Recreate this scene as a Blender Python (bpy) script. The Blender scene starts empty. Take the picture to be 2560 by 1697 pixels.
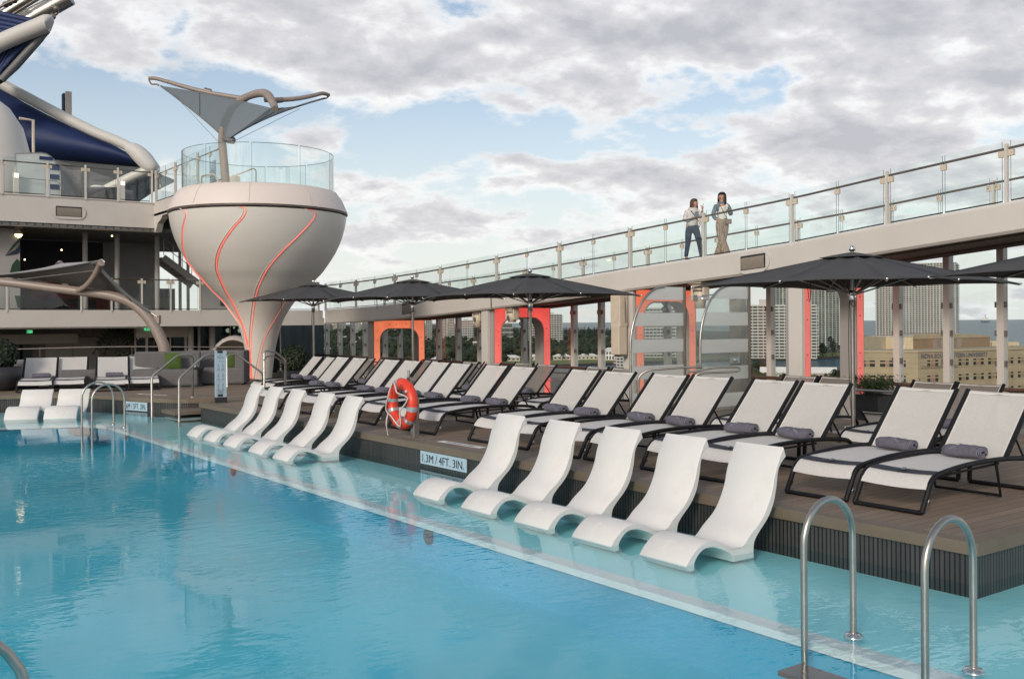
import bpy, math, random
from mathutils import Vector, Matrix
random.seed(7)
R=math.radians
S=bpy.context.scene
# ---------------------------------------------------------------- camera
YAW=R(36.2); HC=1.7; FPX=2489.; PPX,PPY=1280.,806.; ROLL=.007
cd=bpy.data.cameras.new('camera'); cam=bpy.data.objects.new('camera',cd); S.collection.objects.link(cam); S.camera=cam
cd.sensor_width=36; cd.lens=35.0; cd.shift_y=-(848.5-806)/2560; cd.clip_end=60000; cd.clip_start=.05
cam.matrix_world=Matrix.Translation((0,0,HC))@Matrix.Rotation(-YAW,4,'Z')@Matrix.Rotation(R(90),4,'X')@Matrix.Rotation(-ROLL,4,'Z')
FW=Vector((math.sin(YAW),math.cos(YAW),0)); RT=Vector((math.cos(YAW),-math.sin(YAW),0)); UP=Vector((0,0,1)); C0=Vector((0,0,HC))
def ray(x,y):
    a=(x-PPX)/FPX; b=-(y-PPY)/FPX; c,s=math.cos(ROLL),math.sin(ROLL)
    return FW+RT*(a*c+b*s)+UP*(-a*s+b*c)
def at(x,y,t): return C0+ray(x,y)*t              # a surveyed point: bearing, height, distance
def gz(x,y,z=0.): r=ray(x,y); return C0+r*((z-HC)/r.z)
def gx(x,y,X): r=ray(x,y); return C0+r*(X/r.x)
def gy(x,y,Y): r=ray(x,y); return C0+r*(Y/r.y)
# ---------------------------------------------------------------- world, sun, exposure
SUN_AZ=R(238); SUN_EL=R(24)      # azimuth measured clockwise from +Y
W=bpy.data.worlds.new('World'); S.world=W; W.use_nodes=True
def nodes_world():
    nt=W.node_tree; nt.nodes.clear(); N=nt.nodes.new; L=nt.links.new
    out=N('ShaderNodeOutputWorld'); mix=N('ShaderNodeMixShader')
    b1=N('ShaderNodeBackground'); b1.inputs[1].default_value=.13
    sky=N('ShaderNodeTexSky'); sky.sky_type='NISHITA'; sky.sun_disc=False; sky.sun_elevation=SUN_EL; sky.sun_rotation=SUN_AZ
    sky.air_density=1.0; sky.dust_density=2.0; sky.ozone_density=1.2
    L(sky.outputs[0],b1.inputs[0])
    b2=N('ShaderNodeBackground'); b2.inputs[1].default_value=1.0
    tc=N('ShaderNodeTexCoord'); nrm=N('ShaderNodeVectorMath'); nrm.operation='NORMALIZE'; L(tc.outputs['Generated'],nrm.inputs[0])
    sp=N('ShaderNodeSeparateXYZ'); L(nrm.outputs[0],sp.inputs[0])
    def M(op,a,b=None,c=None,clamp=False):
        n=N('ShaderNodeMath'); n.operation=op; n.use_clamp=clamp
        for i,v in enumerate((a,b,c)):
            if v is None: continue
            if isinstance(v,(int,float)): n.inputs[i].default_value=v
            else: L(v,n.inputs[i])
        return n.outputs[0]
    z=M('MAXIMUM',sp.outputs[2],0.0); den=M('ADD',z,.30)
    cx=M('DIVIDE',sp.outputs[0],den); cy=M('DIVIDE',sp.outputs[1],den)
    cv=N('ShaderNodeCombineXYZ'); L(cx,cv.inputs[0]); L(cy,cv.inputs[1])
    def noise(scale,det,rough,off=(0,0,0),dist=0.):
        mp=N('ShaderNodeMapping'); mp.inputs['Location'].default_value=off; L(cv.outputs[0],mp.inputs[0])
        n=N('ShaderNodeTexNoise'); n.inputs['Scale'].default_value=scale; n.inputs['Detail'].default_value=det; n.inputs['Roughness'].default_value=rough; n.inputs['Distortion'].default_value=dist
        L(mp.outputs[0],n.inputs['Vector']); return n.outputs[0]
    n1=noise(4.3,10,.58,(3.1,1.7,0),.12); n2=noise(4.3,10,.58,(3.1-.022,1.7-.045,0),.12); n5=noise(9.5,8,.56,(1.3,4.7,0),.1); n3=noise(1.1,3,.5,(.3,5.2,0)); n4=noise(9.,6,.62,(7,2,0))
    cov=M('ADD',M('ADD',M('MULTIPLY',n1,.58),M('MULTIPLY',n3,.22)),M('MULTIPLY',n5,.20))
    # large cloud banks and clearings, placed by compass bearing and elevation
    def blob(px,py,sa,se,w,prev):
        d=ray(px,py).normalized()
        az0=math.atan2(d.x,d.y); az=M('ARCTAN2',sp.outputs[0],sp.outputs[1])
        da=M('DIVIDE',M('SUBTRACT',az,az0),R(sa)); de=M('DIVIDE',M('SUBTRACT',sp.outputs[2],d.z),math.sin(R(se)))
        q=M('ADD',M('MULTIPLY',da,da),M('MULTIPLY',de,de)); g=M('POWER',2.718,M('MULTIPLY',q,-1.0))
        return M('ADD',prev,M('MULTIPLY',g,w))
    bias=M('ADD',M('MULTIPLY',M('SUBTRACT',M('MINIMUM',sp.outputs[2],.45),.13),.12),.004)
    cov=M('ADD',cov,bias)
    for b in [(250,60,9,3.0,.11),(900,150,12,3.0,.12),(1500,60,14,2.6,.10),(2150,70,12,3.2,.12),(2150,330,8,2.2,.13),(1500,230,5,1.6,.08),(2350,420,9,2.5,.07),
              (380,240,7,1.5,-.13),(1240,25,3.2,.9,-.12),(1050,390,10,1.5,-.05),(1760,190,5,1.2,-.05),(180,300,8,2.2,-.12),(1430,430,7,1.2,.15),(1000,490,7,1.2,.13),(2150,480,6,1.2,.08),(1100,585,5,.6,.08),(760,345,5,1.5,.05),(1150,560,7,1.,.07),(2500,170,4,1.4,.06)]:
        cov=blob(*b,cov)
    cov=M('SUBTRACT',cov,.006)
    mask=N('ShaderNodeMapRange'); mask.interpolation_type='SMOOTHSTEP'
    mask.inputs['From Min'].default_value=.49; mask.inputs['From Max'].default_value=.575; L(cov,mask.inputs['Value'])
    # thickness of cloud: lit edges against grey bases
    relief=M('MULTIPLY',M('SUBTRACT',n2,n1),1.7)
    thick=N('ShaderNodeMapRange'); thick.inputs['From Min'].default_value=.53; thick.inputs['From Max'].default_value=.74; L(cov,thick.inputs['Value'])
    sh=M('SUBTRACT',M('ADD',thick.outputs[0],M('MULTIPLY',M('SUBTRACT',n4,.5),.18)),relief,clamp=True)
    cr=N('ShaderNodeValToRGB'); L(sh,cr.inputs[0]); e=cr.color_ramp.elements
    e[0].position=0; e[0].color=(.92,.915,.905,1); e[1].position=1; e[1].color=(.50,.50,.535,1)
    m_=cr.color_ramp.elements.new(.38); m_.color=(.69,.68,.695,1)
    ov=N('ShaderNodeMapRange'); ov.interpolation_type='SMOOTHSTEP'; ov.inputs['From Min'].default_value=.36; ov.inputs['From Max'].default_value=.75; ov.inputs['To Min'].default_value=1.; ov.inputs['To Max'].default_value=.5; L(sp.outputs[2],ov.inputs['Value']); L(ov.outputs[0],b2.inputs[1])
    L(cr.outputs[0],b2.inputs[0])
    # thin high veil towards the horizon
    veil=M('POWER',2.718,M('MULTIPLY',M('MULTIPLY',z,z),-26.0))
    b3=N('ShaderNodeBackground'); b3.inputs[0].default_value=(.86,.88,.85,1); b3.inputs[1].default_value=1.0
    m0=N('ShaderNodeMixShader'); L(M('MULTIPLY',veil,.82),m0.inputs[0]); L(b1.outputs[0],m0.inputs[1]); L(b3.outputs[0],m0.inputs[2])
    L(M('MULTIPLY',mask.outputs[0],.93),mix.inputs[0]); L(m0.outputs[0],mix.inputs[1]); L(b2.outputs[0],mix.inputs[2]); L(mix.outputs[0],out.inputs[0])
nodes_world()
sl=bpy.data.lights.new('sun','SUN'); sl.energy=1.6; sl.angle=R(10); sl.color=(1,.9,.78)
so=bpy.data.objects.new('sun',sl); S.collection.objects.link(so)
sd=Vector((math.sin(SUN_AZ)*math.cos(SUN_EL),math.cos(SUN_AZ)*math.cos(SUN_EL),math.sin(SUN_EL)))
so.rotation_euler=sd.to_track_quat('Z','Y').to_euler(); so.location=(-20,-10,40)
S.view_settings.view_transform='Standard'; S.view_settings.look='None'; S.view_settings.gamma=1; S.view_settings.exposure=.12
S.render.engine='CYCLES'; S.cycles.use_denoising=True; S.cycles.max_bounces=8; S.cycles.transparent_max_bounces=24; S.cycles.diffuse_bounces=3; S.cycles.glossy_bounces=4; S.cycles.caustics_reflective=False; S.cycles.caustics_refractive=False; S.cycles.sample_clamp_indirect=4
# ---------------------------------------------------------------- materials
MATS={}
def mat(name,rgb=(.5,.5,.5),rough=.5,metal=0.,var=.12,scale=6.,bump=0.,bscale=None,emit=None,es=0.,coat=0.,alpha=1.,spec=.5,stretch=None,detail=4,stain=0.,scol=None,sscale=1.5):
    m=bpy.data.materials.new(name); m.use_nodes=True; nt=m.node_tree; N=nt.nodes.new; L=nt.links.new; b=nt.nodes['Principled BSDF']
    b.inputs['Roughness'].default_value=rough; b.inputs['Metallic'].default_value=metal; b.inputs['Coat Weight'].default_value=coat; b.inputs['Specular IOR Level'].default_value=spec
    tc=N('ShaderNodeTexCoord'); mp=N('ShaderNodeMapping'); L(tc.outputs['Object'],mp.inputs[0])
    if stretch: mp.inputs['Scale'].default_value=stretch
    nz=N('ShaderNodeTexNoise'); nz.inputs['Scale'].default_value=scale; nz.inputs['Detail'].default_value=detail; L(mp.outputs[0],nz.inputs['Vector'])
    cr=N('ShaderNodeValToRGB'); L(nz.outputs[0],cr.inputs[0]); e=cr.color_ramp.elements
    e[0].position=.3; e[1].position=.7
    e[0].color=tuple(c*(1-var) for c in rgb)+(1,); e[1].color=tuple(min(1,c*(1+var)) for c in rgb)+(1,)
    col=cr.outputs[0]
    if stain:
        n2=N('ShaderNodeTexNoise'); n2.inputs['Scale'].default_value=sscale; n2.inputs['Detail'].default_value=7; n2.inputs['Roughness'].default_value=.7; L(tc.outputs['Object'],n2.inputs['Vector'])
        r2=N('ShaderNodeMapRange'); r2.inputs['From Min'].default_value=.5; r2.inputs['From Max'].default_value=.75; r2.inputs['To Max'].default_value=stain; L(n2.outputs[0],r2.inputs['Value'])
        mx=N('ShaderNodeMix'); mx.data_type='RGBA'; L(r2.outputs[0],mx.inputs[0]); L(col,mx.inputs[6]); mx.inputs[7].default_value=tuple(scol or tuple(c*.5 for c in rgb))+(1,); col=mx.outputs[2]
    L(col,b.inputs['Base Color'])
    if bump:
        nb=N('ShaderNodeTexNoise'); nb.inputs['Scale'].default_value=bscale or scale*4; nb.inputs['Detail'].default_value=3; L(mp.outputs[0],nb.inputs['Vector'])
        bp=N('ShaderNodeBump'); bp.inputs['Strength'].default_value=bump; bp.inputs['Distance'].default_value=.01; L(nb.outputs[0],bp.inputs['Height']); L(bp.outputs[0],b.inputs['Normal'])
    rr=N('ShaderNodeMapRange'); rr.inputs['To Min'].default_value=max(0,rough-.07); rr.inputs['To Max'].default_value=min(1,rough+.07); L(nz.outputs[0],rr.inputs['Value']); L(rr.outputs[0],b.inputs['Roughness'])
    if emit: b.inputs['Emission Color'].default_value=tuple(emit)+(1,); b.inputs['Emission Strength'].default_value=es
    if alpha<1: b.inputs['Alpha'].default_value=alpha
    MATS[name]=m; return m
def glass_mat(name,tint=(.9,.97,.95),rough=.0,refl=1.,frost=None,edge=.8):
    m=bpy.data.materials.new(name); m.use_nodes=True; nt=m.node_tree; nt.nodes.clear(); N=nt.nodes.new; L=nt.links.new
    o=N('ShaderNodeOutputMaterial'); mx=N('ShaderNodeMixShader'); t=N('ShaderNodeBsdfTransparent'); g=N('ShaderNodeBsdfGlossy'); f=N('ShaderNodeFresnel'); ge=N('ShaderNodeNewGeometry'); io=N('ShaderNodeMapRange'); io.inputs['To Min'].default_value=1.45; io.inputs['To Max'].default_value=1/1.45; L(ge.outputs['Backfacing'],io.inputs['Value']); L(io.outputs[0],f.inputs[0])
    nzz=N('ShaderNodeTexNoise'); nzz.inputs['Scale'].default_value=1.3; mr=N('ShaderNodeMapRange'); mr.inputs['To Min'].default_value=.93; mr.inputs['To Max'].default_value=1.05
    L(nzz.outputs[0],mr.inputs['Value']); vm=N('ShaderNodeMix'); vm.data_type='RGBA'; vm.blend_type='MULTIPLY'; vm.inputs[0].default_value=1; vm.inputs[6].default_value=tint+(1,); L(mr.outputs[0],vm.inputs[7]); L(vm.outputs[2],t.inputs[0])
    g.inputs['Roughness'].default_value=rough
    mm=N('ShaderNodeMath'); mm.operation='MULTIPLY'; L(f.outputs[0],mm.inputs[0]); mm.inputs[1].default_value=refl
    L(mm.outputs[0],mx.inputs[0]); L(t.outputs[0],mx.inputs[1]); L(g.outputs[0],mx.inputs[2]); last=mx.outputs[0]
    if frost:
        d=N('ShaderNodeBsdfDiffuse'); d.inputs[0].default_value=frost+(1,); tr=N('ShaderNodeBsdfTranslucent'); tr.inputs[0].default_value=frost+(1,)
        a=N('ShaderNodeMixShader'); a.inputs[0].default_value=.65; L(d.outputs[0],a.inputs[1]); L(tr.outputs[0],a.inputs[2])
        b=N('ShaderNodeMixShader'); b.inputs[0].default_value=edge; L(last,b.inputs[1]); L(a.outputs[0],b.inputs[2]); last=b.outputs[0]
    L(last,o.inputs[0]); MATS[name]=m; return m
def mesh_fabric(name,rgb,tr):
    m=mat(name,rgb,.75,var=.05,scale=40,bump=.15,bscale=500); nt=m.node_tree; N=nt.nodes.new; L=nt.links.new
    b=nt.nodes['Principled BSDF']; o=[n for n in nt.nodes if n.type=='OUTPUT_MATERIAL'][0]
    t=N('ShaderNodeBsdfTransparent'); mx=N('ShaderNodeMixShader'); mx.inputs[0].default_value=tr; L(b.outputs[0],mx.inputs[1]); L(t.outputs[0],mx.inputs[2]); L(mx.outputs[0],o.inputs[0])
    tl=N('ShaderNodeBsdfTranslucent'); tl.inputs[0].default_value=rgb+(1,); m2=N('ShaderNodeMixShader'); m2.inputs[0].default_value=.3; L(b.outputs[0],m2.inputs[1]); L(tl.outputs[0],m2.inputs[2]); L(m2.outputs[0],mx.inputs[1])
    return m
def plank_mat(name,rgb,axis=1,pitch=.1,gap=.05,dark=.35,rough=.65):
    m=mat(name,rgb,rough,var=.16,scale=1.6,stretch=(1,.25,1) if axis==0 else (.25,1,1),stain=.6,scol=tuple(c*.6 for c in rgb),bump=.2,bscale=80); nt=m.node_tree; N=nt.nodes.new; L=nt.links.new; b=nt.nodes['Principled BSDF']
    src=b.inputs['Base Color'].links[0].from_socket
    tc=N('ShaderNodeTexCoord'); sp=N('ShaderNodeSeparateXYZ'); L(tc.outputs['Object'],sp.inputs[0])
    d=N('ShaderNodeMath'); d.operation='DIVIDE'; L(sp.outputs[axis],d.inputs[0]); d.inputs[1].default_value=pitch
    fr=N('ShaderNodeMath'); fr.operation='FRACT'; L(d.outputs[0],fr.inputs[0]); lt=N('ShaderNodeMath'); lt.operation='LESS_THAN'; L(fr.outputs[0],lt.inputs[0]); lt.inputs[1].default_value=gap
    fl=N('ShaderNodeMath'); fl.operation='FLOOR'; L(d.outputs[0],fl.inputs[0]); wn=N('ShaderNodeTexWhiteNoise'); wn.noise_dimensions='1D'; L(fl.outputs[0],wn.inputs['W'])
    mr=N('ShaderNodeMapRange'); mr.inputs['To Min'].default_value=.82; mr.inputs['To Max'].default_value=1.12; L(wn.outputs[0],mr.inputs['Value'])
    mu=N('ShaderNodeMix'); mu.data_type='RGBA'; mu.blend_type='MULTIPLY'; mu.inputs[0].default_value=1; L(src,mu.inputs[6]); L(mr.outputs[0],mu.inputs[7])
    mx=N('ShaderNodeMix'); mx.data_type='RGBA'; L(lt.outputs[0],mx.inputs[0]); L(mu.outputs[2],mx.inputs[6]); mx.inputs[7].default_value=tuple(c*dark for c in rgb)+(1,); L(mx.outputs[2],b.inputs['Base Color']); return m
M=MATS
mat('white_paint',(.62,.585,.545),.45,var=.04,scale=.7,stain=.12,scol=(.45,.42,.38),sscale=.8)
mat('white_shell',(.67,.635,.59),.4,var=.03,scale=.6)
mat('rim_shell',(.74,.65,.60),.45,var=.03,scale=.6)
mat('chaise_white',(.72,.71,.695),.45,var=.03,scale=2.,bump=.08,bscale=60,stain=.3,scol=(.60,.56,.48),sscale=3.0)
mat('rail_wood',(.10,.055,.04),.35,var=.2,scale=8)
mat('steel',(.42,.40,.37),.36,.95,var=.12,scale=5)
mat('steel_dark',(.16,.15,.14),.45,.8,var=.1)
mat('chrome',(.75,.74,.73),.12,1.,var=.05)
mat('bracket',(.20,.17,.15),.4,.3,var=.1)
mat('bracket_light',(.62,.53,.42),.45,var=.05)
mat('black_frame',(.007,.007,.009),.5,var=.2,scale=8,spec=.3)
mat('dark_grey',(.03,.03,.034),.5,var=.2)
mesh_fabric('sling',(.88,.86,.83),.03); mesh_fabric('sling_back',(.80,.775,.74),.10); mesh_fabric('sling_shaded',(.30,.27,.245),.12)  # back-row backrest fabric: shade is put into this darker taupe colour
mat('hem',(.74,.73,.70),.7,var=.03)
mat('band',(.035,.038,.05),.7,var=.1); mat('emblem',(.22,.24,.29),.7,var=.1)
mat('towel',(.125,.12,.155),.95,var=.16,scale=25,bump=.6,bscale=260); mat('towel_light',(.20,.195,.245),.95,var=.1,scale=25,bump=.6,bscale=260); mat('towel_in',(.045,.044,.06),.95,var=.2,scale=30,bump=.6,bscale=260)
mat('umbrella_cloth',(.062,.062,.064),.85,var=.12,scale=3,bump=.3,bscale=14)
mat('ring_orange',(.78,.055,.022),.38,var=.1,scale=3); mat('reflective',(.42,.43,.44),.35,.3,var=.1); mat('rope',(.62,.55,.5),.8,var=.15); mat('ink',(.02,.02,.025),.6,var=.1)
plank_mat('deck_wood',(.225,.168,.122),1,.12,.07); plank_mat('deck_wood_x',(.225,.168,.122),0,.12,.05)
mat('nosing',(.160,.127,.092),.6,var=.12,scale=3,stretch=(1,.2,1),stain=.5,scol=(.11,.1,.075),sscale=2.5,bump=.15,bscale=50)
plank_mat('riser_tile',(.060,.057,.055),1,.042,.34,.04,.45); plank_mat('riser_tile_x',(.060,.057,.055),0,.042,.34,.04,.45)
mat('pool_shelf',(.40,.84,.90),.5,var=.06,scale=.8); mat('pool_deep',(.036,.54,.70),.5,var=.15,scale=.28,detail=2); mat('pool_wall',(.03,.37,.56),.5,var=.15,scale=.6); mat('ledge_white',(.82,.83,.84),.5,var=.06,scale=3)
mat('sofa',(.135,.13,.132),.9,var=.08,scale=6,bump=.3,bscale=300); mat('cushion_green',(.055,.10,.012),.85,var=.1); mat('cushion_grey',(.3,.28,.27),.85)
mat('leaf_dark',(.018,.032,.014),.7,var=.5,scale=3); mat('leaf_mid',(.05,.085,.022),.65,var=.4,scale=2); mat('leaf_olive',(.06,.06,.022),.7,var=.4,scale=2); mat('leaf_rust',(.085,.04,.02),.7,var=.4); mat('bark',(.10,.08,.06),.85,var=.3)
mat('tree_far',(.028,.042,.022),.85,var=.55,scale=.07,detail=8); mat('pine_far',(.026,.042,.032),.85,var=.45,scale=.07,detail=8); mat('olive_far',(.06,.058,.025),.85,var=.5,scale=.1,detail=8)
mat('lawn',(.13,.15,.04),.9,var=.3,scale=.06,detail=6); mat('seawall',(.045,.04,.035),.9,var=.3,scale=.3)
mat('land',(.05,.058,.035),.95,var=.5,scale=.02,detail=8)
mat('roof_white',(.78,.76,.72),.6,var=.05,scale=.4); mat('house_wall',(.52,.48,.38),.8,var=.1,scale=.3); mat('roof_grey',(.20,.17,.15),.8,var=.2,scale=.5); mat('roof_rust',(.30,.12,.06),.8,var=.2)
mat('window_dark',(.018,.022,.028),.18,var=.3,scale=.3); mat('tower_white',(.50,.49,.455),.7,var=.05,scale=.05); mat('tower_glass',(.045,.06,.062),.2,var=.5,scale=.12,detail=6); mat('tower_cream',(.62,.53,.42),.7,var=.05,scale=.05); mat('tower_green',(.30,.35,.32),.5,var=.1,scale=.05)
mat('brick_tan',(.40,.325,.215),.85,var=.08,scale=.2); mat('brick_brown',(.30,.205,.125),.85,var=.08,scale=.2); mat('tan_light',(.55,.45,.30),.85,var=.05,scale=.2); mat('letter_blue',(.08,.10,.17),.5); mat('letter_grey',(.27,.24,.19),.6)
mat('funnel_blue',(.010,.026,.10),.6,var=.12,scale=.2); mat('funnel_white',(.60,.585,.555),.55,var=.05,scale=.3); mat('funnel_grey',(.16,.165,.17),.5,var=.15,scale=.5); mat('canopy_grey',(.20,.235,.26),.8,var=.05); mat('canopy_grey2',(.16,.155,.155),.8,var=.05); mat('canopy_light',(.40,.385,.385),.8,var=.05); mat('mast_taupe',(.30,.245,.215),.4,var=.06)
mat('interior_dark',(.02,.02,.022),.7,var=.3,scale=.6); mat('interior_grey',(.22,.20,.19),.7,var=.08,scale=.5); mat('interior_wall',(.36,.34,.33),.6,var=.06,scale=.4); mat('slat_ceiling',(.17,.17,.165),.6,var=.05); plank_mat('slat_ceiling',(.19,.19,.185),0,.3,.2,.25); mat('interior_red',(.16,.03,.025),.7)
mat('cocoon',(.50,.46,.42),.5,var=.05); mat('sign_blue',(.36,.47,.56),.4,var=.03); mat('sign_text',(.12,.15,.2),.5); mat('depth_sign',(.40,.53,.62),.4,var=.03)
mat('art_green',(.015,.05,.025),.5); mat('art_blue',(.012,.022,.055),.5); mat('art_cream',(.22,.21,.16),.5)
mat('lamp_warm',(.9,.7,.4),.5,emit=(1,.72,.38),es=6.); mat('lamp_soft',(.9,.8,.6),.5,emit=(1,.86,.62),es=1.6); mat('exit_green',(.05,.5,.2),.5,emit=(.1,.75,.3),es=.8); mat('pool_light',(.02,.08,.9),.4,emit=(.01,.09,1.),es=.45)
mat('glow_red',(.9,.15,.1),.5,emit=(.90,.12,.08),es=.75,var=.02)
for i,(c,c2) in enumerate([((.86,.17,.07),(.9,.24,.12)),((.84,.065,.055),(.92,.15,.12)),((.88,.16,.07),(.88,.24,.14)),((.74,.15,.12),(.82,.18,.15))]):
    m=mat('arch_glow_%d'%i,c,.5,emit=c,es=1.0,var=.05); nt=m.node_tree; N=nt.nodes.new; L=nt.links.new; b=nt.nodes['Principled BSDF']; b.inputs['Base Color'].links and nt.links.remove(b.inputs['Base Color'].links[0]); b.inputs['Base Color'].default_value=(.12,.04,.03,1)
    tc=N('ShaderNodeTexCoord'); sp=N('ShaderNodeSeparateXYZ'); L(tc.outputs['Object'],sp.inputs[0]); mr=N('ShaderNodeMapRange'); mr.inputs['From Min'].default_value=2.8; mr.inputs['From Max'].default_value=.5; L(sp.outputs[2],mr.inputs['Value'])
    cm=N('ShaderNodeMix'); cm.data_type='RGBA'; cm.inputs[6].default_value=c+(1,); cm.inputs[7].default_value=c2+(1,); L(mr.outputs[0],cm.inputs[0])
    nz=N('ShaderNodeTexNoise'); nz.inputs['Scale'].default_value=1.4; L(tc.outputs['Object'],nz.inputs['Vector']); m2=N('ShaderNodeMapRange'); m2.inputs['From Min'].default_value=.3; m2.inputs['From Max'].default_value=.7; m2.inputs['To Min'].default_value=.66; m2.inputs['To Max'].default_value=.92; L(nz.outputs[0],m2.inputs['Value'])
    L(cm.outputs[2],b.inputs['Emission Color']); L(m2.outputs[0],b.inputs['Emission Strength'])
glass_mat('glass',(.968,.99,.983)); glass_mat('glass_clear',(.97,.99,.985),refl=.8); glass_mat('glass_dark',(.35,.42,.42)); glass_mat('frost',(.9,.97,.95),frost=(.95,.96,.94),edge=.8); glass_mat('glass_milky',(.93,.96,.95),frost=(.9,.92,.9),edge=.10)
mat('glass_edge',(.10,.22,.20),.2,var=.1)
mat('skin',(.48,.27,.19),.55,var=.05); mat('skin_dark',(.30,.16,.11),.55,var=.05); mat('hair_brown',(.075,.035,.02),.6,var=.3,scale=30,stretch=(3,3,.4)); mat('hair_black',(.008,.008,.011),.5,var=.3,scale=30)
mat('blouse',(.62,.60,.60),.85,var=.05,scale=8,bump=.3,bscale=20); mat('jeans',(.025,.045,.09),.85,var=.2,scale=12,bump=.2); mat('denim_light',(.13,.18,.22),.85,var=.15,scale=12,bump=.2); mat('bag_leather',(.22,.17,.12),.6,var=.1); mat('black_strap',(.02,.02,.02),.6)
plank_mat('striped_trousers',(.30,.225,.17),0,.028,.22,1.9,.85)
mat('lips',(.35,.10,.09),.5); mat('shoe',(.05,.04,.035),.6)
mat('hull_grey',(.10,.12,.16),.6); mat('ship_white',(.6,.6,.58),.6)
def water_mat(name,tint,bs,strength,scale,extra=None,rough=0.0):
    m=bpy.data.materials.new(name); m.use_nodes=True; nt=m.node_tree; nt.nodes.clear(); N=nt.nodes.new; L=nt.links.new
    o=N('ShaderNodeOutputMaterial'); mx=N('ShaderNodeMixShader'); f=N('ShaderNodeFresnel'); ge=N('ShaderNodeNewGeometry'); io=N('ShaderNodeMapRange'); io.inputs['To Min'].default_value=1.33; io.inputs['To Max'].default_value=1/1.33; L(ge.outputs['Backfacing'],io.inputs['Value']); L(io.outputs[0],f.inputs[0]); g=N('ShaderNodeBsdfGlossy'); g.inputs['Roughness'].default_value=rough
    tc=N('ShaderNodeTexCoord'); h=None
    bp=N('ShaderNodeBump'); bp.inputs['Strength'].default_value=strength; bp.inputs['Distance'].default_value=1.0
    amp=N('ShaderNodeTexNoise'); amp.inputs['Scale'].default_value=.35; amp.inputs['Detail'].default_value=2; L(tc.outputs['Object'],amp.inputs['Vector'])
    ar=N('ShaderNodeMapRange'); ar.inputs['From Min'].default_value=.4; ar.inputs['From Max'].default_value=.68; ar.inputs['To Min'].default_value=.12; ar.inputs['To Max'].default_value=1.5; L(amp.outputs[0],ar.inputs['Value'])
    for sc,k in scale:
        mp=N('ShaderNodeMapping'); mp.inputs['Rotation'].default_value=(0,0,YAW+.25*k*1000%.5); mp.inputs['Scale'].default_value=(.55,1.,1.); L(tc.outputs['Object'],mp.inputs[0])
        n=N('ShaderNodeTexNoise'); n.inputs['Scale'].default_value=sc; n.inputs['Detail'].default_value=2; n.inputs['Roughness'].default_value=.4; L(mp.outputs[0],n.inputs['Vector'])
        mu=N('ShaderNodeMath'); mu.operation='MULTIPLY'; L(n.outputs[0],mu.inputs[0]); mu.inputs[1].default_value=k
        if h is None: h=mu.outputs[0]
        else:
            ad=N('ShaderNodeMath'); ad.operation='ADD'; L(h,ad.inputs[0]); L(mu.outputs[0],ad.inputs[1]); h=ad.outputs[0]
    hm=N('ShaderNodeMath'); hm.operation='MULTIPLY'; L(h,hm.inputs[0]); L(ar.outputs[0],hm.inputs[1]); L(hm.outputs[0],bp.inputs['Height'])
    L(bp.outputs[0],f.inputs['Normal']); L(bp.outputs[0],g.inputs['Normal'])
    if bs=='t': b=N('ShaderNodeBsdfTransparent'); b.inputs[0].default_value=tint+(1,)
    else: b=N('ShaderNodeBsdfDiffuse'); b.inputs[0].default_value=tint+(1,)
    fs=N('ShaderNodeMath'); fs.operation='MULTIPLY'; L(f.outputs[0],fs.inputs[0]); fs.inputs[1].default_value=1. if bs=='t' else .5; L(fs.outputs[0],mx.inputs[0]); L(b.outputs[0],mx.inputs[1]); L(g.outputs[0],mx.inputs[2]); L(mx.outputs[0],o.inputs[0]); MATS[name]=m; return m
water_mat('pool_water',(.86,.96,.97),'t',1.,[(1.6,.0012),(6.5,.0030),(17.,.0020)])
water_mat('sea_water',(.05,.105,.145),'d',1.,[(.12,.20),(.5,.07)],rough=.12)
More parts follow.
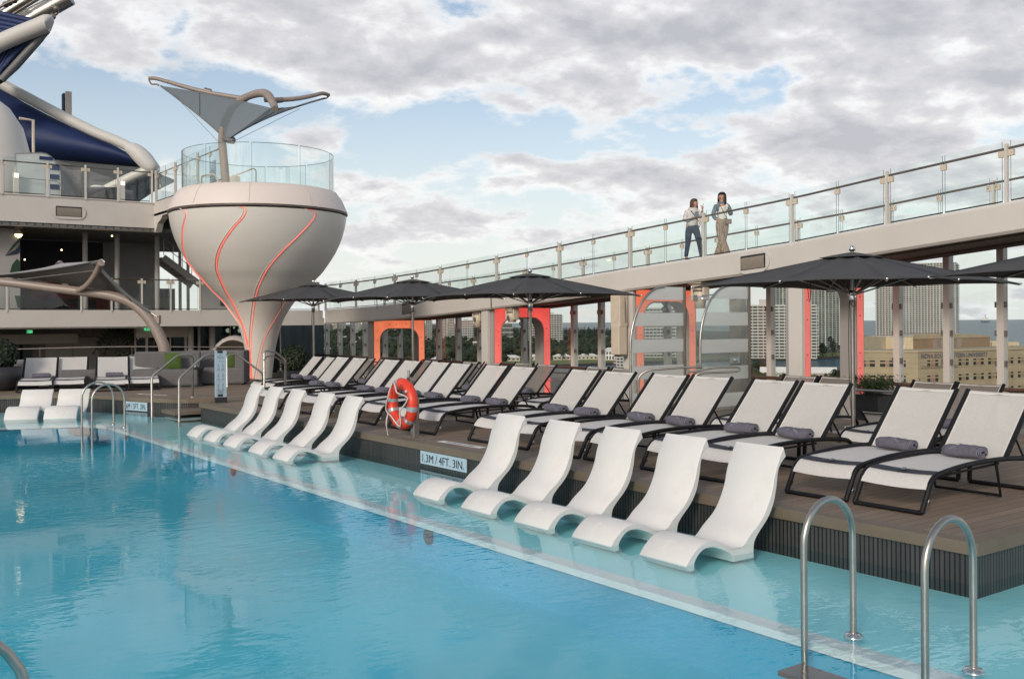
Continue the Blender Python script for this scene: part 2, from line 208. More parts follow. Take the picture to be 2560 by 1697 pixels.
# ---------------------------------------------------------------- mesh builder
COL=S.collection
class MB:
    def __init__(s): s.v=[]; s.f=[]; s.sm=[]; s.mi=[]; s.cur=0
    def add(s,vs,fs,smooth=False):
        o=len(s.v); s.v+=[tuple(v) for v in vs]; s.f+=[tuple(i+o for i in f) for f in fs]; s.sm+=[smooth]*len(fs); s.mi+=[s.cur]*len(fs); return s
    def box(s,c,d,rz=0.,m=None):
        x,y,z=[q/2 for q in d]; vs=[Vector((a*x,b*y,e*z)) for a in(-1,1) for b in(-1,1) for e in(-1,1)]
        if m is None: m=Matrix.Translation(c)@Matrix.Rotation(rz,4,'Z')
        else: m=Matrix.Translation(c)@m
        return s.add([m@v for v in vs],[(0,1,3,2),(4,6,7,5),(0,4,5,1),(2,3,7,6),(0,2,6,4),(1,5,7,3)])
    def beam(s,a,b,w,h,up=UP):
        a=Vector(a); b=Vector(b); d=(b-a); l=d.length; d=d.normalized(); u=Vector(up); r=d.cross(u)
        if r.length<1e-4: r=d.cross(Vector((1,0,0)))
        r.normalize(); u=r.cross(d)
        vs=[p+r*i*w/2+u*j*h/2 for p in(a,b) for i in(-1,1) for j in(-1,1)]
        return s.add(vs,[(0,1,3,2),(4,6,7,5),(0,4,5,1),(2,3,7,6),(0,2,6,4),(1,5,7,3)])
    def tube(s,pts,r,n=8,closed=False,cap=True,smooth=True):
        pts=[Vector(p) for p in pts]; k=len(pts); rs=r if isinstance(r,(list,tuple)) else [r]*k
        rings=[]; prev=None
        for i,p in enumerate(pts):
            if closed: d=(pts[(i+1)%k]-pts[i-1])
            else: d=pts[min(i+1,k-1)]-pts[max(i-1,0)]
            d=d.normalized() if d.length>0 else Vector((0,0,1))
            if prev is None:
                a=Vector((0,0,1)) if abs(d.z)<.9 else Vector((1,0,0)); u=d.cross(a).normalized()
            else:
                u=(prev-d*prev.dot(d)); u=u.normalized() if u.length>1e-5 else d.cross(Vector((1,0,0))).normalized()
            prev=u; w=d.cross(u); rings.append([p+(u*math.cos(2*math.pi*j/n)+w*math.sin(2*math.pi*j/n))*rs[i] for j in range(n)])
        vs=[q for rg in rings for q in rg]; fs=[]
        for i in range(k if closed else k-1):
            a=i*n; b=((i+1)%k)*n
            for j in range(n): fs.append((a+j,a+(j+1)%n,b+(j+1)%n,b+j))
        s.add(vs,fs,smooth)
        if cap and not closed: s.add(rings[0],[tuple(range(n))[::-1]]); s.add(rings[-1],[tuple(range(n))])
        return s
    def lathe(s,prof,c=(0,0,0),n=24,smooth=True,sx=1,sy=1,cap=True,a0=0,a1=2*math.pi,m=None):
        full=abs(a1-a0-2*math.pi)<1e-6; k=n if full else n+1; vs=[]
        for r,z in prof:
            for j in range(k):
                t=a0+(a1-a0)*j/n; v=Vector((r*math.cos(t)*sx,r*math.sin(t)*sy,z)); vs.append((m@v if m else v)+Vector(c))
        fs=[]
        for i in range(len(prof)-1):
            for j in range(n): a=i*k+j; b=i*k+(j+1)%k; fs.append((a,b,b+k,a+k))
        s.add(vs,fs,smooth)
        if cap and full:
            if prof[0][0]>1e-4: s.add(vs[:k],[tuple(range(k))[::-1]])
            if prof[-1][0]>1e-4: s.add(vs[-k:],[tuple(range(k))])
        return s
    def ball(s,c,r,n=12,sc=(1,1,1),m=None):
        pr=[(max(0,r*math.sin(math.pi*i/n)),-r*math.cos(math.pi*i/n)) for i in range(n+1)]; pr=[(a,b*sc[2]) for a,b in pr]
        return s.lathe(pr,c,n*2,True,sc[0],sc[1],cap=False,m=m)
    def prism(s,poly,vec,smooth=False):
        poly=[Vector(p) for p in poly]; n=len(poly); v=Vector(vec)
        s.add(poly+[p+v for p in poly],[tuple(range(n))[::-1],tuple(range(n,2*n))]); 
        s.add(poly+[p+v for p in poly],[(i,(i+1)%n,(i+1)%n+n,i+n) for i in range(n)],smooth); return s
    def grid(s,rows,smooth=True,flip=False):
        k=len(rows[0]); vs=[p for r in rows for p in r]; fs=[(i*k+j,i*k+j+1,(i+1)*k+j+1,(i+1)*k+j) for i in range(len(rows)-1) for j in range(k-1)]
        return s.add(vs,fs,smooth)
    def build(s,name,m=None,parent=None,bevel=0,sub=0,solid=0,auto=False):
        me=bpy.data.meshes.new(name); me.from_pydata(s.v,[],s.f); me.validate(); me.polygons.foreach_set('use_smooth',s.sm[:len(me.polygons)]) if len(s.sm)==len(me.polygons) else None
        o=bpy.data.objects.new(name,me); COL.objects.link(o)
        for q in (m if isinstance(m,(list,tuple)) else [m]):
            mm=M[q] if isinstance(q,str) else q
            if mm: me.materials.append(mm)
        if isinstance(m,(list,tuple)) and len(s.mi)==len(me.polygons): me.polygons.foreach_set('material_index',s.mi)
        if parent is not None: o.parent=parent
        if solid: d=o.modifiers.new('s','SOLIDIFY'); d.thickness=solid; d.offset=0
        if bevel: d=o.modifiers.new('b','BEVEL'); d.width=bevel; d.segments=2; d.limit_method='ANGLE'; d.angle_limit=R(40); d.harden_normals=False
        if sub: d=o.modifiers.new('ss','SUBSURF'); d.levels=sub; d.render_levels=sub
        return o
def tag(o,label=None,cat=None,group=None,kind=None):
    if label: o['label']=label
    if cat: o['category']=cat
    if group: o['group']=group
    if kind: o['kind']=kind
    return o
def thing(name,label,cat,loc=(0,0,0),rz=0.,group=None):
    o=bpy.data.objects.new(name,None); COL.objects.link(o); o.location=loc; o.rotation_euler=(0,0,rz); o.empty_display_size=.2; return tag(o,label,cat,group)
def dup(root,loc=None,rz=None,label=None,group=None,scale=None):
    c=root.copy(); COL.objects.link(c)
    def rec(a,b):
        for ch in a.children:
            d=ch.copy(); COL.objects.link(d); d.parent=b; d.matrix_parent_inverse=ch.matrix_parent_inverse.copy(); rec(ch,d)
    rec(root,c)
    if loc is not None: c.location=loc
    if rz is not None: c.rotation_euler=(0,0,rz)
    if label: c['label']=label
    if group: c['group']=group
    if scale: c.scale=scale
    return c
def struct(name,mb,m,**k): o=mb.build(name,m,**k); o['kind']='structure'; return o
def arc(c,r,a0,a1,n,ax=Vector((1,0,0)),ay=Vector((0,0,1))): return [Vector(c)+ax*r*math.cos(R(a0+(a1-a0)*i/n))+ay*r*math.sin(R(a0+(a1-a0)*i/n)) for i in range(n+1)]
def smoothpath(pts,n=6):
    pts=[Vector(p) for p in pts]; out=[]
    for i in range(len(pts)-1):
        p0=pts[max(i-1,0)]; p1=pts[i]; p2=pts[i+1]; p3=pts[min(i+2,len(pts)-1)]
        for j in range(n):
            t=j/n; out.append(.5*((2*p1)+(p2-p0)*t+(2*p0-5*p1+4*p2-p3)*t*t+(3*p1-p0-3*p2+p3)*t**3))
    out.append(pts[-1]); return out
def text(body,name,m,parent,loc,xdir,up,size,depth=.004,align='LEFT',font_scale=(1,1)):
    cu=bpy.data.curves.new(name,'FONT'); cu.body=body; cu.size=size; cu.extrude=depth/2; cu.align_x=align; cu.space_character=1.0; cu.resolution_u=3
    o=bpy.data.objects.new(name,cu); COL.objects.link(o); bpy.context.view_layer.update()
    dg=bpy.context.evaluated_depsgraph_get(); me=bpy.data.meshes.new_from_object(o.evaluated_get(dg)); bpy.data.objects.remove(o)
    x=Vector(xdir).normalized(); u=Vector(up).normalized(); z=x.cross(u).normalized(); u=z.cross(x)
    mx=Matrix(((x.x,u.x,z.x,loc[0]),(x.y,u.y,z.y,loc[1]),(x.z,u.z,z.z,loc[2]),(0,0,0,1)))@Matrix.Diagonal((font_scale[0],font_scale[1],1,1))
    me.transform(mx); me.materials.clear(); me.materials.append(M[m]); ob=bpy.data.objects.new(name,me); COL.objects.link(ob); ob.parent=parent; return ob
def wp(o,root): o.matrix_parent_inverse=Matrix.Translation(root.location).inverted(); return o   # part modelled in world coordinates
def wb(mb,name,m,root,**k): return wp(mb.build(name,m,root,**k),root)
# ================================================================ pool and decks
WZ=-.33; SH=-.43; FLOOR=-1.05
mb=MB(); edge=[(7.28,4.0),(7.28,21.5),(7.98,21.5),(7.98,22.55)]+[tuple(p[:2]) for p in smoothpath([(7.45,22.75,0),(6.95,23.4,0),(6.6,24.3,0),(6.3,25.3,0),(5.7,26.3,0),(4.7,26.95,0),(3.3,27.2,0),(0,27.1,0)],4)]+[(-14,26.6)]
# main platform: planks run along the pool
def poly_deck(name,poly,z,th,m): 
    b=MB(); b.prism([(x,y,z-th) for x,y in poly],(0,0,th)); return struct(name,b,m)
NW=.16
def offs(pl,d):
    out=[]
    for i,p in enumerate(pl):
        a=Vector(pl[max(i-1,0)]+(0,)); b=Vector(p+(0,)); c=Vector(pl[min(i+1,len(pl)-1)]+(0,))
        n1=(b-a); n2=(c-b); n1=n1.normalized() if n1.length else n2.normalized(); n2=n2.normalized() if n2.length else n1
        na=Vector((n1.y,-n1.x,0)); nb=Vector((n2.y,-n2.x,0)); n=(na+nb); n=n/max(.5,n.length_squared)*2*1.0 if n.length>0 else na
        q=b+n*d; out.append((q.x,q.y))
    return out
full=[(16.2,4.0)]+edge          # boundary around the water, seen from the pool
inner=offs(full,NW)
b=MB(); b.prism([(x,y,-.06) for x,y in [(11.8,4.0+NW)]+[inner[1]]+inner[2:]+[(-14,33.5),(11.8,33.5)]],(0,0,.06)); struct('floor',b,'deck_wood')
b=MB(); b.prism([(11.8,4.0+NW,-.25),(11.8,33.5,-.25),(16.4,33.5,-.25),(16.4,4.0+NW,-.25)],(0,0,.06)); struct('lower_floor',b,'deck_wood')
b=MB(); b.box((0+11.81,18.8,-.1),(.02,29.3,.2)); b.box((16.41,18.8,-.65),(.02,29.3,.85)); b.box((1.2,33.52,-.55),(30,.03,1.05)); struct('floor_edge',b,'nosing')
b=MB()
for i in range(len(full)-1):
    o1,o2=full[i],full[i+1]; i1,i2=inner[i],inner[i+1]; z=.003
    vs=[(o1[0],o1[1],z),(o2[0],o2[1],z),(i2[0],i2[1],z),(i1[0],i1[1],z),(o1[0],o1[1],-.095),(o2[0],o2[1],-.095)]
    b.add(vs,[(0,1,2,3),(0,4,5,1)])
    b.add([(o1[0],o1[1],-.095),(o2[0],o2[1],-.095),(i1[0],i1[1],-.095),(i2[0],i2[1],-.095)],[(0,2,3,1)])
nos=struct('floor_nosing',b,'nosing')
rin=offs(full,.035)
bx=MB(); by=MB()
for i in range(len(full)-1):
    a,c=rin[i],rin[i+1]; t=by if abs(c[0]-a[0])<abs(c[1]-a[1]) else bx
    t.add([(a[0],a[1],-.09),(c[0],c[1],-.09),(c[0],c[1],-.45),(a[0],a[1],-.45)],[(0,1,2,3)])
struct('floor_riser',by,'riser_tile'); struct('floor_riser_end',bx,'riser_tile_x')
# pool basin
LX=5.47; led=[(5.28,-6.),(5.28,20.6),(5.26,21.1),(5.12,21.55),(4.85,21.9),(4.4,22.15),(3.6,22.35),(2.4,22.5),(-14,22.9)]
ledo=offs(led,.2)
b=MB()
for i in range(len(led)-1): b.add([(led[i][0],led[i][1],-.345),(led[i+1][0],led[i+1][1],-.345),(ledo[i+1][0],ledo[i+1][1],-.36),(ledo[i][0],ledo[i][1],-.36)],[(0,1,2,3)])
for i in range(len(led)-1): b.add([(led[i][0],led[i][1],-.345),(led[i+1][0],led[i+1][1],-.345),(led[i+1][0],led[i+1][1],-.40),(led[i][0],led[i][1],-.40)],[(0,1,2,3)])
for i in range(len(led)-1): b.add([(ledo[i][0],ledo[i][1],-.36),(ledo[i+1][0],ledo[i+1][1],-.36),(ledo[i+1][0],ledo[i+1][1],-.44),(ledo[i][0],ledo[i][1],-.44)],[(0,1,2,3)])
struct('pool_ledge',b,'ledge_white')
b=MB(); b.add([(x,y,SH) for x,y in ledo]+[(-14,30,SH),(16.5,30,SH),(16.5,-6,SH)],[tuple(range(len(ledo)+3))]); struct('pool_shelf',b,'pool_shelf')
b=MB(); led2=offs(led,.05)
for i in range(len(led)-1): b.add([(led2[i][0],led2[i][1],-.39),(led2[i+1][0],led2[i+1][1],-.39),(led2[i+1][0],led2[i+1][1],-.9),(led2[i][0],led2[i][1],-.9)],[(0,1,2,3)])
struct('pool_wall',b,'pool_wall')
b=MB(); b.add([(5.4,-6,-.78),(5.4,24,-.78),(4.55,24,-.80),(4.55,-6,-.80)],[(0,1,2,3)]); b.add([(5.35,-6,-.90),(5.35,24,-.90),(-14,24,-1.4),(-14,-6,-1.4)],[(0,1,2,3)]); 
b=MB(); b.add([(5.36,-6,-.86),(5.36,24,-.70),(-14,24,-1.3),(-14,-6,-1.3)],[(0,1,2,3)]); struct('pool_floor',b,'pool_deep')
b=MB(); b.add([(-14,-6,WZ),(8.1,-6,WZ),(16.5,-6,WZ),(16.5,4.1,WZ),(8.1,4.1,WZ),(8.1,30,WZ),(-14,30,WZ)],[(0,1,4,5,6),(1,2,3,4)]); struct('pool_water',b,'pool_water')
# main promenade deck
b=MB(); b.box((6,28,-1.10),(60,90,.1)); struct('promenade_floor',b,'deck_wood_x')
# depth markers and the white stickers on the deck
def board(name,label,p0,p1,zt,zb,body,m='depth_sign',grp=None,size=.2):
    p0=Vector(p0);p1=Vector(p1); d=(p1-p0); n=Vector((-d.y,d.x,0)).normalized(); c=(p0+p1)/2
    if n.dot(-Vector((c.x,c.y,0)))<0: n=-n
    t=thing(name,label,'sign',(c.x,c.y,zb),group=grp)
    b=MB(); q=[(p0.x,p0.y,zb),(p1.x,p1.y,zb),(p1.x,p1.y,zt),(p0.x,p0.y,zt)]; b.prism(q,n*.012); wb(b,'plate',m,t)
    wd=d.length; o=text(body,'lettering','ink',t,(0,0,0),(1,0,0),(0,0,1),1.0,.0); me=o.data
    xs=[v.co.x for v in me.vertices]; zs=[v.co.z for v in me.vertices]; w=max(xs)-min(xs); h=max(zs)-min(zs)
    x0=min(xs); z0=min(zs); kx=wd*.9/w; kz=(zt-zb)*.62/h; dx=d.normalized()
    if dx.cross(Vector((0,0,1))).dot(n)<0: dx=-dx; org=p1
    else: org=p0
    for v in me.vertices:
        u=wd*.05+(v.co.x-x0)*kx; zz=zb+(zt-zb)*.17+(v.co.z-z0)*kz; q=org+dx*u+n*(.0165+v.co.y*.2); v.co=(q.x,q.y,zz)
    wp(o,t); return t
Ya=gx(1053,1150,7.30); Yb=gx(1168,1170,7.30)
board('depth_sign','pale blue depth sign reading 1.3M / 4FT. 3IN. beside the nearer water loungers',(7.30,Ya.y,0),(7.30,Yb.y,0),-.105,-.285,'1.3M / 4FT. 3IN.',grp='pool depth signs')
pa=Vector((6.34,25.3,0)); s0=Vector((6.535,24.62,0)); s1=Vector((6.83,23.72,0))
board('depth_sign','pale blue depth sign reading 1.6M / 5FT. 3IN. behind the stair rail',s0,s1,-.105,-.31,'1.6M / 5FT. 3IN.',grp='pool depth signs')
for p,l in (((7.62,10.95),'white rectangular NO DIVING style sticker on the deck above the 1.3M depth sign'),((6.9,25.2),'white sticker on the far deck edge above the 1.6M depth sign')):
    a=gz(1092,1104) if l.startswith('white rect') else gz(340,985); c=gz(1198,1121) if l.startswith('white rect') else gz(410,989)
    t=thing('deck_sticker',l.replace('NO DIVING style ',''),'sticker',((a+c)/2)+Vector((0,0,.004)),group='stickers on the deck edge')
    d=(c-a).normalized(); n=Vector((d.y,-d.x,0)); n=n if n.x>0 else -n; b=MB(); b.prism([a+Vector((0,0,.004)),c+Vector((0,0,.004)),c+n*.13+Vector((0,0,.004)),a+n*.13+Vector((0,0,.004))],(0,0,.002)); wb(b,'plate','hem',t)
    b=MB(); L_=(c-a).length; k=int(L_/.045); random.seed(3)
    for i in range(3,k-2):
        q=a+d*(i*.045)+n*.03+Vector((0,0,.0068)); w=random.choice([.012,.03,.03]); b.add([q,q+d*w,q+d*w+n*.06,q+n*.06],[(0,1,2,3)])
    wb(b,'lettering','ink',t)
# underwater lights
for k,(px,py) in enumerate([(1071,1340),(440,1134),(583,1175),(316,1088)]):
    q=gx(px,py,5.315); t=thing('pool_light','round blue underwater light on the pool wall, '+['nearest of the row, beside the near loungers','third from the near end','second from the near end','farthest of the row near the small ladder'][k],'pool light',q,group='blue underwater lights')
    mm=Matrix.Rotation(R(-90),4,'Y'); b=MB(); b.lathe([(.035,0),(.085,0),(.085,.012),(.062,.018)],n=20,m=mm); b.build('ring','dark_grey',t); b=MB(); b.lathe([(.0001,.016),(.03,.014),(.055,.008),(.06,0)],n=16,m=mm,cap=False); b.build('lens','pool_light',t)
# ================================================================ in-water chaises
prof=[(0,-.01),(.0,.0),(.06,.07),(.165,.145),(.30,.172),(.41,.14),(.56,.075),(.66,.062),(.72,.085),(.80,.155),(.93,.25),(1.01,.34),(1.09,.49),(1.14,.66),(1.22,.82),(1.27,.885)]
und=[(1.30,.80),(1.20,.70),(1.165,.53),(1.12,.385),(1.04,.265),(.93,.165),(.865,.09),(.85,.0),(.85,-.05),(.60,-.05),(.57,.005),(.47,.06),(.34,.105),(.24,.11),(.16,.075),(.105,.01),(.09,-.05),(0,-.05)]
def chaise():
    t=thing('water_lounger','x','pool lounger')
    top=smoothpath([(x,0,z) for x,z in prof],3); bot=smoothpath([(x,0,z) for x,z in und[:8]],3)+[Vector((.85,0,-.055)),Vector((.60,0,-.055))]+smoothpath([(x,0,z) for x,z in und[10:16]],3)+[Vector((.10,0,-.055)),Vector((.045,0,-.055))]
    pts=top+bot; n=len(pts); W_=.56
    me=MB(); rows=[]
    for y,ins in ((0,.007),(.010,0),(W_/2,0),(W_-.010,0),(W_,.007)):
        cen=None; row=[]
        for i,p in enumerate(pts):
            a=pts[i-1]; c=pts[(i+1)%n]; d=(c-a); nn=Vector((d.z,0,-d.x)); nn=nn.normalized() if nn.length else nn
            row.append(Vector((p.x,y,p.z))+nn*ins)
        rows.append(row)
    vs=[p for r in rows for p in r]; fs=[]
    for i in range(4):
        for j in range(n): fs.append((i*n+j,(i+1)*n+j,(i+1)*n+(j+1)%n,i*n+(j+1)%n))
    me.add(vs,fs,True)
    from mathutils.geometry import tessellate_polygon
    tri=tessellate_polygon([[Vector((p.x,p.z,0)) for p in pts]])
    me.add(rows[0],[tuple(t_) for t_ in tri],True); me.add(rows[-1],[tuple(t_) for t_ in tri],True)
    o=me.build('shell','chaise_white',t); o.data.polygons.foreach_set('use_smooth',[True]*len(o.data.polygons)); 
    if hasattr(o.data,'set_sharp_from_angle'): o.data.set_sharp_from_angle(angle=R(38))
    # moulded plug on the front roll
    b=MB(); 
    for y0,y1,x0,x1 in ((.24,.34,.055,.06),):
        pl=[(.055,.23),(.055,.235),(.125,.235),(.125,.23)]
    b=MB(); pz=lambda x: .07+(x-.06)*.075/.105+.004
    loop=[(.062,.22),(.14,.22),(.15,.23),(.15,.33),(.14,.34),(.062,.34)]
    b.tube([(x,y,pz(x)) for x,y in loop],.0035,n=5); b.build('plug_outline','hem',t)
    return t
C1=chaise(); first=True
near=['nearest','second from the near end','third from the near end','fourth from the near end','farthest']
specs=[(6.03,y,WZ,0,'white water lounger in the near group by the depth sign, '+near[i],'five water loungers beside the near deck') for i,y in enumerate([5.82,6.75,7.68,8.67,9.71])]
specs+=[(6.0,y,WZ,0,'white water lounger in the middle group beyond the lifebuoy, '+near[i],'five water loungers farther up the ledge') for i,y in enumerate([13.86,14.84,15.97,16.95,17.85])]
def place(root,i,*a,**k):
    global first
    return None
for i,(x,y,z,rz,lab,g) in enumerate(specs):
    o=C1 if i==0 else dup(C1); o.location=(x,y,z); o.rotation_euler=(0,0,rz); o['label']=lab; o['group']=g
CF=dup(C1)
def remesh(o,fn):
    o.data=o.data.copy()
    for v in o.data.vertices: v.co=fn(v.co)
def lowback(c):
    k=max(0,min(1,(c.x-.5)/.45)); k=k*k*(3-2*k); return Vector((c.x,c.y,c.z*(1.35-.78*k)))
for ch in CF.children: remesh(ch,lowback)
for i,(px,py) in enumerate([(92,1047),(190,1045)]):
    q=gz(px,py,WZ); o=CF if i==0 else dup(CF); o.location=q; o.rotation_euler=(0,0,R(65.1)); o.scale=(1.15,1.2,1.1); o['label']='x'; o['group']='x'
for i in []:
    o=dup(C1,q,R(90-24.9)-0,['white in-water lounger at the far left of the pool, leftmost of the pair','white in-water lounger of the far pair, the one beside the small ladder'][i],'pair of water loungers at the far end',scale=(1.15,1.2,1.1))
for o,l in ((CF,'white in-water lounger at the far left of the pool, leftmost of the pair'),([q_ for q_ in bpy.data.objects if q_.name.startswith('water_lounger') and q_.parent is None and q_.get('label')=='x' and q_ is not CF][0],'white in-water lounger of the far pair, the one beside the small ladder')): o['label']=l; o['group']='pair of water loungers at the far end'
# ================================================================ ladders and handrails
def hoop(x0,x1,y,zt,zb0,zb1,r=.0225,plane='x'):
    rr=(x1-x0)/2; cx=(x0+x1)/2; pts=[Vector((x0,y,zb0)),Vector((x0,y,(zb0+zt)/2-.2))]+[Vector((cx-rr*math.cos(math.pi*i/14),y,zt-rr*1.05+rr*1.05*math.sin(math.pi*i/14))) for i in range(15)]+[Vector((x1,y,(zb1+zt)/2-.2)),Vector((x1,y,zb1))]
    return pts
def grab(label,x0,x1,y,zt,grp,flange=True,zb0=-1.1):
    t=thing('grab_rail',label,'handrail',((x0+x1)/2,y,-.345),group=grp)
    b=MB(); b.tube(hoop(x0,x1,y,zt,zb0,-.37),.0215,n=14); wb(b,'rail','steel',t)
    if flange: b=MB(); b.lathe([(.03,.028),(.05,.022),(.062,.008),(.064,0)],(x1,y,-.35),n=18); wb(b,'flange','chrome',t)
    return t
grab('curved steel grab rail of the near ladder, farther hoop beside the deck corner',5.08,5.58,3.905,.57,'grab rails of the near ladder')
grab('curved steel grab rail of the near ladder, nearer hoop in the corner',5.075,5.575,3.095,.57,'grab rails of the near ladder')
b=MB(); b.box((4.93,3.5,-.42),(.22,.80,.03)); b.box((4.93,3.5,-.62),(.2,.7,.03)); t=b.build('ladder_step','rail_wood'); tag(t,'dark submerged step between the hoops of the near pool ladder','ladder step')
grab('steel grab rail at the bottom left, on the near side of the pool',.05,.79,4.38,.55,'grab rails of the left ladder',False)
qa=gz(284,1059.6,-.35); qb=gz(311.6,1067.7,-.35)
for q,l in ((qa,'small curved steel ladder rail by the far pool corner, farther hoop'),(qb,'small curved steel ladder rail by the far pool corner, nearer hoop')): grab(l,q.x-.62,q.x,q.y,.53,'grab rails of the far ladder')
b=MB(); b.box((qa.x-.75,(qa.y+qb.y)/2,-.42),(.3,.7,.12)); t=b.build('ladder_step','interior_dark'); tag(t,'dark step under the small far ladder at the pool corner','ladder step')
def rail(name,label,pts,r,grp=None,second=None,cat='handrail',m='steel'):
    t=thing(name,label,cat,pts[-1],group=grp); b=MB(); b.tube(pts,r,n=10); wb(b,'rail',m,t)
    if second: b=MB(); b.tube(second,r*.75,n=8); wb(b,'lower_rail',m,t)
    f=MB(); f.lathe([(r*1.05,.03),(r*2.3,.012),(r*2.4,0)],(pts[-1][0],pts[-1][1],max(pts[-1][2],-.001)),n=14); wb(f,'flange',m,t); return t
def bend(px,t0,t1,k=3):
    # px list of image bearings surveyed between two distances, corners rounded
    n=len(px); P_=[at(x,y,t0+(t1-t0)*i/(n-1)) for i,(x,y) in enumerate(px)]; out=[P_[0]]
    for i in range(1,n-1):
        a,b_,c=P_[i-1],P_[i],P_[i+1]; d1=min(.09,(a-b_).length*.4); d2=min(.09,(c-b_).length*.4); s=b_+(a-b_).normalized()*d1; e=b_+(c-b_).normalized()*d2
        for j in range(5): u=j/4; out.append(s*(1-u)**2+b_*2*u*(1-u)+e*u*u)
    out.append(P_[-1]); return out
def setz(p,z): p[-1]=Vector((p[-1].x,p[-1].y,z)); return p
rail('stair_rail','steel stair rail rising from the water, left one of the two pool step rails',setz(bend([(380,1060),(379,941),(445,887),(482,887),(482,994)],21.9,23.3),.0),.026,'rails of the pool steps')
rail('stair_rail','steel stair rail rising from the water and ending behind the rules sign',setz(bend([(448,1070),(447.6,945),(512,887.5),(556,887.5),(557,985)],20.8,22.4),.0),.026,'rails of the pool steps')
rail('stair_rail','steel stair rail right of the pool rules sign, sloping down to the promenade',bend([(568,968),(567,888),(592,885.5),(656.7,933),(658.6,985)],26.4,26.4+.8),.026,'rails of the promenade steps')
rail('stair_rail','double steel stair rail in front of the goblet tower foot',bend([(660.5,978),(660.5,877),(684,877),(713,900),(713,975)],24.2,25.),.028,'rails of the promenade steps',second=bend([(661,900),(667,890),(686,890),(710,908)],24.3,24.9))
rail('stair_rail','small bent steel rail behind the left pair of sun loungers',bend([(134,960),(134,896),(145,894),(153,905)],31,31.5),.024,'small rails behind the loungers')
rail('stair_rail','small bent steel rail behind the right pair of sun loungers',bend([(309,902),(322,889),(338,889),(343,905),(343,960)],31,31.5),.024,'small rails behind the loungers')
# steps in the notch of the platform
b=MB(); b.box((7.4,22.35,-.24),(1.05,.95,.08)); t=b.build('pool_step','nosing',bevel=.006); tag(t,'brown wooden entry step above the water beneath the stair rails','step')
b=MB(); b.box((7.35,22.05,-.36),(1.,.9,.02)); t=b.build('pool_step_tread','ledge_white'); tag(t,'pale submerged tread under the brown entry step','step')
# long curved rail behind the far loungers
pts=[at(x,y,34) for x,y in ((-60,878),(0,874),(110,871),(220,868),(330,866.5),(420,867),(520,867.5),(619,867.5))]
t=rail('platform_rail','long thin steel rail running across behind the far loungers to the goblet tower',smoothpath(pts,4)+[at(620,945,34)],.022,cat='railing',m='steel_dark')
b=MB(); 
for x in (100,330,540): b.tube([at(x,867,34),at(x,960,34)],.012,n=6)
wb(b,'posts','steel_dark',t)
# steel rail at the back edge of the platform
t=thing('platform_rail','polished steel rail along the back edge of the lounger platform','railing',(15.9,4,-.19))
b=MB(); b.tube([(15.9,3,.42),(15.9,12.3,.42)],.022,n=8); b.tube([(15.9,14.6,.42),(15.9,31,.42)],.022,n=8); wb(b,'top_rail','steel',t)
for y in (4.6,7.1,9.4,11.8,15,18.2,21,24,27,30): b=MB(); b.tube([(15.9,y,-.19),(15.9,y,.42)],.014,n=6); wb(b,'post','steel',t)
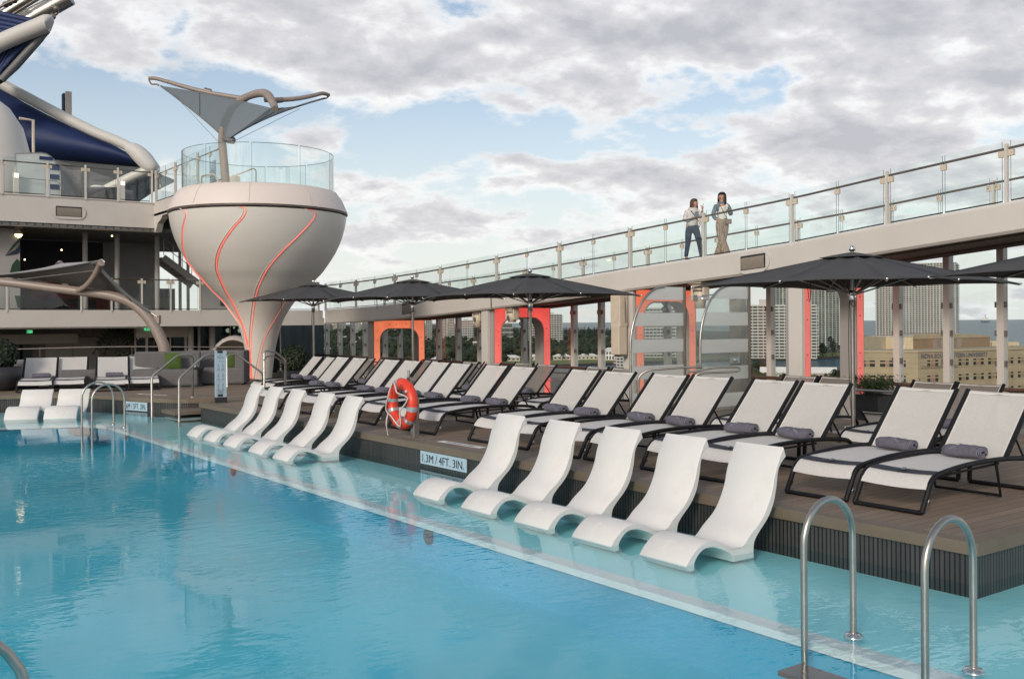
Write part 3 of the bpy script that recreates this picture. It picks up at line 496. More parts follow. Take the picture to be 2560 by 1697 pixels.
# ================================================================ sun loungers
def lounger(rear=False):
    t=thing('sun_lounger','x','sun lounger'); w=.72; fr=.024
    side=lambda y: smoothpath([(0,y,.02),(.075,y,.15),(.13,y,.25),(.19,y,.305),(.29,y,.335),(.7,y,.372),(1.2,y,.378),(1.6,y,.36),(1.84,y,.335),(1.93,y,.295),(1.98,y,.24)],3)
    b=MB(); b.tube(side(fr)+[Vector((1.97,fr,.02))]+[],fr,n=8); b.tube(side(w-fr)+[Vector((1.97,w-fr,.02))],fr,n=8); b.tube([(0,fr,.02),(0,w-fr,.02)],fr*.9,n=8); b.tube([(1.97,fr,.02),(1.97,w-fr,.02)],fr*.9,n=8); b.build('frame','black_frame',t)
    b=MB(); b.tube([(1.25,.03,.35),(1.33,.03,.03),(1.33,w-.03,.03),(1.25,w-.03,.35)],.017,n=6); b.tube([(1.2,.05,.17),(.2,.05,.2)],.001,n=3); b.build('leg','black_frame',t)
    for y_ in (.06,w-.06): b=MB(); b.tube([(.28,y_,.30),(1.35,y_,.33)],.012,n=6); b.build('under_rail','black_frame',t)
    for yy in (.015,w-.015):
        b=MB(); b.lathe([(0,-.006),(.034,-.006),(.036,0),(.034,.006),(0,.006)],(.075,yy+(-.03 if yy<.1 else .03)*0,.10),n=14,m=Matrix.Rotation(R(90),4,'X')); b.build('glide','chrome',t)
    # sling seat
    sp=smoothpath([(.085,0,.215),(.115,0,.262),(.17,0,.312),(.26,0,.340),(.5,0,.357),(.9,0,.368),(1.2,0,.368),(1.43,0,.352)],3); ys=[fr*1.2,fr*1.2+.03,.2,.36,.52,w-fr*1.2-.03,w-fr*1.2]
    sag=lambda y: -.014*math.sin(math.pi*max(0,min(1,y/w)))
    b=MB(); b.grid([[Vector((p.x,y,p.z+sag(y))) for y in ys] for p in sp]); b.build('seat','sling',t)
    b=MB()
    for y0 in (fr*1.2+.02,w-fr*1.2-.028): b.grid([[Vector((p.x,y,p.z+sag(y)+.0025)) for y in (y0,y0+.008)] for p in sp])
    b.build('seam','hem',t)
    bd=[p for p in sp if .20<=p.x<=.36]
    b=MB(); xs=[.20,.24,.28,.33]; zz=[.330,.3395,.344,.3485]; band=b.grid([[Vector((x,y,z+sag(y)+.0035)) for y in ys] for x,z in zip(xs,zz)]); bo=b.build('foot_band','band',t)
    b=MB(); cx,cy=.265,w/2; b.add([(cx-.055,cy-.045,.343),(cx-.055,cy-.005,.343),(cx+.06,cy+.045,.346),(cx+.06,cy+.005,.346)],[(0,1,2,3)]); b.add([(cx-.05,cy+.07,.3435),(cx-.05,cy+.095,.3435),(cx+.055,cy-.07,.3465),(cx+.055,cy-.095,.3465)],[(0,1,2,3)])
    for q in range(len(b.v)): b.v[q]=(b.v[q][0],b.v[q][1],b.v[q][2]+.0045)
    b.build('emblem','emblem',bo)
    # back
    a=Vector((1.40,0,.365)); c=Vector((1.955,0,.965)); u=(c-a).normalized(); nrm=Vector((-u.z,0,u.x))
    f=MB()
    for y in (fr,w-fr): f.tube([a+Vector((0,y,0)),c+u*.005+Vector((0,y,0))],.024,n=8)
    f.tube([c-u*.03+Vector((0,fr,0))-nrm*.02,c-u*.03+Vector((0,w-fr,0))-nrm*.02],.012,n=6); f.tube([a+u*.05+Vector((0,fr,0))-nrm*.03,a+u*.05+Vector((0,w-fr,0))-nrm*.03],.012,n=6)
    f.build('back_frame','black_frame',t)
    f=MB()
    for y in (.04,w-.04): f.tube([a+u*.30+Vector((0,y,0)),(1.80,y,.33)],.011,n=6)
    f.tube([(1.80,.04,.33),(1.80,w-.04,.33)],.011,n=6); f.build('back_strut','black_frame',t)
    mt='sling_shaded' if rear else 'sling_back'; rows=[]
    L_=(c-a).length
    for i in range(8):
        s=i/7; p=a+u*(L_*s)
        rows.append([p+Vector((0,y,0))+nrm*(sag(y)*.9) for y in ys])
    o=MB().grid(rows).build('backrest',mt,t)
    b=MB(); ys2=[fr*1.2,.2,.36,.52,w-fr*1.2]
    for (s0,s1) in ((.955,.975),):
        b.grid([[a+u*(L_*s)+Vector((0,y,0))+nrm*(sag(y)*.9+.003) for y in ys2] for s in (s0,s1)])
    for y0 in (fr*1.2+.028,w-fr*1.2-.038): b.grid([[a+u*(L_*s)+Vector((0,y,0))+nrm*(sag(y)*.9+.003) for y in (y0,y0+.011)] for s in (0.02,.97)])
    b.build('hem','hem' if not rear else 'sling',o)
    return t
def towel(seed=1):
    random.seed(seed); t=thing('rolled_towel','x','towel'); n=14; L_=.34
    rows=[]; 
    for i in range(n+1):
        y=L_*i/n; e=min(1,.95+.05*min(1,i/1.))*min(1,.80+.20*math.sin(min(1,(n-i)/1.6)*math.pi/2))
        row=[]
        for j in range(20):
            th=2*math.pi*j/20; r=1+.05*math.sin(3*th+y*9+seed)+.03*math.sin(7*th+seed*2); cc,ss=math.cos(th),math.sin(th); x=.095*math.copysign(abs(cc)**.7,cc)*r*e; z=.054*math.copysign(abs(ss)**.75,ss)*r*e+.006*math.sin(y*14+seed)
            if math.sin(th)<-.3: z=max(z,-.05)
            row.append(Vector((x,y-L_/2,z+.052)))
        row.append(row[0]); rows.append(row)
    b=MB(); b.grid(rows); b.add(rows[0][:-1],[tuple(range(20))[::-1]]); b.build('roll','towel',t)
    # folded spiral seen at the end facing the camera
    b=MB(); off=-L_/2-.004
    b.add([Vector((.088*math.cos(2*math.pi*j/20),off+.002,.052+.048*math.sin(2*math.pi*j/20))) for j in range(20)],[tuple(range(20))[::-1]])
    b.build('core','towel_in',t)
    for k,(sc,oy) in enumerate([(1.,0),(.72,-.004),(.45,-.007)]):
        b=MB(); pts=[Vector((.084*sc*math.cos(R(a_)),off+oy,.052+(.046*sc)*math.sin(R(a_))+(.004 if a_>170 else 0))) for a_ in range(-20,320,20)]; b.tube(pts,[.0062]*len(pts),n=6); b.build('fold','towel_light',t)
    # woven pale X
    def onroll(y,th): return Vector((.0925*math.cos(th),y,.052+.0625*math.sin(th)))
    b=MB()
    for s in (-1,1):
        q=[]
        for i in range(9):
            th=R(60+i*13); y=s*(-.085+.17*i/8)+.0; q.append([onroll(y-.016,th),onroll(y+.016,th)])
        b.grid(q)
    b.build('woven_mark','towel_light',t); return t
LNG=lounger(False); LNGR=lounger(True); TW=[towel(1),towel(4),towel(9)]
used=set()
def put(proto,loc,rz,label,group,scale=None):
    if proto.name not in used:
        used.add(proto.name); o=proto; o.location=loc; o.rotation_euler=(0,0,rz); o['label']=label; o['group']=group
        if scale: o.scale=scale
        return o
    return dup(proto,loc,rz,label,group,scale)
ordn=['first','second','third','fourth','fifth','sixth','seventh','eighth','ninth','tenth','eleventh','twelfth','thirteenth','fourteenth','fifteenth','sixteenth','seventeenth','eighteenth','nineteenth']
ys=[4.84,6.90,8.68,10.5,12.82,14.7,16.5,18.73]; k=0
for i,y in enumerate(ys):
    for j in (0,1):
        y0=y+j*.765+.02; lab='pale mesh sun lounger, %s from the right in the front row'%ordn[k]
        if k==0: lab='nearest pale mesh sun lounger, at the right edge of the picture'
        jx=random.uniform(-.02,.02)
        put(LNG,(7.97+jx,y0,0),R(random.uniform(-.8,.8)),lab,'front row of sun loungers beside the pool')
        tl='rolled grey towel on the %s front-row lounger from the right'%ordn[k]
        put(TW[k%3],(9.28+jx+random.uniform(-.02,.03),y0+.33+random.uniform(-.05,.05),.365),R(random.uniform(-5,7)),tl,'rolled towels on the front row',(1.05,1.1,1.08))
        k+=1
rears=[(2514,962),(2394,956),(2144,944),(2048,941),(1592.6,921.5),(1525,918),(1394,912),(1336,908.6),(1255,907.6),(1200,905),(1100,902),(1046,901),(985,899),(939,897),(809,892)]
rt_t={0:1,3:1,4:0,7:1,8:1,9:1,11:1,12:1,13:1,14:1,15:1}
pos=[gz(x,y,-.19+.965) for x,y in rears]; pos.insert(14,pos[14]+Vector((.03,-.8,0)))
for i,p in enumerate(pos):
    lab='shaded taupe sun lounger, %s from the right in the back row'%ordn[i]
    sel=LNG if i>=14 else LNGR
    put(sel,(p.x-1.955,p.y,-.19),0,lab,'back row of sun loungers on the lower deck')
    put(TW[(i+1)%3],(p.x-1.955+1.30,p.y+.35,-.19+.365),R(random.uniform(-6,6)),'rolled grey towel on the %s back-row lounger from the right'%ordn[i],'rolled towels on the back row',(1.15,1.15,1.2))
for i,(px,py,rz,lab) in enumerate([(86,979,16,'far left white lounger facing the pool, leftmost of four beside the big planter'),(168,976,16,'second white lounger from the left by the far pool edge'),(280,976,15,'third white lounger from the left, behind the small ladder rails'),(358,973,15,'fourth far lounger, beside the grey sofa with the green cushion')]):
    q=gz(px,py+2,0); az=R(90-rz); d=Vector((math.cos(az),math.sin(az),0)); n=Vector((d.y,-d.x,0)); sc=(1.,1.22,.86)
    o=dup(LNG,q+n*(.36*1.22),az,lab,'four sun loungers at the far end of the pool',sc)
    tt=dup(TW[i%3],q+d*1.27+n*.04+Vector((0,0,.315)),az,'rolled grey towel on the far lounger: '+['leftmost one','second from the left','third from the left','one beside the grey sofa'][i],'rolled towels on the far loungers',(1.15,1.25,1.1))
# ================================================================ parasols
def umbrella(h_fin=2.86,edge=2.27,base=-.19):
    t=thing('parasol','x','parasol'); H=h_fin-base; E=edge-base; s=1.75; top=H-.12
    cor=[(-s,-s),(0,-s),(s,-s),(s,0),(s,s),(0,s),(-s,s),(-s,0)]
    b=MB(); n=8
    for i in range(8):
        a=Vector(cor[i]+(0,)); c=Vector(cor[(i+1)%8]+(0,)); rows=[]
        for r_ in range(n+1):
            f=.07+(1-.07)*r_/n; row=[]
            for q in range(7):
                g=q/6; p=a.lerp(c,g)*f; ra=a.length/s; rc=c.length/s
                lift=lambda v:0
                dropc=E-.05*((a if g<.5 else c).length/s-1)*0
                z=top+(E-top)*f**1.12 - .03*(((1-g)*(ra-1)+g*(rc-1)))*f/.41
                z-=.055*math.sin(math.pi*g)*math.sin(math.pi*min(1,f*.92)); z+= (.03*math.sin(math.pi*g)*f**8)
                row.append(Vector((p.x,p.y,z)))
            rows.append(row)
        b.grid(rows)
    b.build('canopy','umbrella_cloth',t,solid=.006)
    b=MB()
    for i in range(8):
        a=Vector(cor[i]+(0,)); c=Vector(cor[(i+1)%8]+(0,)); b.grid([[Vector((p.x,p.y,top+(E-top)*f**1.12+.022-.03*f)) for p in [a.lerp(c,q/4)*f*(1+.02*math.sin(math.pi*q/4)) for q in range(5)]] for f in (.03,.11,.20)])
    b.build('vent_cap','umbrella_cloth',t,solid=.008)
    for i in range(8):
        a=Vector(cor[i]+(0,)); ra=a.length/s; tip=Vector((a.x*.995,a.y*.995,E-.03*(ra-1)/.41-.018)); b=MB(); b.tube([Vector((0,0,top-.05)),tip],.013,n=6)
        b.tube([Vector((a.x*.03,a.y*.03,E-.16)),Vector((a.x*.5,a.y*.5,top+(E-top)*.47-.05))],.014,n=6); b.build('rib','steel',t)
    for i in range(8): a=Vector(cor[i]+(0,)); b=MB(); b.ball((a.x,a.y,E-.03*(a.length/s-1)/.41),.018,6); b.build('rib_tip','chrome',t)
    b=MB(); b.tube([(0,0,.05),(0,0,H-.1)],.032,n=14); b.build('pole','steel',t)
    b=MB(); b.lathe([(.03,0),(.055,.01),(.055,.2),(.042,.24)],(0,0,E-.36),n=16); b.lathe([(.03,0),(.075,.01),(.08,.05),(.035,.09)],(0,0,E-.19),n=12); b.build('hub','chrome',t)
    b=MB(); b.tube(smoothpath([(-.045,.02,E-.2),(-.06,.03,E-.9),(-.05,.02,.7),(-.04,.0,.45),(-.03,.0,.4)],3),.006,n=5); b.tube([(-.02,-.05,E-.2),(-.045,-.05,.5)],.005,n=4); b.build('cord','black_strap',t)
    b=MB(); b.tube([(-s*.62,-s*.02,E-.0),(-s*.62,-s*.02,E-.27)],.007,n=4); b.tube([(-s*.60,s*.03,E-.0),(-s*.61,s*.0,E-.3)],.006,n=4); b.build('tie_strap','black_strap',t)
    b=MB(); b.ball((0,0,H-.045),.052,8); b.lathe([(.02,-.12),(.022,-.06),(.03,-.05)],(0,0,H-.03),n=10); b.build('finial','chrome',t)
    b=MB(); b.box((0,0,.07),(.62,.62,.14)); b.build('base','steel',t,bevel=.01); b=MB(); b.lathe([(.04,0),(.13,0),(.14,.05),(.12,.09),(.05,.09)],(0,0,.14),n=18); b.build('base_collar','chrome',t)
    return t
U=umbrella()
for i,(px,fy,lab) in enumerate([(2130,615,'large dark grey square parasol nearest the right, with its box base showing'),(1325,672,'dark grey parasol in the middle, right of the lifebuoy'),(1031,688,'dark grey parasol second from the left, behind the lifebuoy'),(783,700,'farthest dark grey parasol, overlapping the goblet tower')]):
    p=gx(px,fy,13.5); o=U if i==0 else dup(U); o.location=(13.5,p.y,-.19+(p.z-2.86)); o['label']=lab; o['group']='dark parasols in a row'
    if i: o.location.z=-.19; o.scale=(1,1,(p.z+.19)/3.05)
dup(U,(13.5,5.33,-.19),0,'dark grey parasol cut off by the right edge of the picture','dark parasols in a row')
# ================================================================ lifebuoy on its stand
q=gz(1037.6,1093.6); base=Vector((q.x,q.y,0)); st=thing('lifebuoy_stand','steel post stand with bolted foot plate holding the lifebuoy','stand',base)
b=MB(); b.box((0,0,.30),(.10,.10,.60)); b.build('post','steel',st,bevel=.01); b=MB(); b.box((0,0,.006),(.19,.17,.012)); [b.ball((sx*.07,sy*.06,.014),.012,5) for sx in(-1,1) for sy in(-1,1)]; b.build('foot_plate','bracket',st)
b=MB(); b.box((-.02,.13,.62),(.02,.10,.55)); b.box((-.02,.06,.40),(.03,.2,.08),m=Matrix.Rotation(R(35),4,'X')); b.tube([(-.02,.14,.9),(-.02,.14,1.0)],.018,n=6); b.build('bracket_arm','steel',st)
rc=gx(1006,1009,base.x-.10); rg=thing('lifebuoy','orange-red lifebuoy with grey reflective bands and white rope on the steel stand','lifebuoy',rc)
RM=.30; rr_=.085
b=MB(); b.tube([Vector((0,RM*math.cos(a),RM*math.sin(a))) for a in [2*math.pi*i/48 for i in range(48)]],rr_,n=16,closed=True); b.build('ring','ring_orange',rg)
for a in (80,10,190,270,-25,225):
    b=MB(); b.tube([Vector((0,RM*math.cos(R(a+d)),RM*math.sin(R(a+d)))) for d in (-6,-3,0,3,6)],rr_+.004,n=16,cap=False); b.build('reflective_band','reflective',rg)
pts=[]
for i in range(40):
    a=2*math.pi*i/40; k4=abs(math.sin(2*a+.6)); pts.append(Vector((-.05-.05*k4,(RM+rr_*.6-.15*k4)*math.cos(a),(RM+rr_*.6-.15*k4)*math.sin(a))))
b=MB(); b.tube([Vector((p.x-.045,p.y,p.z)) for p in pts],.011,n=6,closed=True); b.tube(smoothpath([(-.06,.33,-.16),(-.08,.36,-.3),(-.07,.34,-.42)],4),.009,n=6); b.tube(smoothpath([(-.07,.31,-.16),(-.09,.33,-.34),(-.08,.29,-.52)],4),.007,n=6); b.ball((-.09,-.27,.2),.022,6); b.ball((-.09,-.27,-.24),.022,6); b.build('rope','rope',rg)
def ringtext(body,a0,step,rad,parent):
    for i,ch in enumerate(body):
        if ch==' ': continue
        a=R(a0-step*i); p=Vector((-rr_-.0015,-rad*math.cos(a),rad*math.sin(a))); x=Vector((0,math.sin(a)*1,math.cos(a))); x=Vector((0,-(-math.sin(a)),math.cos(a)))
        x=Vector((0,-math.sin(a),-math.cos(a))) if False else Vector((0,-math.sin(a),-math.cos(a))); u=Vector((0,-math.cos(a),math.sin(a)))
        text(ch,'letter','ink',parent,p,x,u,.07,.001,'CENTER')
# lettering as one mark per word
def word(body,name,a0,step,rad,parent):
    objs=[]
    k0=len(bpy.data.objects); 
    vs=[];fs=[]
    for i,ch in enumerate(body):
        if ch==' ': continue
        a=R(a0-step*i); u=Vector((0,-math.cos(a),math.sin(a))); x=Vector((0,-math.sin(a),-math.cos(a))); p=Vector((-rr_-.002,0,0))+u*rad
        o=text(ch,'tmp','ink',None,p,x,u,.062,.002,'CENTER'); o_=len(vs); vs+=[v.co.copy() for v in o.data.vertices]; fs+=[tuple(j+o_ for j in f.vertices) for f in o.data.polygons]; bpy.data.objects.remove(o)
    b=MB(); b.add(vs,fs); b.build(name,'ink',parent)
word('CELEBRITY APEX','lettering',68,9,RM-.022,rg); word('VALLETTA','lettering',238,9,RM-.022,rg)
# ================================================================ pool rules sign
q=gz(552,1006,0); sg=thing('rules_sign','tall narrow pale blue pool rules sign headed POOL on a black foot','sign',q,rz=R(-8))
b=MB(); b.box((0,0,.06),(.25,.10,.12)); b.build('foot','ink',sg,bevel=.004); b=MB(); b.box((0,0,.62),(.24,.09,1.02)); b.build('panel','sign_blue',sg,bevel=.003)
b=MB(); b.box((-.02,-.047,.16),(.11,.01,.05)); b.box((-.02,-.047,1.105),(.11,.01,.055)); b.build('clips','ink',sg)
text('POOL','lettering','sign_text',sg,(-.01,-.0465,.955),(1,0,0),(0,0,1),.075,.002,'CENTER',(.75,1.1)); text('celebrity','lettering','sign_text',sg,(-.01,-.0465,1.03),(1,0,0),(0,0,1),.024,.002,'CENTER')
b=MB(); random.seed(5)
for k in range(3):
    z0=.80-.21*k
    for cx in (-.055,.04):
        b.box((cx-.008,-.0462,z0),(.006,.002,.085),m=Matrix.Rotation(R(14),4,'Y')); b.box((cx+.008,-.0462,z0),(.006,.002,.085),m=Matrix.Rotation(R(-16 if k<2 else 4),4,'Y'))
        for q_ in range(3): b.box((cx,-.0462,z0-.065-.014*q_),(random.uniform(.03,.06),.002,.006))
    b.box((-.01,-.0462,z0-.115),(.19,.002,.0015))
b.box((-.0,-.0462,.905),(.14,.002,.008))
for q_ in range(6): b.box((random.uniform(-.02,.0),-.0462,.27-.014*q_),(random.uniform(.1,.19),.002,.005))
b.build('pictograms','sign_text',sg)
# ================================================================ raised walkway over the starboard rail
FLT=[(-8,5.6),(0,5.0),(8,4.35),(11,4.1),(13.5,3.90),(16.2,3.66),(19.2,3.47),(22.2,3.29),(26,3.04),(29.6,2.83),(34,2.60),(38.5,2.44),(42.6,2.36),(46,2.34)]
def fz(y):
    for (a,za),(b_,zb) in zip(FLT,FLT[1:]):
        if a<=y<=b_: return za+(zb-za)*(y-a)/(b_-a)
    return FLT[-1][1]
WX0,WX1=20.6,23.9
t=thing('running_track','white raised running track bridge climbing to the right above the loungers','walkway',(WX0,20,2.7)); TRK=t
yy=[y/2 for y in range(-12,87)]
b=MB(); 
rowsL=[[Vector((WX0,y,fz(y)+.0)),Vector((WX0-.03,y,fz(y)-.06)),Vector((WX0-.03,y,fz(y)-.60)),Vector((WX0+.02,y,fz(y)-.66))] for y in yy]
b.grid(rowsL,False); b.grid([[Vector((WX0,y,fz(y))),Vector((WX1,y,fz(y)))] for y in yy],True)
b.grid([[Vector((WX1,y,fz(y))),Vector((WX1+.03,y,fz(y)-.05)),Vector((WX1+.03,y,fz(y)-.50)),Vector((WX1,y,fz(y)-.55))] for y in yy],False)
b.add([(WX0,-6,fz(-6)),(WX0,-6,fz(-6)-.66),(WX1,-6,fz(-6)-.55),(WX1,-6,fz(-6))],[(0,1,2,3)])
wb(b,'fascia','white_paint',t)
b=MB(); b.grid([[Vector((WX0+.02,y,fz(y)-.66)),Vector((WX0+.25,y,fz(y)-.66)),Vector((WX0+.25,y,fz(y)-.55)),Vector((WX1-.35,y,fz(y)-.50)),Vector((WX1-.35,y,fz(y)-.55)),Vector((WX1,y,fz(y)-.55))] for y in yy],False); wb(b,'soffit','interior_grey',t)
b=MB(); 
for x in (WX0+.9,WX1-.42,WX1-.8): b.tube([Vector((x,y,fz(y)-.60)) for y in yy[::4]],.03 if x<22 else .02,n=5)
wb(b,'cable_run','bracket',t)
def glass_rail(name,label,pts,zf,H=1.15,gh=1.30,post_every=3.0,side=Vector((1,0,0)),start=0.,posts=None,parent_extra=None,rail_m='rail_wood',ps=.11,mids=True,lim=None):
    """pts: function s->(x,y); zf: function s->floor z; panels between posts"""
    t=thing(name,label,'railing',Vector((pts(posts[0])[0],pts(posts[0])[1],zf(posts[0]))))
    rp=[]; 
    for i,s in enumerate(posts):
        x,y=pts(s); z=zf(s)
        b=MB(); d=(Vector(pts(s+.01)+(0,))-Vector((x,y,0))).normalized(); n=Vector((-d.y,d.x,0)); m=Matrix(((d.x,n.x,0,0),(d.y,n.y,0,0),(0,0,1,0),(0,0,0,1)))
        b.box((x,y,z+gh*.5-.07),(.06,ps,gh+.02),m=m); wb(b,'post','white_paint',t)
    br=MB(); gl=MB(); ra=MB(); sh=MB(); lb=MB(); base=MB()
    S0,S1=posts[0],posts[-1]; k=max(2,int((S1-S0)/1.)); P3=[Vector(pts(S0+(S1-S0)*i/k)+(zf(S0+(S1-S0)*i/k)+H,)) for i in range(k+1)]; off=side.normalized()*.05
    ra.tube([p+off for p in P3],.028,n=8); wb(ra,'handrail',rail_m,t)
    for a,c in zip(posts,posts[1:]):
        mid=(a+c)/2; segs=[(a+.09,mid-.03),(mid+.03,c-.09)] if mids else [(a+.09,c-.09)]
        for s0,s1 in segs:
            A=Vector(pts(s0)+(zf(s0),)); B=Vector(pts(s1)+(zf(s1),)); g=MB(); u=(B-A); nn=Vector((-u.y,u.x,0)).normalized()*.006
            g.prism([A+Vector((0,0,.05)),B+Vector((0,0,.05)),B+Vector((0,0,gh)),A+Vector((0,0,gh))],nn); g.cur=1
            for q in (A,B): g.beam(q+Vector((0,0,.06)),q+Vector((0,0,gh)),.009,.009,up=u)
            g.cur=2; g.beam(A+Vector((0,0,.045)),B+Vector((0,0,.045)),.02,.03); wb(g,'glass_panel',['glass','glass_edge','ink'],t)
        for s0 in ([a+.10,c-.10,mid] if mids else [a+.1,c-.1]):
            p=Vector(pts(s0)+(zf(s0)+H-.11,)); u=(Vector(pts(s0+.02)+(0,))-Vector(pts(s0)+(0,))).normalized(); nn=Vector((-u.y,u.x,0)); m=Matrix(((u.x,nn.x,0,0),(u.y,nn.y,0,0),(0,0,1,0),(0,0,0,1)))
            sh=MB(); sh.box(p,(.13,.07,.13),m=m); sh.tube([p+side*.02,p+side*.10+Vector((0,0,.02)),p+side*.06+Vector((0,0,.1))],.012,n=5); wb(sh,'clamp','bracket_light',t)
    return t
pn=[-4.6,-1.5,1.6,4.7,7.7,10.7]+[13.5,16.2,19.2,22.2,25.6,29.2,33.,36.6,40.1,43.2]
glass_rail('track_railing','near glass railing with brown handrail along the raised running track, in front of the walkers',lambda s:(WX0+.10,s),lambda s:fz(s),posts=pn,side=Vector((1,0,0)),ps=.09)
pf=[-5.6,-2.5,.6,3.7,6.7,9.6,12.6,15.4,18.4,21.4,24.6,28.,31.5,35.2,39.,43.]
glass_rail('track_railing','far glass railing with brown handrail along the raised running track, behind the walkers',lambda s:(WX1-.15,s),lambda s:fz(s)-.0,posts=pf,side=Vector((-1,0,0)),H=1.02,gh=1.15)
# oval wall lights / recessed speakers
def niche(label,c,u,n,w=.86,h=.44,slope=0):
    u=Vector(u).normalized(); n=Vector(n).normalized(); up=(Vector((0,0,1))); t=thing('recessed_speaker',label,'speaker',c,group='oval recessed speakers'); c=Vector(c)
    u=(u+up*slope).normalized()
    def P(a,b_,d): return c+u*a+up*b_+n*d
    out=[]; r=h/2
    for a in range(-90,91,12): out.append(((w/2-r)+r*math.cos(R(a)),r*math.sin(R(a))))
    for a in range(90,271,12): out.append((-(w/2-r)+r*math.cos(R(a)),r*math.sin(R(a))))
    iw,ih=w*.66,h*.58
    b=MB(); b.prism([P(x,y,.0) for x,y in out],n*.03); wb(b,'surround','white_paint',t,bevel=.008)
    b=MB(); b.prism([P(-iw*.58,-ih*.55,.031),P(iw*.58,-ih*.55,.031),P(iw*.58,ih*.62,.031),P(-iw*.58,ih*.62,.031)],n*.004); wb(b,'recess','ink',t)
    b=MB(); b.grid([[P(-iw*.54,y,.036+d),P(iw*.54,y,.036+d)] for y,d in ((-ih*.5,0),(-ih*.2,.02),(ih*.2,.024),(ih*.46,.004))]); wb(b,'grille','bracket_g',t)
mat('bracket_g',(.24,.21,.17),.6,var=.06)
for px,py,lab in ((1884,656,'oval recessed speaker on the track bridge below the walkers'),(1021,772,'oval recessed speaker on the track bridge behind the second parasol')):
    p=gx(px,py,WX0-.035); sc=1.0 if px>1500 else 1.15; p.z=min(fz(p.y)-.30,p.z) if px>1500 else p.z; niche(lab,p,(0,-1,0),(-1,0,0),w=1.08*sc,h=.56*sc,slope=.065)
# brown ship's rail, wind-break posts and panes
t=thing('promenade_rail','long dark brown ship rail in front of the wind break, behind the loungers','railing',(23.3,2,FLOOR)); b=MB(); b.tube([(23.3,-8,.03),(23.3,56,.03)],.05,n=8); wb(b,'handrail','rail_wood',t)
b=MB(); b.tube([(23.3,-8,-.5),(23.3,56,-.5)],.016,n=6); b.tube([(23.3,-8,-.80),(23.3,56,-.80)],.016,n=6); wb(b,'lower_wires','steel',t)
wbk=thing('wind_break','row of white posts with clear glass panes along the ship side under the track','wind break',(23.8,2,FLOOR))
PX_=[714,731,756,813,845,877,908,958,995,1092,1141,1195,1305,1430,1498,1663,1921,2240,2365,2500]; PY_=[gx(x,800,23.8).y for x in PX_]+[10.9,9.2,7.4,5.4]
for i,y in enumerate(PY_):
    zt=fz(y)-.52 if y<44 else 1.75
    b=MB(); b.box((23.85,y,(zt+FLOOR)/2),(.10,.17,zt-FLOOR)); b.box((23.96,y-.05,(zt+FLOOR)/2),(.12,.06,zt-FLOOR)); wb(b,'post','white_paint',wbk)
    for z in (.62,1.35,-.15,2.05):
        if z<zt-.05: b=MB(); b.box((23.85,y,z),(.06,.29,.14)); wb(b,'clamp','bracket',wbk)
b=MB()
ysort=sorted(PY_)
for a,c in zip(ysort,ysort[1:]): g=MB(); g.prism([(23.82,a+.13,FLOOR+.1),(23.82,c-.13,FLOOR+.1),(23.82,c-.13,fz(c)-.54),(23.82,a+.13,fz(a)-.54)],(.012,0,0)); wb(g,'pane','glass_clear',wbk)
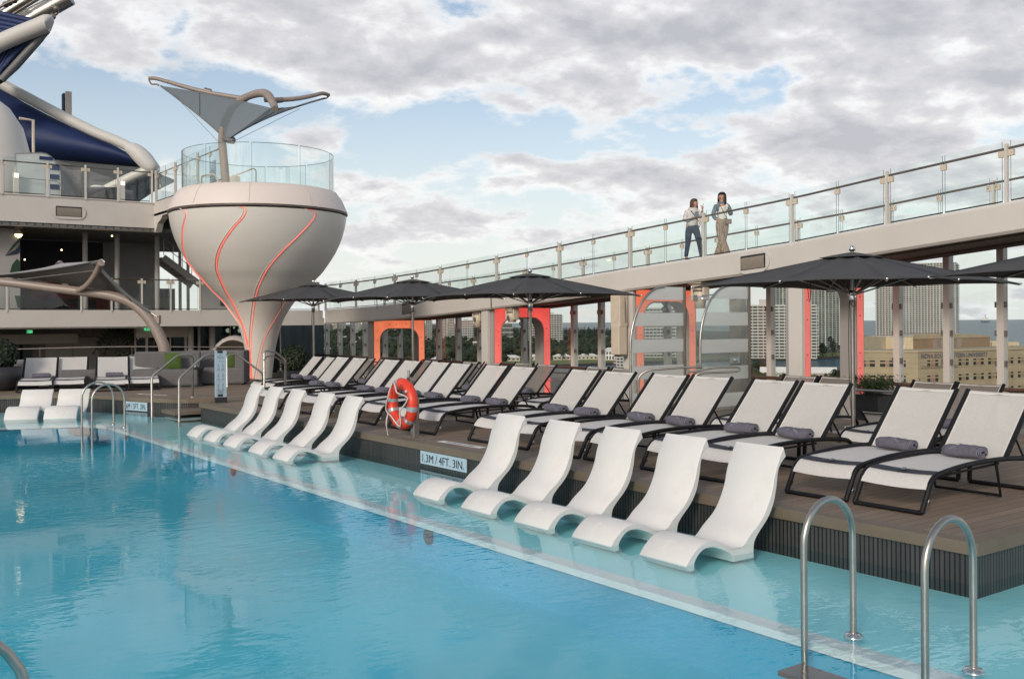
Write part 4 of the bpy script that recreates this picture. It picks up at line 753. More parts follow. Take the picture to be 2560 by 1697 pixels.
# glowing arches
def archway(i,Y,lab,zt=None,mats='arch_glow_0',x0=20.8,x1=23.43,th=.5):
    zt=(fz(Y)-.56) if zt is None else zt; zb=FLOOR; leg=.36; top=.42; r=.52
    t=thing('glowing_arch',lab,'archway',((x0+x1)/2,Y,zb),group='lit archways under the running track')
    outer=[(x0,zb),(x0,zt),(x1,zt),(x1,zb)]
    inn=[(x1-leg,zb),(x1-leg,zt-top-r)]+[(x1-leg-r+r*math.cos(R(a)),zt-top-r+r*math.sin(R(a))) for a in range(10,91,10)]+[(x0+leg+r+r*math.cos(R(a)),zt-top-r+r*math.sin(R(a))) for a in range(90,171,10)]+[(x0+leg,zt-top-r),(x0+leg,zb)]
    # shell: sides, front rim
    b=MB(); n=len(inn)
    b.add([(x,Y,z) for x,z in inn]+[(x,Y+th,z) for x,z in inn],[(i_,i_+1,i_+1+n,i_+n) for i_ in range(n-1)],False)
    for (xa,za),(xb,zc) in zip(outer,outer[1:]): b.add([(xa,Y,za),(xb,Y,zc),(xb,Y+th,zc),(xa,Y+th,za)],[(0,1,2,3)])
    def face(y,ins=0.):
        o=[(x0+ins,zb),(x0+ins,zt-ins),(x1-ins,zt-ins),(x1-ins,zb)]; cx=(x0+x1)/2; q=[]
        for x,z in inn: q.append((x+(ins if x>cx else -ins),z+(ins if z>zt-top-r-.001 else 0)))
        h=n//2; L_=[(x,z) for x,z in q[h:]]; Rr=[(x,z) for x,z in q[:h]]
        # quads from inner path to outer path
        vs=[];fs=[]
        for k in range(n):
            x,z=q[k]
            if z<=zt-top-r+1e-6: ox,oz=(o[3][0] if x>cx else o[0][0]),z
            else:
                dx,dz=x-cx,z-(zt-top-r-.6); s1=((o[2][0]-cx)/abs(dx)) if abs(dx)>1e-6 else 1e9; s2=(zt-ins-(zt-top-r-.6))/dz; s=min(s1,s2); ox,oz=cx+dx*s,(zt-top-r-.6)+dz*s
            vs+=[(x,y,z),(ox,y,oz)]
        for k in range(n-1):
            a,c=vs[2*k+1],vs[2*k+3]
            if abs(a[0]-c[0])>1e-4 and abs(a[2]-c[2])>1e-4:
                cr=(o[2][0] if a[0]>cx else o[0][0],y,o[2][1]); vs.append(cr); fs.append((2*k,2*k+1,len(vs)-1,2*k+3,2*k+2))
            else: fs.append((2*k,2*k+1,2*k+3,2*k+2))
        return vs,fs
    vs,fs=face(Y+.0); b.add(vs,fs); vs,fs=face(Y+th); b.add(vs,fs); wb(b,'frame','interior_wall',t)
    b=MB(); vs,fs=face(Y-.012,.04); b.add(vs,fs); wb(b,'light_panel',mats,t)
    b=MB(); cx=(x0+x1)/2
    for x,z in [(x0+.2,zt-.9),(x0+.2,zt-1.4),(x0+.2,zt-2.3),(x1-.2,zt-.8),(x1-.2,zt-1.3),(x1-.2,zt-2.3),(x1-.2,zt-2.7),(cx-.5,zt-.2),(cx+.35,zt-.18),(cx-.15,zt-.2)]: b.ball((x,Y-.014,z),.022,5)
    wb(b,'studs','bracket',t)
    b=MB(); b.ball((cx,Y+.1,zt-top-.20),.085,8); b.lathe([(.10,0),(.03,-.08),(.02,-.14)],(cx,Y+.1,zt-top+.0),n=10); wb(b,'pendant','interior_wall',t)
archway(0,38.7,'orange glowing archway, farthest left, behind the second parasol',mats='arch_glow_0',zt=1.86)
archway(1,29.55,'red glowing archway behind the middle parasol pole',mats='arch_glow_1',zt=2.27)
archway(2,22.1,'orange glowing archway behind the striped shower screens',mats='arch_glow_2',zt=2.70)
archway(3,16.0,'pinkish red glowing archway behind the right parasol pole',mats='arch_glow_3',zt=3.12)
# wide white pillars in front of the arches
for Y,px,l in ((29.9,1213,'white pillar left of the red archway'),(22.4,1572,'white pillar left of the orange archway, below the speaker box'),(16.3,1990,'broad white pillar left of the pinkish red archway')):
    p=gx(px,800,20.72); zt=fz(p.y)-.66; b=MB(); b.box((20.74,p.y,(zt+FLOOR)/2),(.1,.42,zt-FLOOR)); o=b.build('pillar','white_paint'); tag(o,l,'pillar','white pillars beside the archways')
q=gx(1551,800,20.5); t=thing('speaker_box','tall beige speaker box mounted on the pillar left of the shower screens','speaker',(20.45,q.y,1.2)); b=MB(); b.box((20.45,q.y,2.05),(.34,.42,1.0)); b.box((20.42,q.y-.02,1.15),(.34,.36,.9)); wb(b,'body','bracket_light',t,bevel=.03); b=MB(); b.box((20.5,q.y,.67),(.25,.3,.06)); b.tube(smoothpath([(20.45,q.y-.25,2.3),(20.4,q.y-.33,1.8),(20.45,q.y-.3,1.7),(20.5,q.y-.2,2.5)],4),.012,n=5); wb(b,'bracket','bracket',t)
def moving_light(label,px,py,X,kind):
    p=gx(px,py,X); t=thing('moving_light',label,'stage light',p,group='moving stage lights under the track')
    b=MB(); b.box((0,0,.0),(.34,.40,.10)); b.box((0,0,.08),(.5,.5,.05)); b.build('mount','bracket_light',t,bevel=.02)
    b=MB(); b.box((0,-.22,-.22),(.24,.07,.38)); b.box((0,.22,-.22),(.24,.07,.38)); b.build('yoke','bracket_light',t,bevel=.025)
    b=MB(); L_=.5 if kind else .30
    b.lathe([(.0,-.26-L_*.7),(.14,-.26-L_*.7),(.19,-.26),(.17,-.05),(.0,.0)],(0,0,-.02),n=16); b.build('head','bracket_light',t); b=MB(); b.lathe([(.155,-.03),(.192,-.03),(.192,.03),(.155,.03)],(0,0,-.13),n=16); b.box((-.18,0,-.34),(.02,.14,.16)); b.build('trim','bracket',t)
moving_light('beige moving stage light pointing down left of the red archway',1196,776,20.9,1)
moving_light('beige moving stage light hanging in front of the red archway',1280,771,20.9,0)
moving_light('beige moving stage light hanging behind the left shower screen',1750,715,20.9,1)
# ================================================================ outdoor showers
def shower_screen(label,X0,X1,Y,zt=2.37,z0=0.0,right=True):
    t=thing('shower_screen',label,'shower screen',((X0+X1)/2,Y,z0),group='pair of frosted shower screens'); w=X1-X0; r=w*.62
    def outline(n=14): return [(X0,z0)]+[(X0,z0+zt-r*1.35)]+[(X0+r-r*math.cos(R(a)),zt-r*1.35+r*1.35*math.sin(R(a))) for a in [90*i/n for i in range(1,n+1)]]+[(X1,zt),(X1,z0)]
    o=outline(); xl=lambda z: X0 if z<zt-r*1.35 else X0+r-r*math.sqrt(max(0,1-((z-(zt-r*1.35))/(r*1.35))**2))
    z=zt; k=0; hs=.272
    while z>z0+.02:
        z1=max(z0,z-hs*.93) ; n=6; g=MB(); ring=[(xl(z1+(z-z1)*i/n)+.012,z1+(z-z1)*i/n) for i in range(n+1)]; poly=[(x,Y,q) for x,q in ring]+[(X1-.02,Y,z),(X1-.02,Y,z1)]
        g.prism(poly,(0,.008,0)); wb(g,'frosted_stripe' if k%2==0 else 'clear_stripe','frost' if k%2==0 else 'glass_milky',t); z=z1; k+=1
    b=MB(); b.tube([(x,Y,q) for x,q in o[:-2]],.022,n=8); wb(b,'bent_frame','steel',t); b=MB(); b.box((X1,Y,(zt+z0)/2),(.045,.06,zt-z0)); wb(b,'end_post','bracket',t); b=MB(); b.beam((X0,Y,.02),(X1,Y,.02),.03,.03); wb(b,'foot_channel','bracket',t)
    return t
shower_screen('left shower screen of striped frosted glass with a curved steel edge',12.9,14.35,13.85)
shower_screen('right shower screen of striped frosted glass with a curved steel edge',13.62,14.97,12.75)
t=thing('shower','steel shower with mixer valve and overhead rose between the frosted screens','shower',(15.2,13.4,-.19)); b=MB(); b.box((15.35,13.35,1.05),(.16,.30,2.5)); wb(b,'column','bracket_g',t)
b=MB(); b.tube(smoothpath([(15.25,13.3,2.15),(14.9,13.4,2.22),(14.5,13.5,2.2)],4),.015,n=6); b.lathe([(.10,0),(.10,.02),(.02,.05)],(14.5,13.5,2.14),n=16); wb(b,'shower_head','chrome',t); b=MB(); b.box((15.2,13.3,.93),(.14,.16,.12)); b.ball((15.1,13.2,.93),.05,7); wb(b,'mixer_valve','chrome',t)
b=MB(); b.prism([(14.4,13.82,0),(15.35,13.5,0),(15.35,13.5,2.2),(14.4,13.82,2.2)],(0,.01,0)); wb(b,'back_glass','glass_milky',t)
rail('shower_rail','bent steel grab rail in front of the left shower screen',bend([(1720,930),(1790,919),(1845,918),(1851,924),(1840,929),(1745,933),(1730,948),(1729,1010)],17.4,17.4),.02,'shower grab rails')
rail('shower_rail','long steel grab rail across the left shower screen to the mixer valve',bend([(1755,917),(1700,919),(1620,925),(1596,940),(1596,1010)],18.3,18.3),.022,'shower grab rails')
# ================================================================ planters
def leaves(mb,c,rad,n,size,shape='ball',seed=0,flat=1.):
    rnd=random.Random(seed)
    for _ in range(n):
        d=Vector((rnd.gauss(0,1),rnd.gauss(0,1),rnd.gauss(0,1)*flat)).normalized(); r=rad*(.72+.32*rnd.random()) if shape=='ball' else rad*rnd.random()**.4
        p=Vector(c)+Vector((d.x*r,d.y*r,d.z*r)); a=Vector((rnd.uniform(-1,1),rnd.uniform(-1,1),rnd.uniform(-1,1))).normalized()*size*rnd.uniform(.6,1.3); q=a.cross(d+Vector((.1,.2,.3))).normalized()*size*.5
        mb.add([p-a*.5,p+q,p+a*.5,p-q],[(0,1,2,3)])
def planter(name,label,c,w,h,kind,r,cat='potted plant'):
    t=thing(name,label,cat,c); b=MB()
    if kind=='box': b.box((0,0,h/2),(w,w,h)); b.build('pot','dark_grey',t,bevel=.01)
    else: b.lathe([(w*.28,0),(w*.45,h*.2),(w*.53,h*.6),(w*.5,h),(w*.44,h),(w*.44,h*.85),(0,h*.85)],n=28); b.build('pot','dark_grey',t)
    b=MB(); b.ball((0,0,h+r*.75),r*.8,9); b.build('core','leaf_dark',t); b=MB(); leaves(b,(0,0,h+r*.75),r,1500,r*.16,seed=len(label)); b.build('foliage','leaf_dark',t); return t
planter('topiary','big dark round shrub in a black egg-shaped pot at the left edge',Vector((at(2,975,26.2).x,at(2,975,26.2).y,0)),.95,.63,'round',.42)
planter('topiary','round dark shrub in a black square planter beside the goblet tower foot',Vector((at(735,950,30).x,at(735,950,30).y,-.25)),.75,.55,'box',.44)
planter('topiary','dark rounded shrub behind the far loungers next to the palm art',Vector((at(318,930,36).x,at(318,930,36).y,FLOOR)),.9,.7,'box',.62)
c=at(2185,1050,19.5); t=thing('planter_grass','square black planter with feathery green grass behind the right loungers','potted plant',(c.x,c.y,-.45)); b=MB(); b.box((0,0,.32),(.50,.50,.75)); b.build('pot','dark_grey',t,bevel=.01); b=MB(); rnd=random.Random(3)
for _ in range(420):
    x,y=rnd.gauss(0,.14),rnd.gauss(0,.14); l=rnd.uniform(.2,.46); dx,dy=x*1.1+rnd.gauss(0,.1),y*1.1+rnd.gauss(0,.1); p=Vector((x,y,.68)); q=p+Vector((dx,dy,l)); s=Vector((.012,.006,0)); b.add([p-s,p+s,q+s*.2],[(0,1,2)])
    for k in range(3): m_=p.lerp(q,.4+.2*k); b.add([m_,m_+Vector((rnd.gauss(0,.04),rnd.gauss(0,.04),.06)),m_+Vector((.012,0,.02))],[(0,1,2)])
b.build('foliage','leaf_mid',t)
# ================================================================ goblet look-out tower
GT=34.; gc=at(650,806,GT); GX,GY=gc.x,gc.y; K=FPX/GT
zz=lambda y: 1.7+(811.5-y)/K
gp=[(.34,-1.05),(.36,-.5),(.375,-.2),(.44,.36),(.51,.85),(.64,1.41),(.83,1.93),(1.16,2.45),(1.56,2.86),(1.89,3.23),(2.12,3.48),(2.40,3.88),(2.60,4.22),(2.77,4.62),(2.88,5.0),(2.94,5.37)]
gpr=[(p.x,p.z) for p in smoothpath([(r,0,z) for r,z in gp],3)]
def gr(z):
    for (r0,z0),(r1,z1) in zip(gpr,gpr[1:]):
        if z0<=z<=z1: return r0+(r1-r0)*(z-z0)/(z1-z0+1e-9)
    return gpr[-1][0] if z>gpr[-1][1] else gpr[0][0]
G=thing('lookout_tower','tall goblet-shaped white lookout tower with glowing red seams and glass balustrade','tower',(GX,GY,FLOOR))
mesh_fabric('canopy_sheer',(.24,.275,.30),.07)
b=MB(); b.lathe(gpr,(GX,GY,0),n=72,cap=False); wb(b,'goblet_shell','white_shell',G)
b=MB(); b.lathe([(2.92,5.40),(2.985,5.43),(2.985,5.455),(2.93,5.47)],(GX,GY,0),n=72,cap=False); wb(b,'dark_rim_line','bracket',G)
b=MB(); b.lathe([(2.98,5.48),(2.97,5.52),(2.80,5.92),(2.62,6.17),(2.54,6.2),(2.40,6.2),(2.40,5.6),(0,5.6)],(GX,GY,0),n=72,cap=False); wb(b,'rim_band','rim_shell',G)
b=MB()
for a in (-155,-118,-78,-38,5,45,90): b.tube([Vector((GX+r*math.cos(R(a)-YAW*0),GY+r*math.sin(R(a)),z)) for r,z in ((2.975,5.53),(2.805,5.925),(2.625,6.175))],.006,n=4)
wb(b,'panel_joints','bracket_light',G)
b=MB()
for a in range(-10,345,36):
    g=MB(); a0,a1=R(a+1),R(a+35.4); zt=7.46; seg=8; vs=[]
    for r in (2.50,2.512):
        for j in range(seg+1):
            q=a0+(a1-a0)*j/seg; vs+=[(GX+r*math.cos(q),GY+r*math.sin(q),6.0),(GX+r*math.cos(q),GY+r*math.sin(q),zt)]
    o=2*(seg+1); fs=[]; b=g
    for j in range(seg): fs+=[(2*j,2*j+2,2*j+3,2*j+1),(o+2*j,o+2*j+1,o+2*j+3,o+2*j+2)]
    g.add(vs,fs,True); b.cur=1; b.tube([(GX+2.506*math.cos(a0+(a1-a0)*j/seg),GY+2.506*math.sin(a0+(a1-a0)*j/seg),zt) for j in range(seg+1)],.010,n=5); b.tube([(GX+2.506*math.cos(a0),GY+2.506*math.sin(a0),6.2),(GX+2.506*math.cos(a0),GY+2.506*math.sin(a0),zt)],.006,n=4); wb(g,'glass_panel',['glass','glass_edge'],G)
# glowing seams follow the shell
def onshell(px,py,lift=.012,tcorr=None):
    r=ray(px,py); z=1.7
    # march to intersection with surface of revolution
    s=GT-3.4; prev=None
    while s<GT+.6:
        p=C0+r*s; d=math.hypot(p.x-GX,p.y-GY)-gr(max(-1.05,min(5.37,p.z)))
        if d<0: break
        s+=.02
    else:
        # beyond silhouette: nearest tangent point
        best=min((abs(math.hypot((C0+r*q).x-GX,(C0+r*q).y-GY)-gr(max(-1.05,min(5.37,(C0+r*q).z)))),q) for q in [GT-1.5+.03*i for i in range(100)]); s=best[1]; p=C0+r*s
    n=Vector((p.x-GX,p.y-GY,0)); rr=gr(max(-1.05,min(5.37,p.z))); n.normalize(); return Vector((GX,GY,p.z))+n*(rr+lift)
seams=[[(452,522),(461,527),(465,536),(463,548),(458,568),(456.5,600),(460,630),(472,657),(493,684),(520,714),(545,740),(566,764),(583,785),(598,806),(610,830),(618,860),(622,890),(624.5,920),(626,950)],
[(600,517),(612,521),(615,530),(607,545),(590,563),(572,587),(556,612),(546,638),(543,662),(548,686),(560,716),(576,745),(590,772),(603,800),(613,828),(621,860),(627,890),(629,925),(632,955)],
[(766,523),(782,527),(787,535),(783,548),(762,573),(735,600),(712,622),(688,648),(668,674),(654,700),(644,726),(637,755),(633,790),(629.5,830),(627.5,871),(626.5,905),(628,940),(633,962)],
[(715,750),(700,775),(684,802),(668,832),(657,862),(650,895),(644,928),(638,960)]]
for k,sm in enumerate(seams):
    P_=smoothpath([onshell(x,y,.012) for x,y in sm],3); w=[.022,.019,.011,.006][k]
    b=MB(); b.tube(P_,[w*(.4+.6*min(1,i/12)) for i in range(len(P_))],n=6); wb(b,'glowing_seam','glow_red',G)
    # raised lip of the panel overlapping the seam
    P2=[p+Vector((RT.x,RT.y,0))*(-.05 if k else .03)+Vector((0,0,0)) for p in P_]; P2=[Vector((GX,GY,p.z))+Vector((p.x-GX,p.y-GY,0)).normalized()*(gr(max(-1.05,min(5.37,p.z)))+.006) for p in P2]
    b=MB(); b.tube([p+Vector((-RT.x,-RT.y,0))*.035 for p in P2],.016,n=6); wb(b,'panel_lip','white_shell',G)
b=MB(); 
for pl in ([(480,648),(505,630),(535,618),(560,612)],[(554,642),(640,625),(760,613),(832,612)],[(565,770),(590,745),(640,728)]): b.tube([onshell(x,y,.002) for x,y in pl],.004,n=4)
wb(b,'shell_joints','hem',G)
# mast, arms and sail on the look-out
t=thing('sail_canopy','grey shade sail stretched under curved taupe arms on top of the lookout tower','canopy',(GX,GY,5.6)); T=GT
def A(l,t0=T,t1=None,n=4):
    k=len(l)-1; t1=t0 if t1 is None else t1; return smoothpath([at(x,y,t0+(t1-t0)*i/max(1,k)) for i,(x,y) in enumerate(l)],n)
b=MB(); p=A([(566,475),(561,420),(556,362),(556,335),(562,308),(578,275),(598,252),(622,240)],T,T-.4); b.tube(p,[.145-.001*i for i in range(len(p))],n=14); wb(b,'mast','mast_taupe',t)
b=MB(); p=A([(600,254),(622,241),(645,234),(662,234),(674,243),(684,262),(688,272)],T-.4,T-1.8); b.tube(p,[.10+.04*math.sin(math.pi*i/len(p)) for i in range(len(p))],n=12); wb(b,'beak','mast_taupe',t)
b=MB(); p=A([(618,249),(570,241),(515,231),(460,217),(420,205),(390,197),(373,196)],T-.4,T+.1); b.tube(p,[.088-.0012*i for i in range(len(p))],n=10); wb(b,'arm','mast_taupe',t)
b=MB(); p=A([(662,250),(700,250),(742,247),(780,240),(806,234),(822,238)],T-.5,T+1.2); b.tube(p,[.088-.0012*i for i in range(len(p))],n=10); wb(b,'arm','mast_taupe',t)
b=MB(); b.tube(A([(511,226),(527,230)],T-.2,T-.2,1),.095,n=10); b.tube(A([(690,252),(706,250)],T-.3,T-.2,1),.095,n=10); b.tube(A([(372,199),(378,210),(390,211),(398,214)],T),.03,n=5); b.tube(A([(822,240),(815,246),(804,247)],T+1.2),.03,n=5); wb(b,'fittings','bracket',t)
# sail: four corners left, right, beak, mast foot
Lc=at(402,215,T+.1); Rc=at(812,246,T+1.1); Bk=at(677,270,T-1.7); Ft=at(566,352,T-.3)
def bez(a,c,b_,s): return a*(1-s)**2+c*2*s*(1-s)+b_*s*s
e1=lambda s: bez(Lc,at(528,312,T),Ft,s)          # left lower edge
e2=lambda s: bez(Bk,at(640,330,T-1.2)*0+at(600,262,T-.9),Lc,s)
rows=[]; n=14
topL=[bez(Lc,at(540,236,T-.7),Bk,i/n) for i in range(n+1)]; botL=[bez(Lc,at(540,318,T),Ft,i/n) for i in range(n+1)]
topR=[bez(Bk,at(740,272,T-.3),Rc,i/n) for i in range(n+1)]; botR=[bez(Ft,at(650,290,T+.1),Rc,i/n) for i in range(n+1)]
g=MB(); g.grid([[topL[i].lerp(botL[i],j/8)+FW*(.35*math.sin(math.pi*j/8)*math.sin(math.pi*i/n)) for j in range(9)] for i in range(n+1)]); 
g.grid([[topR[i].lerp(botR[i],j/8)+FW*(.35*math.sin(math.pi*j/8)*math.sin(math.pi*i/n)+.0) for j in range(9)] for i in range(n+1)])
g.grid([[Bk.lerp(Ft,j/8),Bk.lerp(Ft,j/8)] for j in range(9)]); g=MB()
g.grid([[topL[i].lerp(botL[i],j/8) for j in range(9)] for i in range(n+1)]); g.grid([[topR[i].lerp(botR[i],j/8) for j in range(9)] for i in range(n+1)]); wb(g,'sail','canopy_sheer',t)
b=MB(); b.tube(botL,.035,n=6); b.tube(botR,.035,n=6); b.tube([topL[5],topL[5].lerp(botL[6],.5),botL[6]],.02,n=4); b.tube([topR[3],botR[3]],.02,n=4); b.tube([topR[8],botR[8]],.02,n=4); b.tube([at(570,350,T-.25),at(585,352,T-.3)],.12,n=8); wb(b,'sail_edge','funnel_grey',t)
b=MB(); b.tube([at(434,236,T),at(552,362,T)],.007,n=4); b.tube([at(580,356,T),at(750,272,T)],.007,n=4); b.tube([at(470,219,T),at(620,244,T)],.007,n=4); wb(b,'stay_wires','bracket',t)
# rails inside the look-out
rail('lookout_rail','bent white rails inside the lookout bowl beside the mast',bend([(504,470),(504,440),(536,435),(552,466)],T+1,T+1.2),.03,m='bracket_light'); rail('lookout_rail','stepped rail inside the lookout bowl right of the mast',bend([(570,445),(590,438),(634,421),(640,426),(640,466)],T+1.5,T+1.5),.025,m='bracket_light')
# ================================================================ aft superstructure across the ship
BY=43.3; B=thing('superstructure','white aft superstructure of two curved decks with dark lounge behind','building',(0,BY,FLOOR))
zU0,zU1=5.66,6.92; zL0,zL1=1.64,2.33; XW=12.8
XL=-14
b=MB(); b.box(((XL+XW)/2,BY+.15,(zU0+zU1)/2+.06),(XW-XL,.3,zU1-zU0-.12)); b.box(((XL+XW)/2,BY+.18,zU0+.03),(XW-XL,.24,.06)); b.box(((XL+XW)/2,BY+.1,zU1-.03),(XW-XL,.28,.02)); wb(b,'upper_band','white_paint',B)
b=MB(); b.box(((XL+WX0)/2,BY+.15,(zL0+zL1)/2),(WX0-XL,.3,zL1-zL0)); b.box(((XL+13)/2,BY+.2,zL0-.03),(13-XL,.2,.06)); wb(b,'lower_band','white_paint',B)
# wing running forward to the goblet, with the sloping soffit bracket
b=MB(); wx=XW; prof_=[(BY,zU0+.30),(BY-.5,zU0+.34),(BY-.95,zU0+.48),(BY-1.15,zU0+.62),(GY+1.5,zU0+.66)]
b.prism([(wx,BY+.3,zU0),(wx,BY,zU0-.0)]+[(wx,y,z-.3) for y,z in [(BY-.18,zU0+.28)]]+[(wx,y,z) for y,z in prof_[1:]]+[(wx,GY+1.5,zU1),(wx,BY+.3,zU1)],(.25,0,0)); wb(b,'wing','white_paint',B)
b=MB(); b.box((XW+2,(BY+GY)/2+.8,zU0+.72),(4,BY-GY-1.4,.1)); wb(b,'wing_soffit','interior_grey',B)
b=MB(); b.box(((XL+20)/2,BY+6,zU0+.1),(20-XL,12,.12)); wb(b,'slat_soffit','slat_ceiling',B); b=MB(); b.box(((XL+20)/2,BY+6.2,zU1-.1),(20-XL,11.9,.1)); wb(b,'upper_floor','interior_grey',B)
b=MB(); b.box(((XL+20)/2,BY+6.2,zL1-.15),(20-XL,11.8,.2)); b.box(((XL+20)/2,BY+6.2,zL0+.08),(20-XL,11.8,.1)); wb(b,'middle_floor','interior_grey',B)
xd=gy(287,700,BY+7).x; b=MB(); b.box(((-14+xd)/2,BY+7,(zL1+zU0)/2),(xd+14,.2,zU0-zL1)); wb(b,'dark_back_wall','interior_dark',B)
mu=MB(); x1=gy(50,640,BY+1.2).x; mu.box((x1-4,BY+1.25,(zL1+zU0)/2),(8,.1,zU0-zL1)); wb(mu,'mural_wall','interior_wall',B)
def flat(px,Y,m,name,root,th=.01):
    b=MB(); b.prism([gy(x,y,Y) for x,y in px],(0,th,0)); return wb(b,name,m,root)
flat([(13,639),(34,610),(49,595),(50,610),(38,624)],BY+1.18,'art_green','mural_leaf',B); flat([(13,639),(38,624),(50,610),(51,628),(42,635)],BY+1.17,'art_blue','mural_leaf',B); flat([(14,638.5),(30,624),(49,605),(50,611),(38,625)],BY+1.16,'art_cream','mural_stripe',B)
flat([(24,684),(30,662),(42,647),(49,652),(50,680),(44,684)],BY+1.18,'art_green','mural_leaf',B); flat([(28,700),(44,684),(50,680),(50,690),(40,700)],BY+1.17,'art_blue','mural_leaf',B); flat([(37,739),(52,739),(52,769),(44,769)],BY+1.18,'art_green','mural_leaf',B)
b=MB(); x=gy(284,700,BY+5).x; xe=gy(398,700,BY+6.9).x; b.box(((x+xe)/2,BY+6.9,(zL1+zU0)/2),(xe-x,.1,zU0-zL1)); wb(b,'pale_back_wall','interior_wall',B)
for px in (213,293,393): x=gy(px,700,BY+2).x; b=MB(); b.tube([(x,BY+2,zL1-.05),(x,BY+2,zU0+.08)],.11,n=12); wb(b,'column','interior_wall',B)
b=MB()
for px,py in ((280,590),(154,625),(62,649)): p=gy(px,py,BY+3); b.ball((p.x,p.y,p.z),.035,6)
wb(b,'ceiling_spots','lamp_warm',B)
b=MB(); b.box((gy(170,660,BY+6.8).x,BY+6.85,3.4),(3.2,.05,.9)); b.box((gy(262,720,BY+6.8).x,BY+6.85,2.9),(.8,.05,1.3)); wb(b,'red_panels','interior_red',B)
# bright stair hall on the right of the middle deck
sx=gy(470,700,BY+5).x; b=MB(); b.box((sx-1.2,BY+8,(zL1+zU0)/2-1.1),(3.,.1,1.3)); wb(b,'stair_wall','interior_wall',B)
b=MB(); 
for i in range(8): p=gy(402+i*11,647+i*8,BY+4); b.box((p.x,BY+4,p.z),(.42,1.3,.05))
p=gy(398,640,BY+4); q=gy(490,708,BY+4); b.beam((p.x,BY+3.4,p.z-.1),(q.x,BY+3.4,q.z-.1),.08,.3); b.beam((p.x,BY+4.6,p.z-.1),(q.x,BY+4.6,q.z-.1),.08,.3); wb(b,'staircase','interior_wall',B)
b=MB(); b.tube([(p.x,BY+3.3,p.z+.8),(q.x,BY+3.3,q.z+.8)],.025,n=5); b.tube([(p.x,BY+3.3,p.z+.4),(q.x,BY+3.3,q.z+.4)],.018,n=5)
for i in range(5): u=Vector((p.x,BY+3.3,p.z)).lerp(Vector((q.x,BY+3.3,q.z)),i/4); b.tube([u,u+Vector((0,0,.8))],.018,n=5)
wb(b,'stair_rails','steel',B)
for px in (450,470,520): x=gy(px,700,BY+6).x; b=MB(); b.box((x,BY+6,(zL1+zU0)/2),(.12,.12,zU0-zL1)); wb(b,'mullion','white_paint',B)
b=MB(); xa=gy(505,750,BY+3).x; b.box((xa+1.2,BY+3,zL1+.8),(2.6,.08,1.5)); wb(b,'low_wall','interior_wall',B); b=MB(); b.box((xa+1.1,BY+2.93,zL1+.55),(.5,.03,.6)); b.box((xa+2.1,BY+2.93,zL1+.55),(.5,.03,.6)); wb(b,'low_windows','window_dark',B)
# railings of the two decks
def frail(label,x0,x1,Y,z,posts,**k): return glass_rail('deck_railing',label,lambda s:(s,Y),lambda s:z,posts=posts,side=Vector((0,1,0)),**k)
frail('upper deck glass railing with brown handrail on the white superstructure',XL,XW,BY+.02,zU1,[-3.6,-1.4,.9,3.2,5.4]+[gy(x,450,BY).x for x in (4,119,214,295,380)],H=1.28,gh=1.42,mids=False,ps=.13)
frail('middle deck glass railing with brown handrail on the white superstructure',XL,WX0,BY+.02,zL1,[-4,-1,2.2]+[gy(x,740,BY).x for x in (17,203,279,355,427,500,572,640)]+[18.2,20.4],H=1.30,gh=1.4,mids=False,ps=.10)
glass_rail('deck_railing','short glass railing along the wing leading to the lookout tower',lambda s:(XW+.06,s),lambda s:zU1,posts=[35.2,37.9,40.6,43.2],side=Vector((1,0,0)),H=1.20,gh=1.42,ps=.10)
pn_=gy(172,530,BY-.02); niche('oval recessed speaker on the upper band of the superstructure',(pn_.x,BY-.01,pn_.z),(1,0,0),(0,-1,0),w=1.30,h=.60)
# ground storey
Bz=FLOOR
b=MB(); b.box((gy(150,880,BY+5).x-1,BY+5,(Bz+zL0)/2),(14.5,.15,zL0-Bz)); wb(b,'grey_lobby_wall','interior_grey',B); 
b=MB(); p0,p1=gy(112,868,BY+4.9),gy(248,870,BY+4.9); b.box(((p0.x+p1.x)/2,BY+4.9,.05),((p1.x-p0.x),.04,2.2)); wb(b,'double_door','interior_wall',B); b=MB(); b.box(((p0.x+p1.x)/2,BY+4.87,.05),(.03,.03,2.2)); b.box((p0.x,BY+4.87,.05),(.04,.03,2.2)); b.box((p1.x,BY+4.87,.05),(.04,.03,2.2)); wb(b,'door_joints','interior_grey',B)
b=MB(); p=gy(222,829,BY+4.8); b.ball((p.x,BY+4.85,p.z),.22,9,(1,.3,1)); wb(b,'round_wall_lamp','interior_grey',B)
for px,w in ((8,1.0),(42,.9),(64,.9)): p=gy(px,880,BY+4.7); b=MB(); b.box((p.x,BY+4.7,.1),(w*.5,.06,1.9)); wb(b,'window','window_dark',B)
b=MB(); p=gy(55,846,BY+4); b.box((p.x,BY+4,1.12),(4.4,.6,.42)); wb(b,'header_box','interior_wall',B)
xs=[gy(x,870,BY+3).x for x in (338,366,398,425,463,478,497,524,575,625,700)]
for i,(xa,xb) in enumerate(zip(xs,xs[1:])):
    p=MB(); top=1.18 if i<5 else zL0; p.box(((xa+xb)/2,BY+3,(Bz+top)/2),(xb-xa-.09,.05,top-Bz)); wb(p,'window_pane','glass_dark',B)
b=MB(); b.box(((xs[0]+xs[-1])/2+2,BY+6.5,(Bz+zL0)/2),(xs[-1]-xs[0]+4,.1,zL0-Bz)); wb(b,'cafe_back_wall','interior_teal',B) if 'interior_teal' in M else None
mat('interior_teal',(.035,.055,.06),.5,var=.5,scale=1.2,stretch=(3,1,.3)); wb(b,'cafe_back_wall','interior_teal',B)
b=MB(); 
for i,x in enumerate(xs): b=MB(); b.box((x,BY+2.98,(Bz+zL0)/2),(.10 if i in (1,4,6) else .05,.1,zL0-Bz)); wb(b,'window_frame','white_paint',B)
b=MB()
